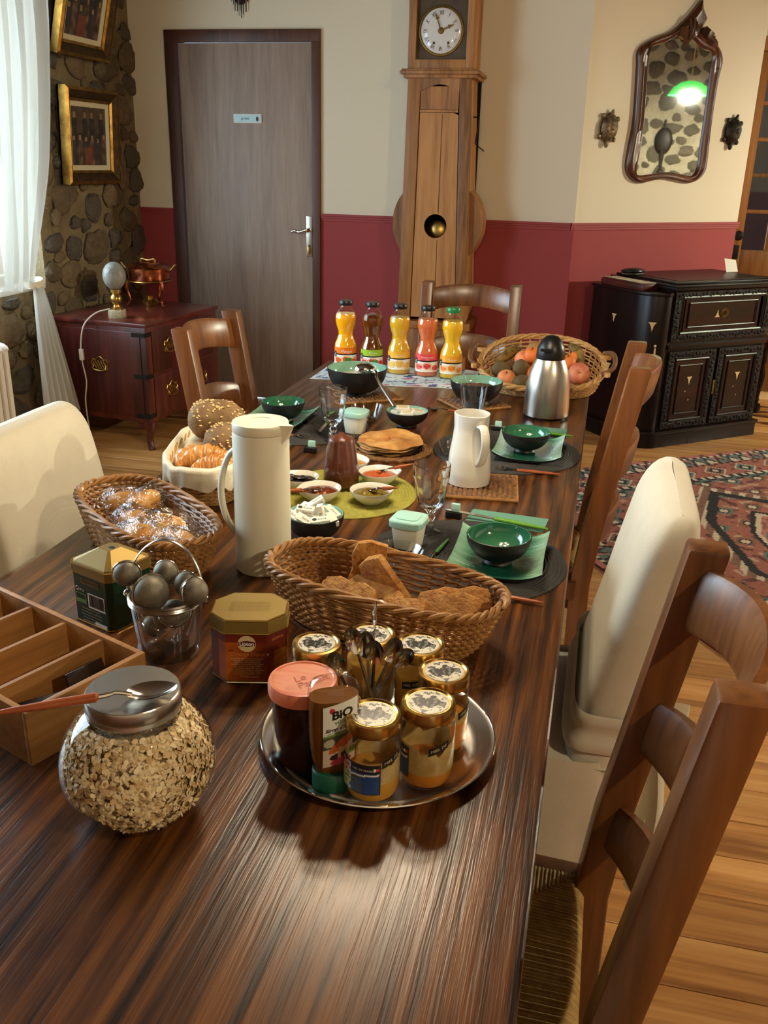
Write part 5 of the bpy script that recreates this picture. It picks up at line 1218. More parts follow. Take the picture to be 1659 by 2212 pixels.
# agave syrup bottle standing on its cap
ag = thing('syrup_bottle', 'amber agave syrup squeeze bottle standing on its green cap', 'bottle', (-0.2465,0.8465,TZ), R(28))
obj('cap', MB().lathe([(0,0),(0.024,0),(0.0255,0.002),(0.0255,0.022),(0.024,0.024),(0,0.024)],36,sy=0.86), 'dark_green_cap', ag)
def agv(k, u, v):
    a = 2*PI*u; z = 0.024+0.120*v
    prof = [(0.0,0.023),(0.12,0.027),(0.4,0.030),(0.75,0.0305),(0.9,0.029),(0.97,0.024),(1.0,0.012)]
    w = prof[-1][1]
    for (a0, b0), (a1, b1) in zip(prof, prof[1:]):
        if a0 <= v <= a1: w = b0+(b1-b0)*(v-a0)/(a1-a0); break
    e = 0.75; c, s = math.cos(a), math.sin(a)
    return ((abs(c)**e)*(1 if c > 0 else -1)*w*k, (abs(s)**e)*(1 if s > 0 else -1)*w*0.60*k, z)
obj('bottle', MB().grid(lambda u, v: agv(1,u,v), 40, 26, cu=True).add([agv(1,k/40,1.0) for k in range(40)],[tuple(range(40))]), 'agave_glass', ag, smooth=60)
obj('syrup', MB().grid(lambda u, v: agv(0.94,u,v*0.80), 40, 20, cu=True).add([agv(0.94,k/40,0.80) for k in range(40)],[tuple(range(40))]), 'agave', ag, smooth=60)
def aglabel(u, v):
    if v < 0.5:
        c = (196,176,150)
        if v > 0.40: c = (60,66,44)
        if 0.30 < v < 0.5 and u < 0.45: c = (70,72,52)
        if ((u-0.18)/0.16)**2+((v-0.40)/0.07)**2 < 1: c = (170,166,140)
        if ((u-0.58)/0.42)**2+((v-0.36-0.28*(u-0.58))/0.085)**2 < 1: c = (186,84,30)
        if abs(u-0.5) < 0.05 and 0.14 < v < 0.3: c = (214,164,84)
        if ((u-0.5)/0.3)**2+((v-0.14)/0.06)**2 < 1 and abs(u-0.5) > 0.06: c = (46,30,34)
        if ((u-0.55)/0.34)**2+((v-0.05)/0.06)**2 < 1: c = (176,44,60)
        if u > 0.74 and 0.12 < v < 0.24: c = (110,140,70)
        if u > 0.86 and 0.27 < v < 0.38: c = (30,34,28)
        return c
    if v < 0.5+0.05*(0.5+u): return (104,134,56)
    return (222,220,208)
def agmap(u, v):
    # label on the broad front, right of centre
    x = -0.016+0.040*u*(0.94 if v < 0.2 else 1)-(0.0); z = 0.038+0.082*v+0.010*(u-0.5)
    vv = (z-0.024)/0.120; wx = abs(agv(1,0.0,min(0.97,max(0,vv)))[0]); q = min(0.985, abs(x)/wx)
    s = (1-q**(2/0.75))**(0.75/2); return (x, -wx*0.60*s-0.0007, z)
patch('label', ag, 40, 60, aglabel, agmap, 'print')
for s_, x0, z0, sz, mt, sh, bo in (('BiO',0.006,0.106,0.0150,'ink',0,0.0005),('village',0.007,0.0965,0.0082,'ink_green',0,0),("Sirop d'Agave",0.0045,0.0885,0.0066,'ink',0.3,0.0001),("100 % d'origine naturelle",0.0035,0.0835,0.0030,'ink',0,0)):
    text('label_text', s_, sz, mt, ag, lambda x, y, x0=x0, z0=z0: (lambda p: (p[0], p[1]-0.0006, p[2]))(agmap((x+x0+0.016)/0.040, (z0+y-0.010*(((x+x0+0.016)/0.040)-0.5)*0.0-0.038)/0.082)), shear=sh, bold=bo)
obj('logo_dot', MB().ball((-0.0055,-0.0188,0.1105),(0.0034,0.0006,0.0038),12,6), 'ink_red', ag); obj('logo_leaf', MB().ball((0.0065,-0.0180,0.1165),(0.0018,0.0005,0.0042),10,6,M=Matrix.Rotation(R(30),3,'Y')), 'ink_green', ag)
# glass of teaspoons
def spoon_mesh(L, w, bowl, steel=True):
    hb, bb_ = MB(), MB()
    return hb, bb_
def teaspoon(label, base, top, roll=0.0, L=None, hm='steel_bright', group='teaspoons in the glass', name='teaspoon', bw=0.0115, bl=0.019, hr=0.0022, handle_from=0.0, cap='steel_bright', flip=1):
    a, b_ = Vector(base), Vector(top); L = (b_-a).length; d = (b_-a).normalized()
    z = d; y = Vector((0.2,-1.0,0.25)); y = (y-d*y.dot(d)).normalized(); y = Matrix.Rotation(roll, 3, d) @ y; x = y.cross(z)
    M = Matrix((x, y, z)).transposed().to_4x4(); M.translation = a
    t = thing(name, label, 'spoon', tuple(a), rot=M.to_euler(), group=group)
    obj('handle', MB().tube([(0,0,0),(0,0.001,L*0.15),(0,0.0,L*0.45),(0,-0.001,L-2*bl+0.002)],[hr*1.7,hr*1.6,hr*1.0,hr*0.9],8,sy=0.5,up=Vector((1,0,0))), hm, t)
    def bow(u, v):
        r = v; a_ = 2*PI*u; xx = bw*r*math.sin(a_); zz = L-bl+bl*r*math.cos(a_); return (xx, flip*(-0.005*(1-r*r)), zz)
    mb = MB().grid(bow, 20, 7, cu=True); mb.grid(lambda u, v: (lambda p: (p[0], p[1]+flip*0.0006, p[2]))(bow(u, v)), 20, 7, cu=True)
    obj('bowl', mb, cap, t, smooth=80); return t
gs = thing('spoon_glass', 'small clear glass holding teaspoons in the middle of the tray', 'glass', (-0.229,0.956,TZ))
obj('glass', MB().lathe([(0,0.006),(0.022,0.006),(0.0235,0.01),(0.0290,0.084),(0.0300,0.0845),(0.0305,0.083),(0.0250,0.002),(0.023,0.0),(0,0)],40), 'goblet_glass', gs)
gx, gy = -0.229, 0.956
sp = [(-0.028,-0.006,0.150,'leftmost teaspoon in the glass'),(-0.010,-0.004,0.146,'teaspoon second from the left in the glass'),(0.006,-0.014,0.142,'teaspoon in the middle of the glass facing the camera'),(0.032,-0.002,0.142,'teaspoon second from the right in the glass'),(0.050,-0.012,0.136,'rightmost teaspoon in the glass'),(-0.004,0.030,0.172,'tallest teaspoon seen edge on at the back of the glass'),(-0.045,-0.030,0.125,'thin pinkish spoon leaning left out of the glass')]
for i, (dx, dy, hz, lb) in enumerate(sp):
    bx_, by_ = -dx*0.45, -dy*0.4+0.002*i
    if i == 6: bx_, by_ = -0.012, 0.004
    teaspoon(lb, (gx+bx_, gy+by_, TZ+0.010), (gx+dx*1.0, gy+dy, TZ+hz), roll=(PI/2 if i == 5 else (0.5 if i == 6 else 0.25*math.sin(i*2.1))), hm='copper' if i == 6 else 'steel_bright')

# ================================================================ tins
# orange tea tin
li = thing('tea_tin', 'octagonal orange tea tin with a gold lid', 'tin', (-0.434,1.068,T), R(14)); w_, d_, c_ = 0.0525, 0.043, 0.023
def octo(k, g=0): return [(-w_*k+c_-g,-d_*k),(w_*k-c_+g,-d_*k),(w_*k,-d_*k+c_-g),(w_*k,d_*k-c_+g),(w_*k-c_+g,d_*k),(-w_*k+c_-g,d_*k),(-w_*k,d_*k-c_+g),(-w_*k,-d_*k+c_-g)]
obj('body', MB().prism(octo(0.985),0.001,0.078), 'gold_tin', li, smooth=0); obj('base_rim', MB().tube([(p[0],p[1],0.0015) for p in octo(1.0)],0.0013,6,closed=True), 'steel_bright', li)
lid_ = obj('lid', MB().prism(octo(1.01),0.078,0.096).prism(octo(0.99),0.096,0.0985,octo(0.955)), 'gold_tin', li, smooth=0); obj('lid_rim', MB().tube([(p[0],p[1],0.0785) for p in octo(1.025)],0.0012,6,closed=True).tube([(p[0],p[1],0.0972) for p in octo(0.98)],0.0013,6,closed=True), 'gold_metal', lid_)
def lipcol(u, v):
    # amber red gradient artwork of brewing tea
    n = fn3(u*5+1, v*5); c = mixc((96,26,12),(196,104,26), 0.5+0.5*math.sin(u*5+1.2)-0.35*(v-0.4)+n*0.3) 
    if v > 0.82: c = mixc(c,(90,20,12),0.7)
    if abs(u-0.76) < 0.14 and 0.1 < v < 0.6: c = mixc(c,(196,160,40),0.55-2*abs(u-0.76))
    if u < 0.10: c = mixc(c,(70,24,14),0.6)
    if (u-0.82)**2*2.2+(v-0.66)**2 < 0.006 or (u-0.82)**2*2.2+(v-0.36)**2 < 0.006: c = (206,120,40)
    return c
fo = [octo(0.99)[i] for i in (7,0,1,2,3)]
segL = [math.dist(fo[i],fo[i+1]) for i in range(4)]; TOT = sum(segL)
def lipmap(u, v, off=0.0006):
    s = u*TOT; i = 0
    while i < 3 and s > segL[i]: s -= segL[i]; i += 1
    f = s/segL[i]; a, b_ = fo[i], fo[i+1]; nx, ny = (b_[1]-a[1])/segL[i], -(b_[0]-a[0])/segL[i]
    return (a[0]+(b_[0]-a[0])*f+nx*off, a[1]+(b_[1]-a[1])*f+ny*off, 0.004+0.0735*v)
patch('artwork', li, 60, 40, lipcol, lipmap, 'print_tin', smooth=0)
def onlip(cu_, cv): return lambda x, y: lipmap(cu_+x/TOT, cv+y/0.0735, 0.0012)
fu = (segL[0]+segL[1]/2)/TOT
obj('logo_disc', MB().add([lipmap(fu+0.0125*math.cos(a)/TOT, 0.80+0.0125*math.sin(a)/0.0735, 0.0009) for a in [2*PI*k/24 for k in range(24)]],[tuple(range(24))]), 'ink_cream', li, smooth=0)
obj('logo_band', MB().add([lipmap(fu+x/TOT, 0.80+y/0.0735, 0.0011) for x, y in ((-0.0115,-0.003),(0,-0.0048),(0.0115,-0.003),(0.0115,0.003),(0,0.0048),(-0.0115,0.003))],[(0,1,2,3,4,5)]), 'wine_red', li, smooth=0)
text('logo_text', 'Lipton', 0.0078, 'ink_white', li, lambda x, y: lipmap(fu+x/TOT, 0.80+y/0.0735, 0.0015), bold=0.0002)
text('print', 'thé', 0.005, 'wine_red', li, onlip(fu-0.135,0.66)); text('print', 'Orange Jaipur', 0.0088, 'ink_orange', li, onlip(fu+0.005,0.585))
for k in range(9): text('print', ('le meilleur des oranges et des épices','une infusion aux notes fruitées','parfumée et ensoleillée pour')[k % 3], 0.0030, 'ink_cream', li, onlip(fu,0.49-0.041*k), sx=1.0)
text('print', 'Thomas Lipton', 0.0046, 'ink_cream', li, onlip(fu+0.01,0.10), shear=0.4); text('print', 'LES ÉPICES', 0.0042, 'ink_orange', li, onlip((segL[0]+segL[1]+segL[2]*0.5)/TOT,0.86))
for k in range(7): text('lid_print', 'Créés avec soin depuis les jardins de thé', 0.0034, 'brass_dull', lid_, lambda x, y, k=k: (x, y+0.012-0.0042*k, 0.0988))
# green tea tin
tw = thing('tea_tin', 'square dark green tea tin with a gold pyramid lid', 'tin', (-0.700,1.161,T), R(-20.5)); q_ = 0.0445
def rsq(k, c=0.008): return [(-k+c,-k),(k-c,-k),(k,-k+c),(k,k-c),(k-c,k),(-k+c,k),(-k,k-c),(-k,-k+c)]
obj('body', MB().prism(rsq(q_),0.001,0.084), 'tin_green', tw, smooth=0); obj('corner_trim', MB().tube([(p[0],p[1],0.0015) for p in rsq(q_*1.01)],0.0013,6,closed=True), 'gold_metal', tw)
tl = obj('lid', MB().prism(rsq(q_*1.03),0.083,0.098).prism(rsq(q_*1.0),0.098,0.101,rsq(q_*0.96)).prism(rsq(q_*0.95),0.101,0.118,rsq(q_*0.30,0.003)), 'gold_tin', tw, smooth=0); obj('lid_bead', MB().tube([(p[0],p[1],0.0985) for p in rsq(q_*1.03)],0.0016,6,closed=True), 'gold_metal', tl)
obj('lid_emblem', MB().ball((0.004,0,0.1175),(0.008,0.005,0.0012),12,5), 'ink', tl)
yf = -q_-0.0006
obj('name_plate', MB().bb(-0.021,0.022,yf-0.0002,yf,0.068,0.0775), 'brass_dull', tw); text('lettering', 'TWININGS', 0.0082, 'ink', tw, lambda x, y: (x+0.0005, yf-0.0006, 0.0725+y))
obj('barcode_field', MB().bb(-0.006,0.032,yf-0.0002,yf,0.030,0.055), 'paper', tw); bc = MB(); xx = -0.003; r4 = random.Random(2)
while xx < 0.029: ww = r4.choice((0.0005,0.0009,0.0013)); bc.bb(xx,xx+ww,yf-0.0006,yf-0.0002,0.033,0.0535); xx += ww+r4.choice((0.0006,0.001))
obj('barcode', bc, 'ink', tw, smooth=0)
obj('recycle_box', MB().bb(-0.034,-0.010,yf-0.0002,yf,0.049,0.0505).bb(-0.034,-0.0328,yf-0.0002,yf,0.033,0.049).bb(-0.0112,-0.010,yf-0.0002,yf,0.033,0.049).bb(-0.033,-0.0112,yf-0.0002,yf,0.034,0.041), 'ink_green', tw)
text('print', '200 g', 0.0055, 'ink_white', tw, lambda x, y: (x-0.020, yf-0.0006, 0.0570+y)); obj('weight_mark', MB().tube([(-0.0295+0.003*math.cos(2*PI*k/16),yf-0.0003,0.0575+0.003*math.sin(2*PI*k/16)) for k in range(16)],0.0006,5,closed=True), 'ink_white', tw)
for k, s_ in enumerate(('Thé vert parfumé à la menthe','À conserver dans un endroit sec','Infuser trois minutes dans une eau','frémissante, laisser reposer','Conditionné en boîte métallique')): text('print', s_, 0.0036, 'ink_cream', tw, lambda x, y, k=k: (x*0.95, yf-0.0006, 0.0265-0.0052*k+y))
obj('price_label', MB().bb(0.006,0.033,yf-0.0002,yf,0.002,0.0085), 'paper', tw)
obj('side_patch', MB().bb(q_+0.0001,q_+0.0006,-0.012,0.010,0.050,0.068), 'ink_cream', tw)

# ================================================================ glass bucket with tea strainers
bk = thing('glass_bucket', 'cut glass ice bucket with a steel handle full of tea strainers', 'bucket', (-0.567,1.078,T), R(8))
def flt(a, z): return 1+0.012*math.cos(a*22)*(1 if z < 0.088 else 0) + (0.03*math.cos(a*14) if 0.008 < z < 0.022 else 0)
obj('glass_wall', MB().lathe([(0,0.012),(0.034,0.012),(0.038,0.020),(0.049,0.092),(0.0515,0.0925),(0.052,0.090),(0.0465,0.036),(0.044,0.024),(0.0455,0.014),(0.042,0.002),(0.038,0.0),(0,0.0)],88,flute=flt), 'goblet_glass', bk)
obj('rim_band', MB().lathe([(0.0505,0.086),(0.0535,0.086),(0.0545,0.088),(0.0535,0.0895),(0.0545,0.091),(0.0535,0.0925),(0.0545,0.0945),(0.0525,0.097),(0.0505,0.096),(0.0505,0.086)],60), 'steel', bk)
hd = MB().tube([(0.056*math.cos(a)*1.0, 0.022*math.sin(a)*0.6, 0.092+0.082*math.sin(a)) for a in [PI*k/24 for k in range(25)]],0.0042,8,sy=0.3,up=Vector((0,1,0))); obj('handle', hd, 'steel', bk)
for s in (-1,1): obj('pivot', MB().ball((s*0.058,0,0.092),(0.005,0.006,0.006),10,8), 'steel_bright', bk)
obj('embossing', MB().tube(catmull([(0.012,-0.0475,0.052),(0.016,-0.0475,0.046),(0.021,-0.046,0.046),(0.024,-0.045,0.052)],4),0.0016,6).tube([(0.027,-0.043,0.054),(0.027,-0.043,0.044),(0.032,-0.040,0.044)],0.0014,6), 'clear_glass', bk)
def strainer(label, p, r, ax, handle=True):
    t = thing('tea_strainer', label, 'tea strainer', p, group='mesh tea balls in the glass bucket'); M = Vector(ax).normalized().to_track_quat('Z','Y').to_matrix()
    obj('mesh_ball', MB().ball((0,0,0),(r,r,r*0.96),20,14,M=M), 'mesh_steel', t)
    obj('rim_ring', MB().tube([M @ Vector((r*1.03*math.cos(2*PI*k/32),r*1.03*math.sin(2*PI*k/32),z)) for k in range(32) for z in (0,)],r*0.055,6,closed=True), 'steel_bright', t)
    if handle: obj('grip', MB().tube([(0,0,-r),(0.35*(-0.567-p[0]),0.35*(1.078-p[1]),-min(0.075,p[2]-T-0.018))],0.0016,6), 'steel', t)
strainer('tea strainer ball at the upper left outside the handle', (-0.622,1.070,T+0.124), 0.0195, (0.35,-0.85,-0.1)); strainer('tea strainer ball at the back of the bucket', (-0.575,1.098,T+0.118), 0.0185, (0.1,-0.9,0.3)); strainer('tea strainer ball right of the back one', (-0.535,1.082,T+0.113), 0.0185, (-0.2,-0.85,0.3)); strainer('tea strainer ball at the right rim of the bucket', (-0.516,1.064,T+0.112), 0.0205, (0.85,-0.4,0.15))
strainer('largest tea strainer ball in front above the rim', (-0.577,1.052,T+0.107), 0.0265, (0.75,-0.6,0.2)); strainer('tea strainer ball low behind the glass on the right', (-0.552,1.072,T+0.068), 0.0215, (0.1,-0.4,0.9)); strainer('tea strainer ball low behind the glass on the left', (-0.585,1.074,T+0.044), 0.0185, (0.2,0.2,0.9), False)

# ================================================================ wooden tea box with compartments
E1 = R(68.2); tbx = thing('tea_box', 'bamboo box with open compartments for tea bags at the left', 'box', (-0.603,0.784,T), E1)
LW, LL, BH, th = 0.180, 0.395, 0.074, 0.008
obj('end_wall', MB().bb(0,LW,0,th,0,BH), 'bamboo', tbx, bevel=0.0012); obj('end_wall', MB().bb(0,LW,LL-th,LL,0,BH), 'bamboo', tbx, bevel=0.0012)
obj('side_wall', MB().bb(LW-th,LW,th,LL-th,0,BH), 'bamboo', tbx, bevel=0.0012); obj('side_wall', MB().bb(0,th,th,LL-th,0,BH), 'bamboo', tbx, bevel=0.0012); obj('bottom', MB().bb(th,LW-th,th,LL-th,0.001,0.007), 'bamboo', tbx)
for k in range(1,5): obj('divider', MB().bb(th,LW-th,k*LL/5-0.003,k*LL/5+0.003,0.007,BH-0.004), 'bamboo', tbx)
def tb_w(x, y, z): c, s = math.cos(E1), math.sin(E1); return (-0.603+x*c-y*s, 0.784+x*s+y*c, T+z)
for i, (x, y, z, rx_, rz_, lb) in enumerate(((0.118,0.040,0.040,1.2,0.15,'black tea sachet standing in the nearest compartment'),(0.045,0.030,0.034,0.25,0.1,'black tea sachet lying in front in the nearest compartment'),(0.055,0.048,0.026,0.4,-0.2,'black tea sachet underneath the front one'),(0.05,0.36,0.04,0.9,0.1,'dark tea sachet in the farthest compartment'))):
    sc_ = obj('tea_sachet', MB().prism([(-0.032,-0.026),(0.032,-0.026),(0.032,0.026),(-0.032,0.026)],-0.002,0.002), 'black_foil', None, bevel=0.0012, loc=tb_w(x,y,z), rot=(rx_,0.1,E1+rz_)); tag(sc_, lb, 'tea bag', 'black tea sachets in the box')

# ================================================================ oat jar with steel lid and spoon
oj = thing('oat_jar', 'round glass jar of rolled oats with a steel lid', 'jar', (-0.441,0.750,T)); RO = 0.084
PL = [(Vector((0.86,-0.46,0.06)).normalized(),0.064),(Vector((-0.25,-0.74,-0.62)).normalized(),0.0765),(Vector((-0.86,0.46,0.06)).normalized(),0.064)]
CO = Vector((0,0,0.068))
def oat_shell(k):
    mb = MB(); NU, NV = 56, 34
    def fn_(u, v):
        th_ = PI*(0.20+0.80*v); a = 2*PI*u; d = Vector((math.sin(th_)*math.cos(a), math.sin(th_)*math.sin(a), math.cos(th_)))
        p = Vector((d.x*RO, d.y*RO, d.z*0.078))
        for n_, dist in PL:
            q = p.dot(n_)
            if q > dist: p -= n_*(q-dist)
        p = p*k+CO
        if p.z < 0.003+(1-k)*0.03: p.z = 0.003+(1-k)*0.03
        return tuple(p)
    mb.grid(fn_, NU, NV, cu=True); return mb, fn_
sh_, fo_ = oat_shell(1.0); 
neck = MB().lathe([(0.0495,0.131),(0.046,0.136),(0.046,0.146)],48)
sh_.v += []; k0 = len(sh_.v); sh_.v += neck.v; sh_.f += [tuple(i+k0 for i in f) for f in neck.f]
obj('glass', sh_, 'jar_glass', oj, smooth=25)
_, fi = oat_shell(0.90); _, fi2 = oat_shell(0.955)
mb = MB().grid(lambda u, v: fi(u, 0.05+0.95*v), 40, 26, cu=True); mb.add([fi(k/40,0.05) for k in range(40)],[tuple(range(40))]); obj('oat_mass', mb, 'oat_mass', oj, smooth=60)
r5 = random.Random(5); fks = [MB(), MB()]
for k in range(5600):
    fk = fks[k % 3 == 0]
    u, v = r5.random(), max(0.03, (math.acos(math.cos(0.2*PI)-(1+math.cos(0.2*PI))*r5.random())/PI-0.2)/0.8)
    p = Vector(fi2(u, v)); c = CO; nrm = (p-c).normalized(); p = c+(p-c)*r5.uniform(0.94,1.0)
    if p.z < 0.004: continue
    x_, y_ = basis((nrm+Vector((r5.uniform(-1,1),r5.uniform(-1,1),r5.uniform(-1,1)))*(0.45 if k % 4 else 1.1)).normalized()); rr_, r2_ = r5.uniform(0.0030,0.0048), r5.uniform(0.0022,0.0036); a0 = r5.uniform(0,PI)
    zz_ = x_.cross(y_); ring = []
    for j in range(7):
        t_ = 2*PI*j/7; ring.append(p+(x_*math.cos(a0)+y_*math.sin(a0))*rr_*math.cos(t_)+(y_*math.cos(a0)-x_*math.sin(a0))*r2_*math.sin(t_)+zz_*0.0007*math.cos(2*t_))
    k0 = len(fk.v); fk.v += [tuple(q) for q in ring]+[tuple(p+zz_*0.0006)]; fk.f += [(k0+j, k0+(j+1)%7, k0+7) for j in range(7)]
for fk, mt in zip(fks, ('oat', 'oat_dark')):
    fm_ = bpy.data.meshes.new('oat_flakes'); fm_.from_pydata(fk.v, [], fk.f); fm_.shade_smooth(); obj('oat_flakes', fm_, mt, oj, kind='stuff')
obj('lid', MB().lathe([(0.046,0.134),(0.0495,0.134),(0.0505,0.136),(0.0495,0.1395),(0.0505,0.1415),(0.0500,0.1535),(0.0485,0.1555),(0.0,0.1560)],64), 'steel_brushed', oj)
def long_spoon(label, a, b_, zt, hm, name='serving_spoon', group=None, bw=0.017, bl=0.03, hl=0.095, flip=1, hr=0.0052, cat='spoon', tilt=0.0):
    # a: handle end, b_: bowl tip (world), straight in plan
    a, b_ = Vector(a), Vector(b_); d = (b_-a); L = d.length; d.normalize(); up = Vector((0,0,1)); y_ = up.cross(d).normalized(); up = d.cross(y_)
    M = Matrix((d, y_, up)).transposed().to_4x4(); t = thing(name, label, cat, tuple(a), rot=M.to_euler(), group=group)
    obj('handle', MB().tube([(0,0,0),(0.012,0,0.0),(hl*0.6,0,0.0),(hl*0.97,0,0),(hl,0,0)],[hr*0.45,hr*0.65,hr*0.95,hr,hr*0.6],12), hm, t)
    obj('neck', MB().tube(catmull([(hl-0.004,0,0),(hl+0.012,0,0.001),((hl+L-2*bl)/2+0.004,0,0.002*flip),(L-2*bl+0.006,0,-0.003*flip)],4),[hr*0.55]*4+[hr*0.42]*9,8), 'steel_bright', t)
    def bow(u, v):
        a_ = 2*PI*u; return (L-bl+bl*v*math.cos(a_), bw*v*math.sin(a_)*(1.0-0.18*math.cos(a_)), flip*(-0.0075*(1-v*v))-0.001*flip)
    mb = MB().grid(bow, 28, 9, cu=True).grid(lambda u, v: (lambda p: (p[0],p[1],p[2]-0.0008))(bow(u, v)), 28, 9, cu=True)
    obj('bowl', mb, 'steel_bright', t, smooth=80); return t
long_spoon('serving spoon with a copper coloured handle lying on the oat jar lid', (-0.541,0.664,T+0.1635), (-0.390,0.752,T+0.1685), 0, 'copper_handle', hl=0.096, bw=0.0165, bl=0.026)
# tall cream thermos jug
wj = thing('thermos_jug', 'tall cylindrical cream thermos jug', 'jug', (-0.540,1.402,T), R(20))
obj('body', MB().lathe([(0,0),(0.047,0),(0.0495,0.003),(0.0485,0.25),(0.0475,0.253),(0,0.253)],56), 'cream_plastic', wj); ldj = obj('lid', MB().lathe([(0.0475,0.2535),(0.0482,0.2545),(0.0482,0.268),(0.047,0.270),(0.024,0.2702),(0.0235,0.2690),(0.0,0.2690)],56), 'cream_plastic', wj)
obj('spout', MB().add([(0.030,-0.034,0.2705),(0.044,-0.016,0.2705),(0.056,-0.040,0.2715),(0.034,-0.033,0.235),(0.0475,-0.010,0.240)],[(0,1,2),(0,2,3),(1,4,2),(2,4,3),(0,3,4,1)]), 'cream_plastic', wj, smooth=60)
obj('handle', MB().grid(lambda u, v: (-0.043-0.028*math.sin(PI*v)**0.6+0.006*math.cos(2*PI*u), 0.010+0.010*math.sin(2*PI*u), 0.06+0.16*v), 14, 24, cu=True), 'cream_plastic', wj, smooth=70)
# ================================================================ place settings
def round_mat(label, x, y, r, mat, rings=26, name='place_mat', group=None, step=True):
    t = thing(name, label, 'place mat', (x, y, T), group=group)
    obj('mat_disc', MB().lathe([(0,0.0003),(r,0.0003),(r,0.0022),(0,0.0022)],72), mat, t)
    mb = MB()
    for k in range(rings):
        rr = r*(k+0.6)/rings; mb.tube([(rr*math.cos(2*PI*j/64),rr*math.sin(2*PI*j/64),0.0022) for j in range(64)], r/rings*0.40, 4, closed=True)
    obj('braid_rings', mb, mat, t, kind='stuff'); return t
gpm = 'black woven place mats'
round_mat('black round woven mat nearest on the right side', -0.196, 1.535, 0.187, 'mat_black', group=gpm); round_mat('black round woven mat far on the right side', -0.196, 2.235, 0.187, 'mat_black', group=gpm); round_mat('black round woven mat on the left side behind the goblet', -0.768, 2.30, 0.187, 'mat_black', group=gpm)
round_mat('lime green round woven mat under the jam bowls', -0.505, 1.815, 0.158, 'mat_lime', 22, name='table_mat')
def platecol(u, v):
    ex = abs(u*2-1); ey = abs(v*2-1); n = fn3(u*3, v*60)*0.5+fn3(u*2+5, v*140)*0.35
    t_ = smooth01((ex-0.45)/0.5)*0.85+0.25*smooth01((ey-0.8)/0.2)+n*0.45
    c = mixc((18,74,52),(140,184,156), t_)
    if 0.3 < ex < 0.9 and n > 0.25: c = mixc(c,(170,200,176),0.4)
    return c
def plate(label, x, y, rz=0.0):
    t = thing('square_plate', label, 'plate', (x, y, T+0.0042), rz, 'square green glazed plates'); wx, wy = 0.084, 0.101
    def pm_(u, v, dz=0.0):
        a, b_ = u*2-1, v*2-1; z = 0.006+0.018*abs(a)**3.2+0.005*abs(b_)**4+0.0012*math.sin(b_*70)*max(0,abs(a)-0.35)
        return (a*wx*(1-0.03*(1-b_*b_)), b_*wy*(1-0.02*(1-a*a)), z+dz)
    patch('glazed_top', t, 44, 56, platecol, pm_, 'print_gloss')
    mb = MB(); n = 29
    def lo(u, v): p = pm_(u, v); k = 0.985; return (p[0]*k, p[1]*k, max(0.0, p[2]-0.0055) if max(abs(u*2-1),abs(v*2-1)) > 0.55 else 0.0)
    mb.grid(lo, n, n); k1 = len(mb.v)
    ed = [(i/28,0) for i in range(28)]+[(1,j/28) for j in range(28)]+[(1-i/28,1) for i in range(28)]+[(0,1-j/28) for j in range(28)]
    mb.v += [lo(*e) for e in ed]+[(pm_(*e)[0]*1.004,pm_(*e)[1]*1.004,pm_(*e)[2]) for e in ed]; m_ = len(ed)
    mb.f += [(k1+i,k1+(i+1)%m_,k1+m_+(i+1)%m_,k1+m_+i) for i in range(m_)]
    obj('dark_underside', mb, 'black_stone', t, smooth=60); return t
def bowl(label, x, y, z, dia, h, inner, group, name='bowl', foot=0.027, cat='bowl', seg=48):
    t = thing(name, label, cat, (x, y, z), group=group); r = dia/2; fh = min(0.010, h*0.18)
    out = [(0,0.001),(foot*0.9,0.0),(foot,0.002),(foot*0.86,fh)]+[(foot*0.86+(r-foot*0.86)*math.sin(PI/2*k/8)**0.95, fh+(h-fh)*(1-math.cos(PI/2*k/8))**0.85) for k in range(1,9)]
    ri = r-0.0035
    inn = [(ri, h)]+[(ri*math.cos(PI/2*k/8)**0.8 if k < 8 else 0.0, h-(h-fh-0.004)*math.sin(PI/2*k/8)) for k in range(1,9)]
    obj('outside', MB().lathe(out+[(r-0.0015,h+0.0008)], seg), 'black_stone', t, smooth=60); obj('glazed_inside', MB().lathe([(r-0.0015,h+0.0008)]+inn, seg), inner, t, smooth=60); return t
gb = 'black stoneware bowls glazed green inside'
plate('green square plate nearest on the right side', -0.133, 1.536); plate('green square plate far on the right side', -0.138, 2.225); plate('green square plate on the left side', -0.828, 2.30)
PZ = T+0.0042+0.0078
bowl('dark green glazed bowl on the nearest plate', -0.134, 1.515, PZ, 0.117, 0.053, 'green_glaze', gb); bowl('dark green glazed bowl on the far right plate', -0.148, 2.214, PZ, 0.120, 0.052, 'green_glaze', gb); bowl('dark green glazed bowl on the left plate', -0.815, 2.292, PZ, 0.119, 0.056, 'green_glaze', gb)
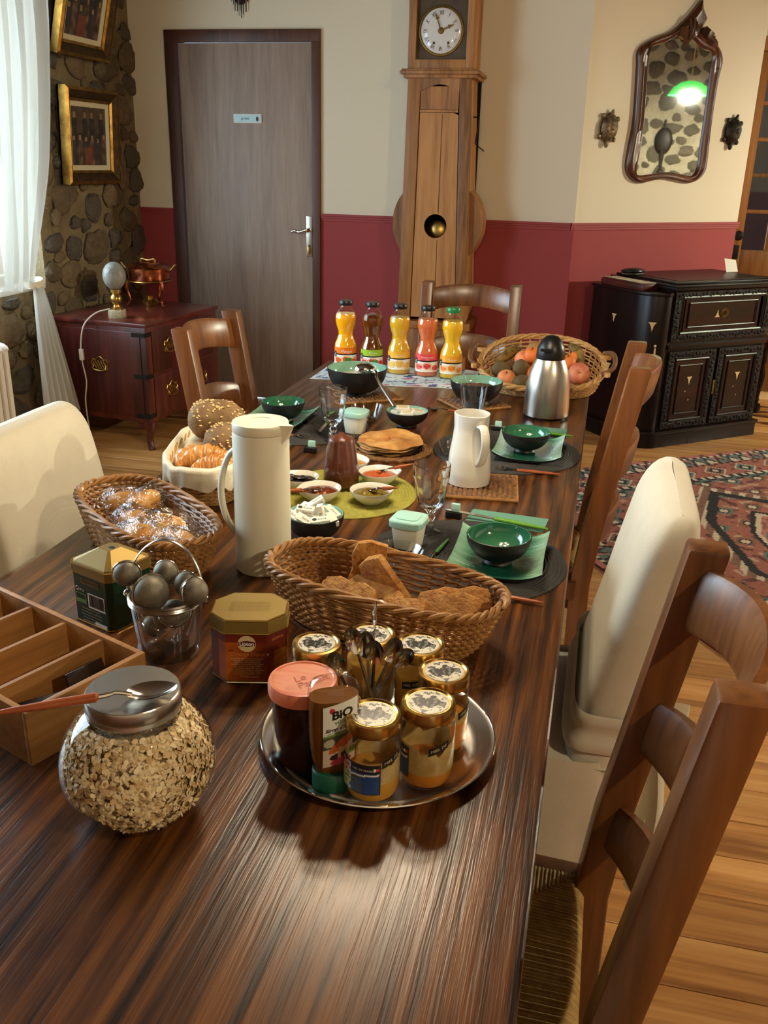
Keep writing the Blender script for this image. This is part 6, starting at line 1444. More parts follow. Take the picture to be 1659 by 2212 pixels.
# knives, rests, forks, napkins
def knife(label, tip, end, hm, split=0.49):
    tip, end = Vector(tip), Vector(end); d = tip-end; L = d.length; d.normalize(); y_ = Vector((0,0,1)).cross(d).normalized(); M = Matrix((d, y_, d.cross(y_))).transposed().to_4x4()
    t = thing('table_knife', label, 'knife', tuple(end), rot=M.to_euler(), group='table knives on rests')
    hl = L*split; obj('handle', MB().tube([(0,0,0),(hl*0.1,0,0),(hl*0.6,0,0),(hl,0,0)],[0.0025,0.0042,0.0062,0.0055],10,sy=0.75), hm, t)
    obj('blade', MB().prism([(hl,-0.004),(L*0.7,-0.0052),(L*0.92,-0.005),(L,0.002),(L*0.97,0.005),(hl,0.0045)],-0.0007,0.0007), 'steel_bright', t, smooth=0)
knife('lime handled knife on its rest beside the nearest bowl', (-0.276,1.742,T+0.016), (-0.056,1.709,T+0.0085), 'lime_handle'); knife('green handled knife on its rest behind the far right bowl', (-0.262,2.412,T+0.016), (-0.036,2.400,T+0.0085), 'lime_handle'); knife('green handled knife beside the left plate', (-0.690,2.215,T+0.012), (-0.700,2.40,T+0.012), 'lime_handle')
def rest(label, x, y, rz=0.0):
    t = thing('knife_rest', label, 'knife rest', (x, y, T), rz, 'black knife rests'); obj('block', MB().bb(-0.016,0.016,-0.008,0.008,0,0.0135), 'black_plastic', t, bevel=0.001); obj('glass_knob', MB().box((0.0,0.008+0.006,0.0135),(0.018,0.010,0.026)), 'mint_plastic', t, bevel=0.002)
rest('black knife rest beside the nearest napkin', -0.250, 1.737, R(-6)); rest('black knife rest behind the far right bowl', -0.240, 2.410, R(-4)); rest('black knife rest left of the spread jar', -0.668, 2.075, R(4))
def napkin(label, cx_, cy_, w, d, rz):
    t = obj('paper_napkin', MB().box((0,0,0.0012),(w,d,0.0024)).box((0.002,0.002,0.0032),(w*0.99,d*0.97,0.0012)), 'napkin_teal', None, bevel=0.0005, loc=(cx_,cy_,T), rot=(0,0,rz)); tag(t, label, 'napkin', 'folded teal paper napkins')
napkin('folded teal napkin under the nearest knife', -0.142, 1.748, 0.160, 0.072, R(-5)); napkin('folded teal napkin under the far right knife', -0.118, 2.447, 0.125, 0.075, R(0)); napkin('folded teal napkin left of the spread jar', -0.765, 2.098, 0.06, 0.05, R(0))
def fork(label, tine, end, hm):
    a, b_ = Vector(end), Vector(tine); d = b_-a; L = d.length; d.normalize(); y_ = Vector((0,0,1)).cross(d).normalized(); M = Matrix((d, y_, d.cross(y_))).transposed().to_4x4()
    t = thing('fork', label, 'fork', tuple(a), rot=M.to_euler(), group='forks with copper coloured handles'); hl = L*0.66
    obj('handle', MB().tube([(0,0,0),(hl*0.1,0,0),(hl*0.7,0,0),(hl,0,0)],[0.0018,0.0034,0.0052,0.0046],10,sy=0.8), hm, t); ft = MB().tube([(hl,0,0),(hl+L*0.12,0,0.002)],[0.003,0.0026],8).prism([(hl+L*0.11,-0.004),(hl+L*0.2,-0.009),(hl+L*0.2,0.009),(hl+L*0.11,0.004)],0.001,0.0025)
    for k in range(3): ft.tube([(hl+L*0.19,-0.007+0.007*k,0.0018),(hl+L*0.27,-0.007+0.007*k,0.0035),(L,-0.007+0.007*k,0.001)],0.0014,6)
    obj('tines', ft, 'steel_bright', t)
fork('fork with copper handle at the near edge of the nearest mat', (-0.185,1.395,T+0.0065), (-0.042,1.381,T+0.0065), 'copper_handle'); fork('fork with copper handle beside the far right plate', (-0.204,2.072,T+0.0065), (-0.052,2.070,T+0.0065), 'copper_handle'); fork('fork on the left mat beside the thermos', (-0.705,2.175,T+0.0065), (-0.835,2.20,T+0.0065), 'copper_handle')
long_spoon('teaspoon with a green handle on the nearest mat', (-0.238,1.600,T+0.009), (-0.259,1.475,T+0.006), 0, 'green_handle', name='teaspoon', hl=0.068, bw=0.010, bl=0.017, hr=0.0042)
long_spoon('spoon with a copper handle before the muesli bowl', (-0.345,2.560,T+0.006), (-0.470,2.592,T+0.006), 0, 'copper_handle', name='teaspoon', hl=0.062, bw=0.011, bl=0.018, hr=0.0042)
# goblets and tumbler
def goblet(label, x, y):
    t = thing('goblet', label, 'glass', (x, y, T), group='fluted glass goblets'); fl_ = lambda a, z: 1+(0.022*abs(math.cos(a*5)) if 0.066 < z < 0.118 else 0)+(0.04*math.cos(a*10) if 0.050 <= z <= 0.066 else 0)
    outp = [(0,0.0),(0.027,0.0),(0.0275,0.0015),(0.022,0.005),(0.009,0.009),(0.0065,0.016),(0.0085,0.022),(0.0065,0.027),(0.0085,0.031),(0.0105,0.036),(0.007,0.042),(0.012,0.050),(0.021,0.058),(0.0265,0.068),(0.030,0.09),(0.0325,0.112),(0.0352,0.118),(0.0355,0.124),(0.0362,0.1445)]
    inp = [(0.0350,0.1450),(0.0342,0.124),(0.0308,0.112),(0.0280,0.09),(0.0240,0.070),(0.017,0.061),(0.0,0.057)]
    obj('glass', MB().lathe(outp+inp, 60, flute=fl_), 'clear_glass', t, smooth=40); return t
goblet('fluted glass goblet in the centre beside the mint lidded pot', -0.283, 1.640); goblet('fluted glass goblet on the left mat', -0.640, 2.180)
tu = thing('tumbler', 'fluted glass tumbler before the muesli bowl', 'glass', (-0.322,2.500,T)); obj('glass', MB().lathe([(0,0),(0.027,0),(0.0285,0.003),(0.033,0.06),(0.0352,0.066),(0.0395,0.103),(0.0383,0.1035),(0.034,0.067),(0.0315,0.06),(0.0265,0.012),(0,0.010)],60,flute=lambda a, z: 1+(0.02*abs(math.cos(a*5)) if 0.004 < z < 0.062 else 0)), 'clear_glass', tu, smooth=40)
def glass_dish(label, x, y, r, h):
    t = thing('glass_dish', label, 'dish', (x, y, T+0.005), group='small clear glass dishes'); obj('glass', MB().lathe([(0,0.0),(r*0.62,0.0),(r*0.66,0.002),(r*0.80,h*0.4),(r*0.97,h*0.9),(r,h),(r*0.975,h),(r*0.77,h*0.42),(r*0.62,0.0045),(0,0.004)],56), 'dish_glass', t)
    obj('glass_rings', MB().tube([(r*0.55*math.cos(2*PI*k/40),r*0.55*math.sin(2*PI*k/40),0.0048) for k in range(40)],0.0012,5,closed=True).tube([(r*0.38*math.cos(2*PI*k/40),r*0.38*math.sin(2*PI*k/40),0.0045) for k in range(40)],0.0012,5,closed=True), 'dish_glass', t)
glass_dish('clear glass dish with ringed base behind the rusk basket', -0.311, 1.470, 0.049, 0.026); glass_dish('clear glass dish behind the left mint lidded pot', -0.605, 2.400, 0.045, 0.04); glass_dish('clear glass dish half hidden behind the white pitcher', -0.325, 2.15, 0.036, 0.032)
def yogurt(label, x, y, z=T+0.005):
    t = thing('yogurt_pot', label, 'pot', (x, y, z), R(-8), 'yogurt pots with mint lids')
    def sq(k, c=0.010): return [(-k+c,-k),(k-c,-k),(k-c*0.3,-k+c*0.3),(k,-k+c),(k,k-c),(k-c*0.3,k-c*0.3),(k-c,k),(-k+c,k),(-k+c*0.3,k-c*0.3),(-k,k-c),(-k,-k+c),(-k+c*0.3,-k+c*0.3)]
    obj('pot', MB().prism(sq(0.024,0.012),0,0.05,sq(0.0295,0.012)), 'pot_plastic', t, bevel=0.001); obj('lid', MB().prism(sq(0.0325,0.013),0.045,0.056).prism(sq(0.0325,0.013),0.056,0.059,sq(0.0300,0.012)).prism(sq(0.021,0.009),0.059,0.0605), 'mint_plastic', t, bevel=0.0008)
yogurt('mint lidded yogurt pot beside the central goblet', -0.308, 1.556); yogurt('mint lidded yogurt pot on the left mat', -0.606, 2.275)
# sugar bowl
bowl('black bowl of wrapped sugar beside the tall thermos', -0.490, 1.548, T, 0.112, 0.053, 'teal_glaze', gb, foot=0.03)
def sugar(label, p, rot, txt=True, dot=True):
    t = thing('sugar_packet', label, 'sugar packet', p, rot=rot, group='wrapped sugar packets in the bowl'); obj('packet', MB().box((0,0,0),(0.034,0.016,0.011)), 'paper', t, bevel=0.0012)
    if txt: text('print', 'Sucre', 0.0075, 'ink', t, lambda x, y: (x+0.004, -0.0084, y)); text('print', 'Sucre', 0.0075, 'ink', t, lambda x, y: (x+0.004, y, 0.0058))
    if dot: obj('logo', MB().lathe([(0,0.0058),(0.0042,0.0058)],16,c=(-0.010,0,0)), 'ink', t)
SP = [((-0.492,1.560,0.070),(0.1,-0.5,0.5),'on the very top of the heap'),((-0.505,1.535,0.063),(0.25,0.1,0.15),'with a round logo on the heap'),((-0.473,1.535,0.060),(0.2,1.3,0.3),'standing upright on the heap'),((-0.458,1.555,0.056),(0.1,0.4,-0.5),'at the right of the heap'),((-0.525,1.52,0.054),(0.3,0.2,-0.5),'at the front left of the heap'),((-0.500,1.512,0.052),(0.5,0.3,-0.3),'at the front rim'),((-0.470,1.515,0.052),(0.3,-0.1,0.4),'at the front right rim'),((-0.520,1.555,0.056),(-0.2,-0.5,0.9),'at the left behind the thermos'),((-0.452,1.535,0.050),(0.1,0.3,-0.9),'beside the right rim'),((-0.480,1.570,0.055),(0,0.2,0.2),'at the back of the heap')]
for i, (p, rt, wh) in enumerate(SP): sugar('white paper sugar packet '+wh, (p[0], p[1], T+p[2]), rt, i < 7, i in (1,4,6))
sf = obj('sugar_bed', MB().lathe([(0,0.048),(0.03,0.047),(0.047,0.040),(0.04,0.03),(0,0.03)],24), 'paper', None, loc=(-0.490,1.548,T)); tag(sf, 'lower layer of white sugar papers filling the sugar bowl', 'sugar'); sf['kind'] = 'stuff'
# jam bowls around the spread jar
gj = 'white jam bowls with pouring lips'
def jam(label, x, y, rz, mat, dia=0.093):
    t = thing('jam_bowl', label, 'bowl', (x, y, T+0.005), rz, gj); r = dia/2; h = 0.030
    lip = lambda a, z: 1+(0.16*math.exp(-(((a+PI) % (2*PI)-PI)/0.35)**2)*(z/h)**2 if z > 0 else 0)
    obj('ceramic', MB().lathe([(0,0.001),(0.022,0.0),(0.026,0.003),(r*0.86,h*0.55),(r*0.98,h*0.95),(r*0.97,h),(r*0.93,h*0.97),(r*0.80,h*0.55),(0.022,0.005),(0,0.005)],48,flute=lip), 'white_ceramic', t, smooth=60)
    obj('jam', MB().grid(lambda u, v: (r*0.86*v*math.cos(2*PI*u), r*0.86*v*math.sin(2*PI*u), h*0.66+0.009*(1-v*v)*(0.6+0.9*mnoise.noise(Vector((v*math.cos(2*PI*u)*3+x*40, v*math.sin(2*PI*u)*3, y*20))))), 28, 12, cu=True), mat, t, smooth=70); return t
jam('white bowl of black jam behind the tall thermos', -0.603, 1.800, R(150), 'jam_black', 0.085); jam('white bowl of brown jam at the front left of the green mat', -0.540, 1.742, R(215), 'jam_brown'); jam('white bowl of green jam at the front right of the green mat', -0.433, 1.762, R(30), 'jam_green'); jam('white bowl of red jam at the right of the green mat', -0.446, 1.885, R(25), 'jam_red'); jam('white bowl of golden jam behind the spread jar', -0.530, 1.945, R(90), 'jam_gold')
gs_ = 'jam spoons with copper handles'
long_spoon('jam spoon with copper handle in the red jam', (-0.372,1.905,T+0.052), (-0.455,1.885,T+0.032), 0, 'copper_handle', name='jam_spoon', group=gs_, hl=0.044, bw=0.008, bl=0.014, hr=0.0042); long_spoon('jam spoon with copper handle in the green jam', (-0.372,1.745,T+0.050), (-0.440,1.762,T+0.034), 0, 'copper_handle', name='jam_spoon', group=gs_, hl=0.036, bw=0.008, bl=0.013, hr=0.0044); long_spoon('jam spoon with copper handle in the brown jam', (-0.610,1.665,T+0.044), (-0.535,1.738,T+0.033), 0, 'copper_handle', name='jam_spoon', group=gs_, hl=0.06, bw=0.009, bl=0.015, hr=0.0046); long_spoon('jam spoon with copper handle in the black jam', (-0.665,1.765,T+0.05), (-0.590,1.798,T+0.033), 0, 'copper_handle', name='jam_spoon', group=gs_, hl=0.045, bw=0.010, bl=0.017, hr=0.0046)
sj = thing('spread_jar', 'clear glass jar of brown chocolate spread on the green mat', 'jar', (-0.523,1.846,T+0.005))
jp = [(0.0,0.0),(0.038,0.0),(0.041,0.005),(0.039,0.04),(0.034,0.08),(0.0295,0.105),(0.0275,0.114),(0.0285,0.118),(0.0285,0.124),(0.0275,0.126)]
obj('glass', MB().lathe(jp,44), 'jar_glass', sj); obj('spread', MB().lathe([(0,0.004),(0.036,0.004),(0.0395,0.008),(0.0375,0.04),(0.0325,0.08),(0.028,0.105),(0.026,0.112),(0.012,0.116),(0.006,0.122),(0,0.123)],44), 'choc_spread', sj, smooth=60)
# crepes on a rattan trivet
def rattan_round(label, x, y, r):
    t = thing('rattan_trivet', label, 'trivet', (x, y, T), group='rattan trivets'); mb = MB()
    for k in range(15): rr = r*(k+0.5)/15; mb.tube([(rr*math.cos(2*PI*j/60),rr*math.sin(2*PI*j/60),0.0035+0.0012*math.sin(j*PI*0.8+k)) for j in range(60)], r/15*0.52, 5, closed=True)
    obj('coils', mb, 'rattan', t, kind='stuff'); obj('base', MB().lathe([(0,0.0003),(r*0.96,0.0003),(r*0.96,0.003),(0,0.003)],48), 'wicker_brown', t); return t
def rattan_square(label, x, y, w, rz):
    t = thing('rattan_trivet', label, 'trivet', (x, y, T), rz, 'rattan trivets'); mb = MB(); n = 15; h = w/2
    for k in range(n):
        q = -h+w*(k+0.5)/n
        pts = [(q, -h+w*j/28, 0.0036+0.0016*math.sin(j*PI*0.5+k*PI)) for j in range(29)]; mb.tube(pts, w/n*0.42, 5)
    for k in range(29): yq = -h+w*k/28; mb.tube([(-h,yq,0.0042),(h,yq,0.0042)],0.0009,4)
    obj('weave', mb, 'rattan', t, kind='stuff'); obj('edge', MB().tube([(-h,-h,0.004),(h,-h,0.004),(h,h,0.004),(-h,h,0.004)],0.0042,6,closed=True), 'wicker', t); obj('base', MB().bb(-h,h,-h,h,0.0003,0.0022), 'wicker_brown', t)
rattan_round('round rattan trivet under the pancakes', -0.475, 2.150, 0.100); rattan_square('square rattan trivet under the white pitcher', -0.222, 1.938, 0.165, R(6)); rattan_square('square rattan trivet under the muesli bowl', -0.345, 2.690, 0.16, R(38)); rattan_square('square rattan trivet under the yogurt bowl', -0.690, 2.690, 0.185, R(35))
cp = thing('crepe_plate', 'dark rimmed plate on the round rattan trivet', 'plate', (-0.484,2.155,T+0.0085)); obj('plate', MB().lathe([(0,0.0),(0.06,0.0),(0.065,0.003),(0.086,0.009),(0.087,0.0105),(0.062,0.005),(0,0.004)],56), 'black_stone', cp)
for k in range(5):
    def cr(u, v, k=k):
        a = 2*PI*u; n_ = mnoise.noise(Vector((math.cos(a)*1.4+k*7, math.sin(a)*1.4, 0))); rr = v*(0.080+0.012*n_)
        z = 0.006+0.0035*k+(0.004 if k == 4 else 0.0)*math.sin(v*5+a*2)+0.006*mnoise.noise(Vector((rr*30*math.cos(a)+k*3, rr*30*math.sin(a), k)))-0.006*max(0, v-0.85)/0.15
        return (rr*math.cos(a)*1.02, rr*math.sin(a)*1.0, z)
    c_ = obj('pancake', MB().grid(cr, 40, 14, cu=True), 'crepe', None, smooth=60, loc=(-0.484,2.155,T+0.010+0.001*k), rot=(0,0,0.7*k)); tag(c_, ('folded thin pancake on top of the stack','second thin pancake from the top of the stack','thin pancake in the middle of the stack','second thin pancake from the plate','lowest thin pancake on the dark plate')[4-k], 'pancake', 'stack of thin pancakes')
# white pitcher
pt = thing('milk_pitcher', 'white glazed pitcher with a broad handle on a rattan trivet', 'pitcher', (-0.252,1.953,T+0.008), R(-20))
def pit(k):
    def f_(u, v):
        a = 2*PI*u; prof = [(0,0.048),(0.15,0.0495),(0.4,0.047),(0.62,0.0415),(0.8,0.0385),(1.0,0.0400)]; r = 0.04
        for (a0, b0), (a1, b1) in zip(prof, prof[1:]):
            if a0 <= v <= a1: r = b0+(b1-b0)*(v-a0)/(a1-a0); break
        sp_ = 0.28*math.exp(-(((a-PI+PI) % (2*PI)-PI)/0.42)**2)*smooth01((v-0.72)/0.28); r = r*k*(1+sp_)
        return (-r*math.cos(a+PI)*1.0 if False else r*math.cos(a), r*math.sin(a), 0.160*v*(1 if k == 1 else 0.985)+(0.0 if k == 1 else 0.003)+0.006*sp_*v)
    return f_
pm1, pm2 = pit(1.0), pit(0.925); mb = MB().grid(lambda u, v: pm1((u+0.5) % 1.0, v), 48, 30, cu=True).grid(lambda u, v: pm2((u+0.5) % 1.0, v), 48, 30, cu=True)
rim_ = MB(); rim_.v = [pm1((k/48+0.5) % 1.0,1.0) for k in range(48)]+[pm2((k/48+0.5) % 1.0,1.0) for k in range(48)]; rim_.f = [(k,(k+1)%48,48+(k+1)%48,48+k) for k in range(48)]
k0 = len(mb.v); mb.v += rim_.v; mb.f += [tuple(i+k0 for i in f) for f in rim_.f]; mb.add([pm1(k/48,0.0) for k in range(48)],[tuple(range(48))])
pt.rotation_euler = (0,0,R(160))
obj('body', mb, 'white_ceramic', pt, smooth=60)
hpts = catmull([(-0.034,0,0.137),(-0.058,0,0.140),(-0.070,0,0.115),(-0.066,0,0.085),(-0.056,0,0.062),(-0.045,0,0.052)],5)
obj('handle', MB().tube(hpts,[0.0105]*len(hpts),10,sy=0.5,up=Vector((0,1,0))), 'white_ceramic', pt, smooth=70)
pt.rotation_euler = (0,0,R(125))
# steel thermos
stt = thing('steel_thermos', 'brushed steel thermos jug with a black stopper', 'thermos', (-0.124,2.622,T))
obj('body', MB().lathe([(0,0.004),(0.061,0.004),(0.0655,0.008),(0.0650,0.05),(0.0625,0.09),(0.056,0.13),(0.048,0.155),(0.041,0.170),(0.0,0.170)],64), 'steel_brushed', stt); obj('base_ring', MB().lathe([(0,0),(0.062,0),(0.063,0.004),(0,0.004)],48), 'black_plastic', stt)
obj('stopper', MB().lathe([(0.0405,0.168),(0.0415,0.172),(0.0400,0.195),(0.0365,0.206),(0.028,0.222),(0.017,0.233),(0,0.237)],40), 'black_plastic', stt); obj('pour_slot', MB().box((-0.01,-0.0395,0.199),(0.036,0.010,0.008)), 'dark_void', stt, bevel=0.002)
# bowls at the far side
bb1 = bowl('large black bowl of white yogurt with a ladle', -0.708, 2.672, T+0.0085, 0.184, 0.083, 'teal_glaze', gb, name='serving_bowl', foot=0.045)
obj('yogurt', MB().lathe([(0,0.060),(0.04,0.0585),(0.07,0.056),(0.078,0.055)],40), 'cream_food', bb1)
bb2 = bowl('black bowl of brown muesli behind the tumbler', -0.338, 2.676, T+0.0085, 0.157, 0.069, 'teal_glaze', gb, name='serving_bowl', foot=0.04)
obj('muesli', MB().grid(lambda u, v: (0.066*v*math.cos(2*PI*u), 0.066*v*math.sin(2*PI*u), 0.046+0.008*(1-v*v)+0.003*fn3(v*9*math.cos(2*PI*u), v*9*math.sin(2*PI*u))), 30, 14, cu=True), 'muesli_food', bb2)
la = thing('ladle', 'steel ladle hooked over the rim of the yogurt bowl', 'ladle', (0,0,0))
lb0, le0 = Vector((-0.672,2.605,T+0.100)), Vector((-0.520,2.370,T+0.058))
obj('ladle_bowl', MB().ball(lb0+Vector((0.0,0.02,-0.002)),(0.033,0.03,0.019),20,12,disp=lambda d: 1.0 if d.z > -0.05 else 0.9), 'steel_bright', la); obj('ladle_handle', MB().tube(catmull([lb0+Vector((0.028,-0.002,0.002)),lb0+Vector((0.045,-0.02,0.0)),lb0+Vector((0.06,-0.06,-0.012)),le0],6),[0.006]*7+[0.0045]*6+[0.006]*6,8,sy=0.6), 'steel_bright', la)
bb3 = bowl('small black bowl of butter portions', -0.489, 2.390, T, 0.117, 0.044, 'teal_glaze', gb, foot=0.028)
for i, (p, rt, wh) in enumerate((((-0.500,2.385,0.050),(0.1,0.05,0.3),'on top of the pile'),((-0.512,2.388,0.038),(0.05,0.1,-0.3),'at the left of the pile'),((-0.485,2.372,0.040),(0.1,-0.1,0.1),'at the front of the pile'),((-0.460,2.392,0.042),(0.1,0.2,0.5),'at the right of the pile'),((-0.488,2.405,0.039),(0,0.1,0.8),'at the back of the pile'))):
    t = thing('butter_portion', 'white wrapped butter portion '+wh, 'butter', (p[0],p[1],T+p[2]), rot=rt, group='wrapped butter portions'); obj('packet', MB().box((0,0,0),(0.036,0.028,0.011)), 'paper', t, bevel=0.0015); obj('print', MB().bb(-0.012,0.012,-0.008,0.008,0.0056,0.0059), 'ink_cream', t)
# juice bottles on a flowered napkin
def clothcol(u, v):
    n = fn3(u*4+2, v*4); c = mixc((176,206,222),(226,232,236), 0.5+n)
    m_ = fn3(u*11, v*11+7)
    if m_ > 0.34: c = (66,96,150)
    elif m_ < -0.40: c = (170,90,120)
    elif abs(fn3(u*17+3, v*17)) < 0.03: c = (70,110,110)
    return c
cn = thing('flowered_cloth', 'pale blue flowered cloth under the juice bottles', 'cloth', (-0.655,3.01,T)); 
patch('cloth', cn, 60, 36, clothcol, lambda u, v: (-0.265+0.53*u, -0.155+0.30*v+0.012*math.sin(u*9), 0.0012+0.001*math.sin(u*30)*math.sin(v*14)), 'print'); obj('hem', MB().tube([(-0.265+0.53*k/40,-0.155+0.012*math.sin(k/40*9),0.0012) for k in range(41)],0.0012,5), 'paper', cn)
JP = [(0.0,0.0),(0.036,0.0),(0.0395,0.004),(0.0398,0.075),(0.0375,0.088),(0.030,0.104),(0.0255,0.118),(0.0265,0.130),(0.033,0.148),(0.0368,0.166),(0.0355,0.184),(0.029,0.200),(0.0215,0.208),(0.0185,0.213),(0.0180,0.226)]
def fruit_label(kind):
    def f_(u, v):
        pal = {'mango':((232,120,34),(206,90,40),(226,160,60),(70,120,50)),'apple':((150,190,50),(196,40,50),(210,60,70),(60,130,50)),'pine':((236,178,60),(226,180,70),(206,150,50),(226,190,90)),'grape':((226,76,84),(206,54,60),(232,150,140),(226,90,90)),'orange':((238,166,50),(226,130,30),(240,180,90),(226,140,50))}[kind]
        if v > 0.66: return pal[0]
        if v > 0.575: return (22,20,20)
        c = (236,230,216)
        for k in range(3):
            cx_, cy_ = 0.22+0.30*k, 0.28+0.06*math.sin(k*2.2); r_ = math.hypot((u-cx_)*1.15, cy_-v)
            if r_ < 0.20: c = pal[1] if r_ < 0.15 else ((240,226,196) if r_ < 0.17 else pal[2])
            if r_ < 0.15 and kind in ('grape','orange') and abs(math.sin(3*math.atan2(cy_-v, u-cx_))) < 0.16: c = (244,190,160)
        if kind in ('mango','apple') and abs(u-0.6) < 0.12 and 0.2 < v < 0.42: c = pal[3]
        return c
    return f_
def juice_bottle(label, x, y, jm, cap, kind, words, wmat='ink_white'):
    t = thing('juice_bottle', label, 'bottle', (x, y, T+0.003), group='row of juice bottles')
    obj('glass', MB().lathe(JP, 44), 'jar_glass', t, smooth=60)
    obj('juice', MB().lathe([(r*0.965, z+0.002) if z < 0.004 else (r*0.965, z) for r, z in JP if z < 0.19]+[(0.033*0.965,0.190),(0,0.190)] if kind != 'apple' else [(r*0.965, max(z,0.002)) for r, z in JP if z < 0.20]+[(0,0.2)], 44), jm, t, smooth=60)
    obj('cap', MB().lathe([(0.0185,0.218),(0.0225,0.218),(0.0235,0.221),(0.0230,0.231),(0.0215,0.2335),(0,0.2338)],36), cap, t)
    aim = -PI/2+math.atan2(-x, y)*-1.0; A0 = math.atan2(-y, -x)
    RB = 0.0402
    lb_ = patch('label', t, 40, 40, fruit_label(kind), lambda u, v: (RB*math.cos(A0+(u-0.5)*2.5), RB*math.sin(A0+(u-0.5)*2.5), 0.017+0.060*v), 'print_gloss')
    for s_, dz, sz in words: text('label_text', s_, sz, wmat, lb_, lambda a, b_, dz=dz: (RB*1.012*math.cos(A0+0.1+a/RB), RB*1.012*math.sin(A0+0.1+a/RB), dz+b_))
    dm_ = MB(); c0_ = A0-1.0
    dm_.add([(RB*1.014*math.cos(c0_+0.0075*math.cos(q)/RB), RB*1.014*math.sin(c0_+0.0075*math.cos(q)/RB), 0.0535+0.0105*math.sin(q)) for q in [2*PI*k/20 for k in range(20)]],[tuple(range(20))]); lg = obj('logo_disc', dm_, 'ink', t, smooth=0)
    text('logo_letter', 'G', 0.0120, 'ink_white', lg, lambda a, b_: (RB*1.022*math.cos(c0_+a/RB), RB*1.022*math.sin(c0_+a/RB), 0.0525+b_))
juice_bottle('bottle of bright yellow mango juice, leftmost in the row', -0.852, 3.052, 'juice_mango', 'black_plastic', 'mango', (('Mangue',0.0645,0.0125),))
juice_bottle('bottle of dark brown apple juice with a green label', -0.755, 3.045, 'juice_apple', 'black_plastic', 'apple', (('Pomme',0.0665,0.009),('pur jus',0.0590,0.006)))
juice_bottle('bottle of yellow pineapple juice in the middle of the row', -0.658, 3.042, 'juice_pine', 'black_plastic', 'pine', (('Ananas',0.0640,0.0115),))
juice_bottle('bottle of pink grapefruit juice', -0.560, 3.036, 'juice_grape', 'black_plastic', 'grape', (('Pamplemousse',0.0665,0.0075),('rose',0.0595,0.006)))
juice_bottle('bottle of orange juice with a green cap', -0.474, 3.030, 'juice_orange', 'green_cap', 'orange', (('Orange',0.0645,0.010),))
# fruit basket
fb = wicker('wide pale wicker fruit basket at the far end of the table', (-0.168,2.965,T), 0.0, 0.200, 0.165, 0.085, 'wicker_pale', 40, 11, base=0.86, hf=lambda a: 0.95+0.75*math.sin(a) if math.sin(a) > 0 else 0.95+0.55*math.sin(a), name='fruit_basket', strand=0.0034, rim_r=0.0058, e=0.9)
for s in (-1, 1):
    hb = MB().tube(catmull([(s*0.192,-0.07,0.075),(s*0.222,-0.055,0.090),(s*0.232,0.0,0.105),(s*0.222,0.055,0.12),(s*0.192,0.07,0.115)],6),0.008,8); obj('handle', hb, 'wicker_brown', fb)
    for q in (-1,1): obj('binding', MB().box((s*0.204,q*0.066,0.090+q*0.014),(0.03,0.018,0.016),(0,0,q*s*0.5)), 'wicker_pale', fb, bevel=0.004)
gf = 'fruit in the wicker basket'
def fruit(name, label, cat, mat, p, r, rot=(0,0,0), stem=True, crease=0.0, loc_off=0):
    t = thing(name, label, cat, p, rot=rot, group=gf)
    def dsp(d):
        k = 1-0.22*math.exp(-((1-abs(d.z))/0.03))*(1 if abs(d.z) > 0.9 and crease > 0 else 0)
        if crease and d.y < 0 and abs(d.x) < 0.25: k *= 1-crease*(1-(d.x/0.25)**2)
        return k
    obj('flesh', MB().ball((0,0,0), r, 20, 14, disp=dsp), mat, t, smooth=80)
    if stem: obj('stem', MB().tube([(0,0,r[2]*0.85 if isinstance(r, tuple) else r*0.85),(0.001,0,(r[2] if isinstance(r, tuple) else r)*1.04)],0.0022,6), 'wicker_brown', t)
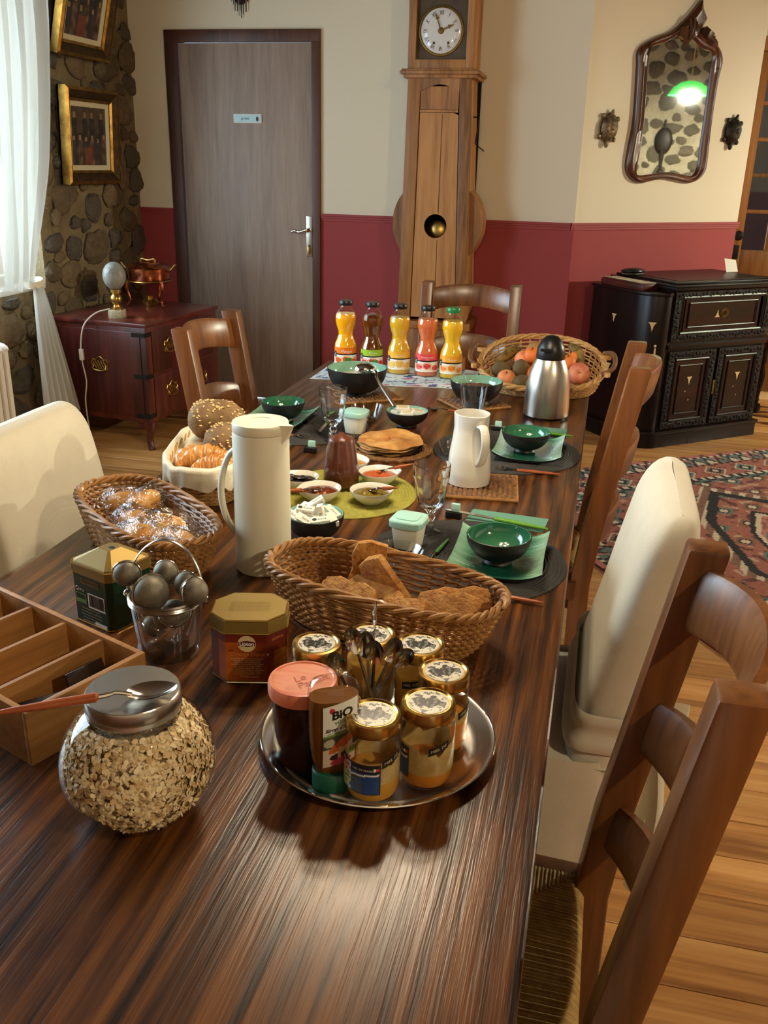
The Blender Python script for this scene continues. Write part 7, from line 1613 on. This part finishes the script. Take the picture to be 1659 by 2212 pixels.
FR = [('peach','red yellow peach below the mango at the left','peach','peach',(-0.225,2.955,0.093),(0.031,0.031,0.029),(0.4,0,0),0.06),
('apricot','bright orange apricot on top beside the stopper','apricot','apricot',(-0.198,2.935,0.112),(0.028,0.028,0.027),(0.3,0,0),0.06),
('peach','dark pink peach left of the steel thermos','peach','peach_dark',(-0.165,2.955,0.090),(0.030,0.030,0.029),(0.3,0.2,0),0.06),
('peach','large dark peach at the right of the basket','peach','peach_dark',(-0.045,2.915,0.068),(0.036,0.036,0.034),(1.2,0,0),0.08),
('apricot','orange apricot right of the thermos stopper','apricot','apricot',(-0.085,2.965,0.090),(0.028,0.028,0.027),(0.2,0,0),0.06),
('apricot','paler apricot behind the large dark peach','apricot','apricot',(-0.060,3.005,0.095),(0.028,0.028,0.027),(0.2,0.4,0),0.06),
('nectarine','red nectarine at the front left of the basket','nectarine','peach',(-0.268,2.865,0.046),(0.031,0.031,0.029),(0.5,0,0),0.05),
('kiwi','brown kiwi at the left side of the basket','kiwi','kiwi',(-0.290,2.905,0.066),(0.034,0.026,0.026),(0,0,0.2),0),
('kiwi','brown kiwi in the middle of the fruit','kiwi','kiwi',(-0.228,2.895,0.075),(0.026,0.026,0.032),(0.3,0,0),0),
('kiwi','brown kiwi at the front of the basket','kiwi','kiwi',(-0.215,2.848,0.042),(0.033,0.026,0.025),(0,0,0.4),0),
('kiwi','brown kiwi touching the front rim of the basket','kiwi','kiwi',(-0.182,2.838,0.038),(0.030,0.025,0.025),(0,0,-0.3),0),
('orange','small orange half hidden by the steel thermos','orange','apricot',(-0.178,2.895,0.062),(0.032,0.032,0.031),(0,0,0),0),
('mango','mottled mango at the back of the basket','mango','mango_fruit',(-0.180,3.010,0.112),(0.048,0.036,0.034),(0,0,0.2),0)]
for (nm, lb, ct, mt, p, r_, rt, crs) in FR: fruit(nm, lb, ct, mt, (p[0], p[1]+0.005, T+p[2]), r_, rt, nm not in ('kiwi',), crs)
def banana(label, pts):
    t = thing('banana', label, 'banana', (0,0,0), group=gf); pp_ = catmull(pts, 6); n_ = len(pp_); obj('fruit_skin', MB().tube(pp_, [0.006+0.012*math.sin(PI*min(0.97,max(0.05,k/(n_-1))))**0.6 for k in range(n_)], 8), 'banana_spotted', t)
banana('spotted brown banana along the left back of the basket', [(-0.305,2.935,T+0.085),(-0.275,2.985,T+0.105),(-0.245,3.03,T+0.125)]); banana('spotted brown banana along the right back of the basket', [(-0.04,2.97,T+0.085),(-0.055,3.02,T+0.115),(-0.085,3.065,T+0.13)])
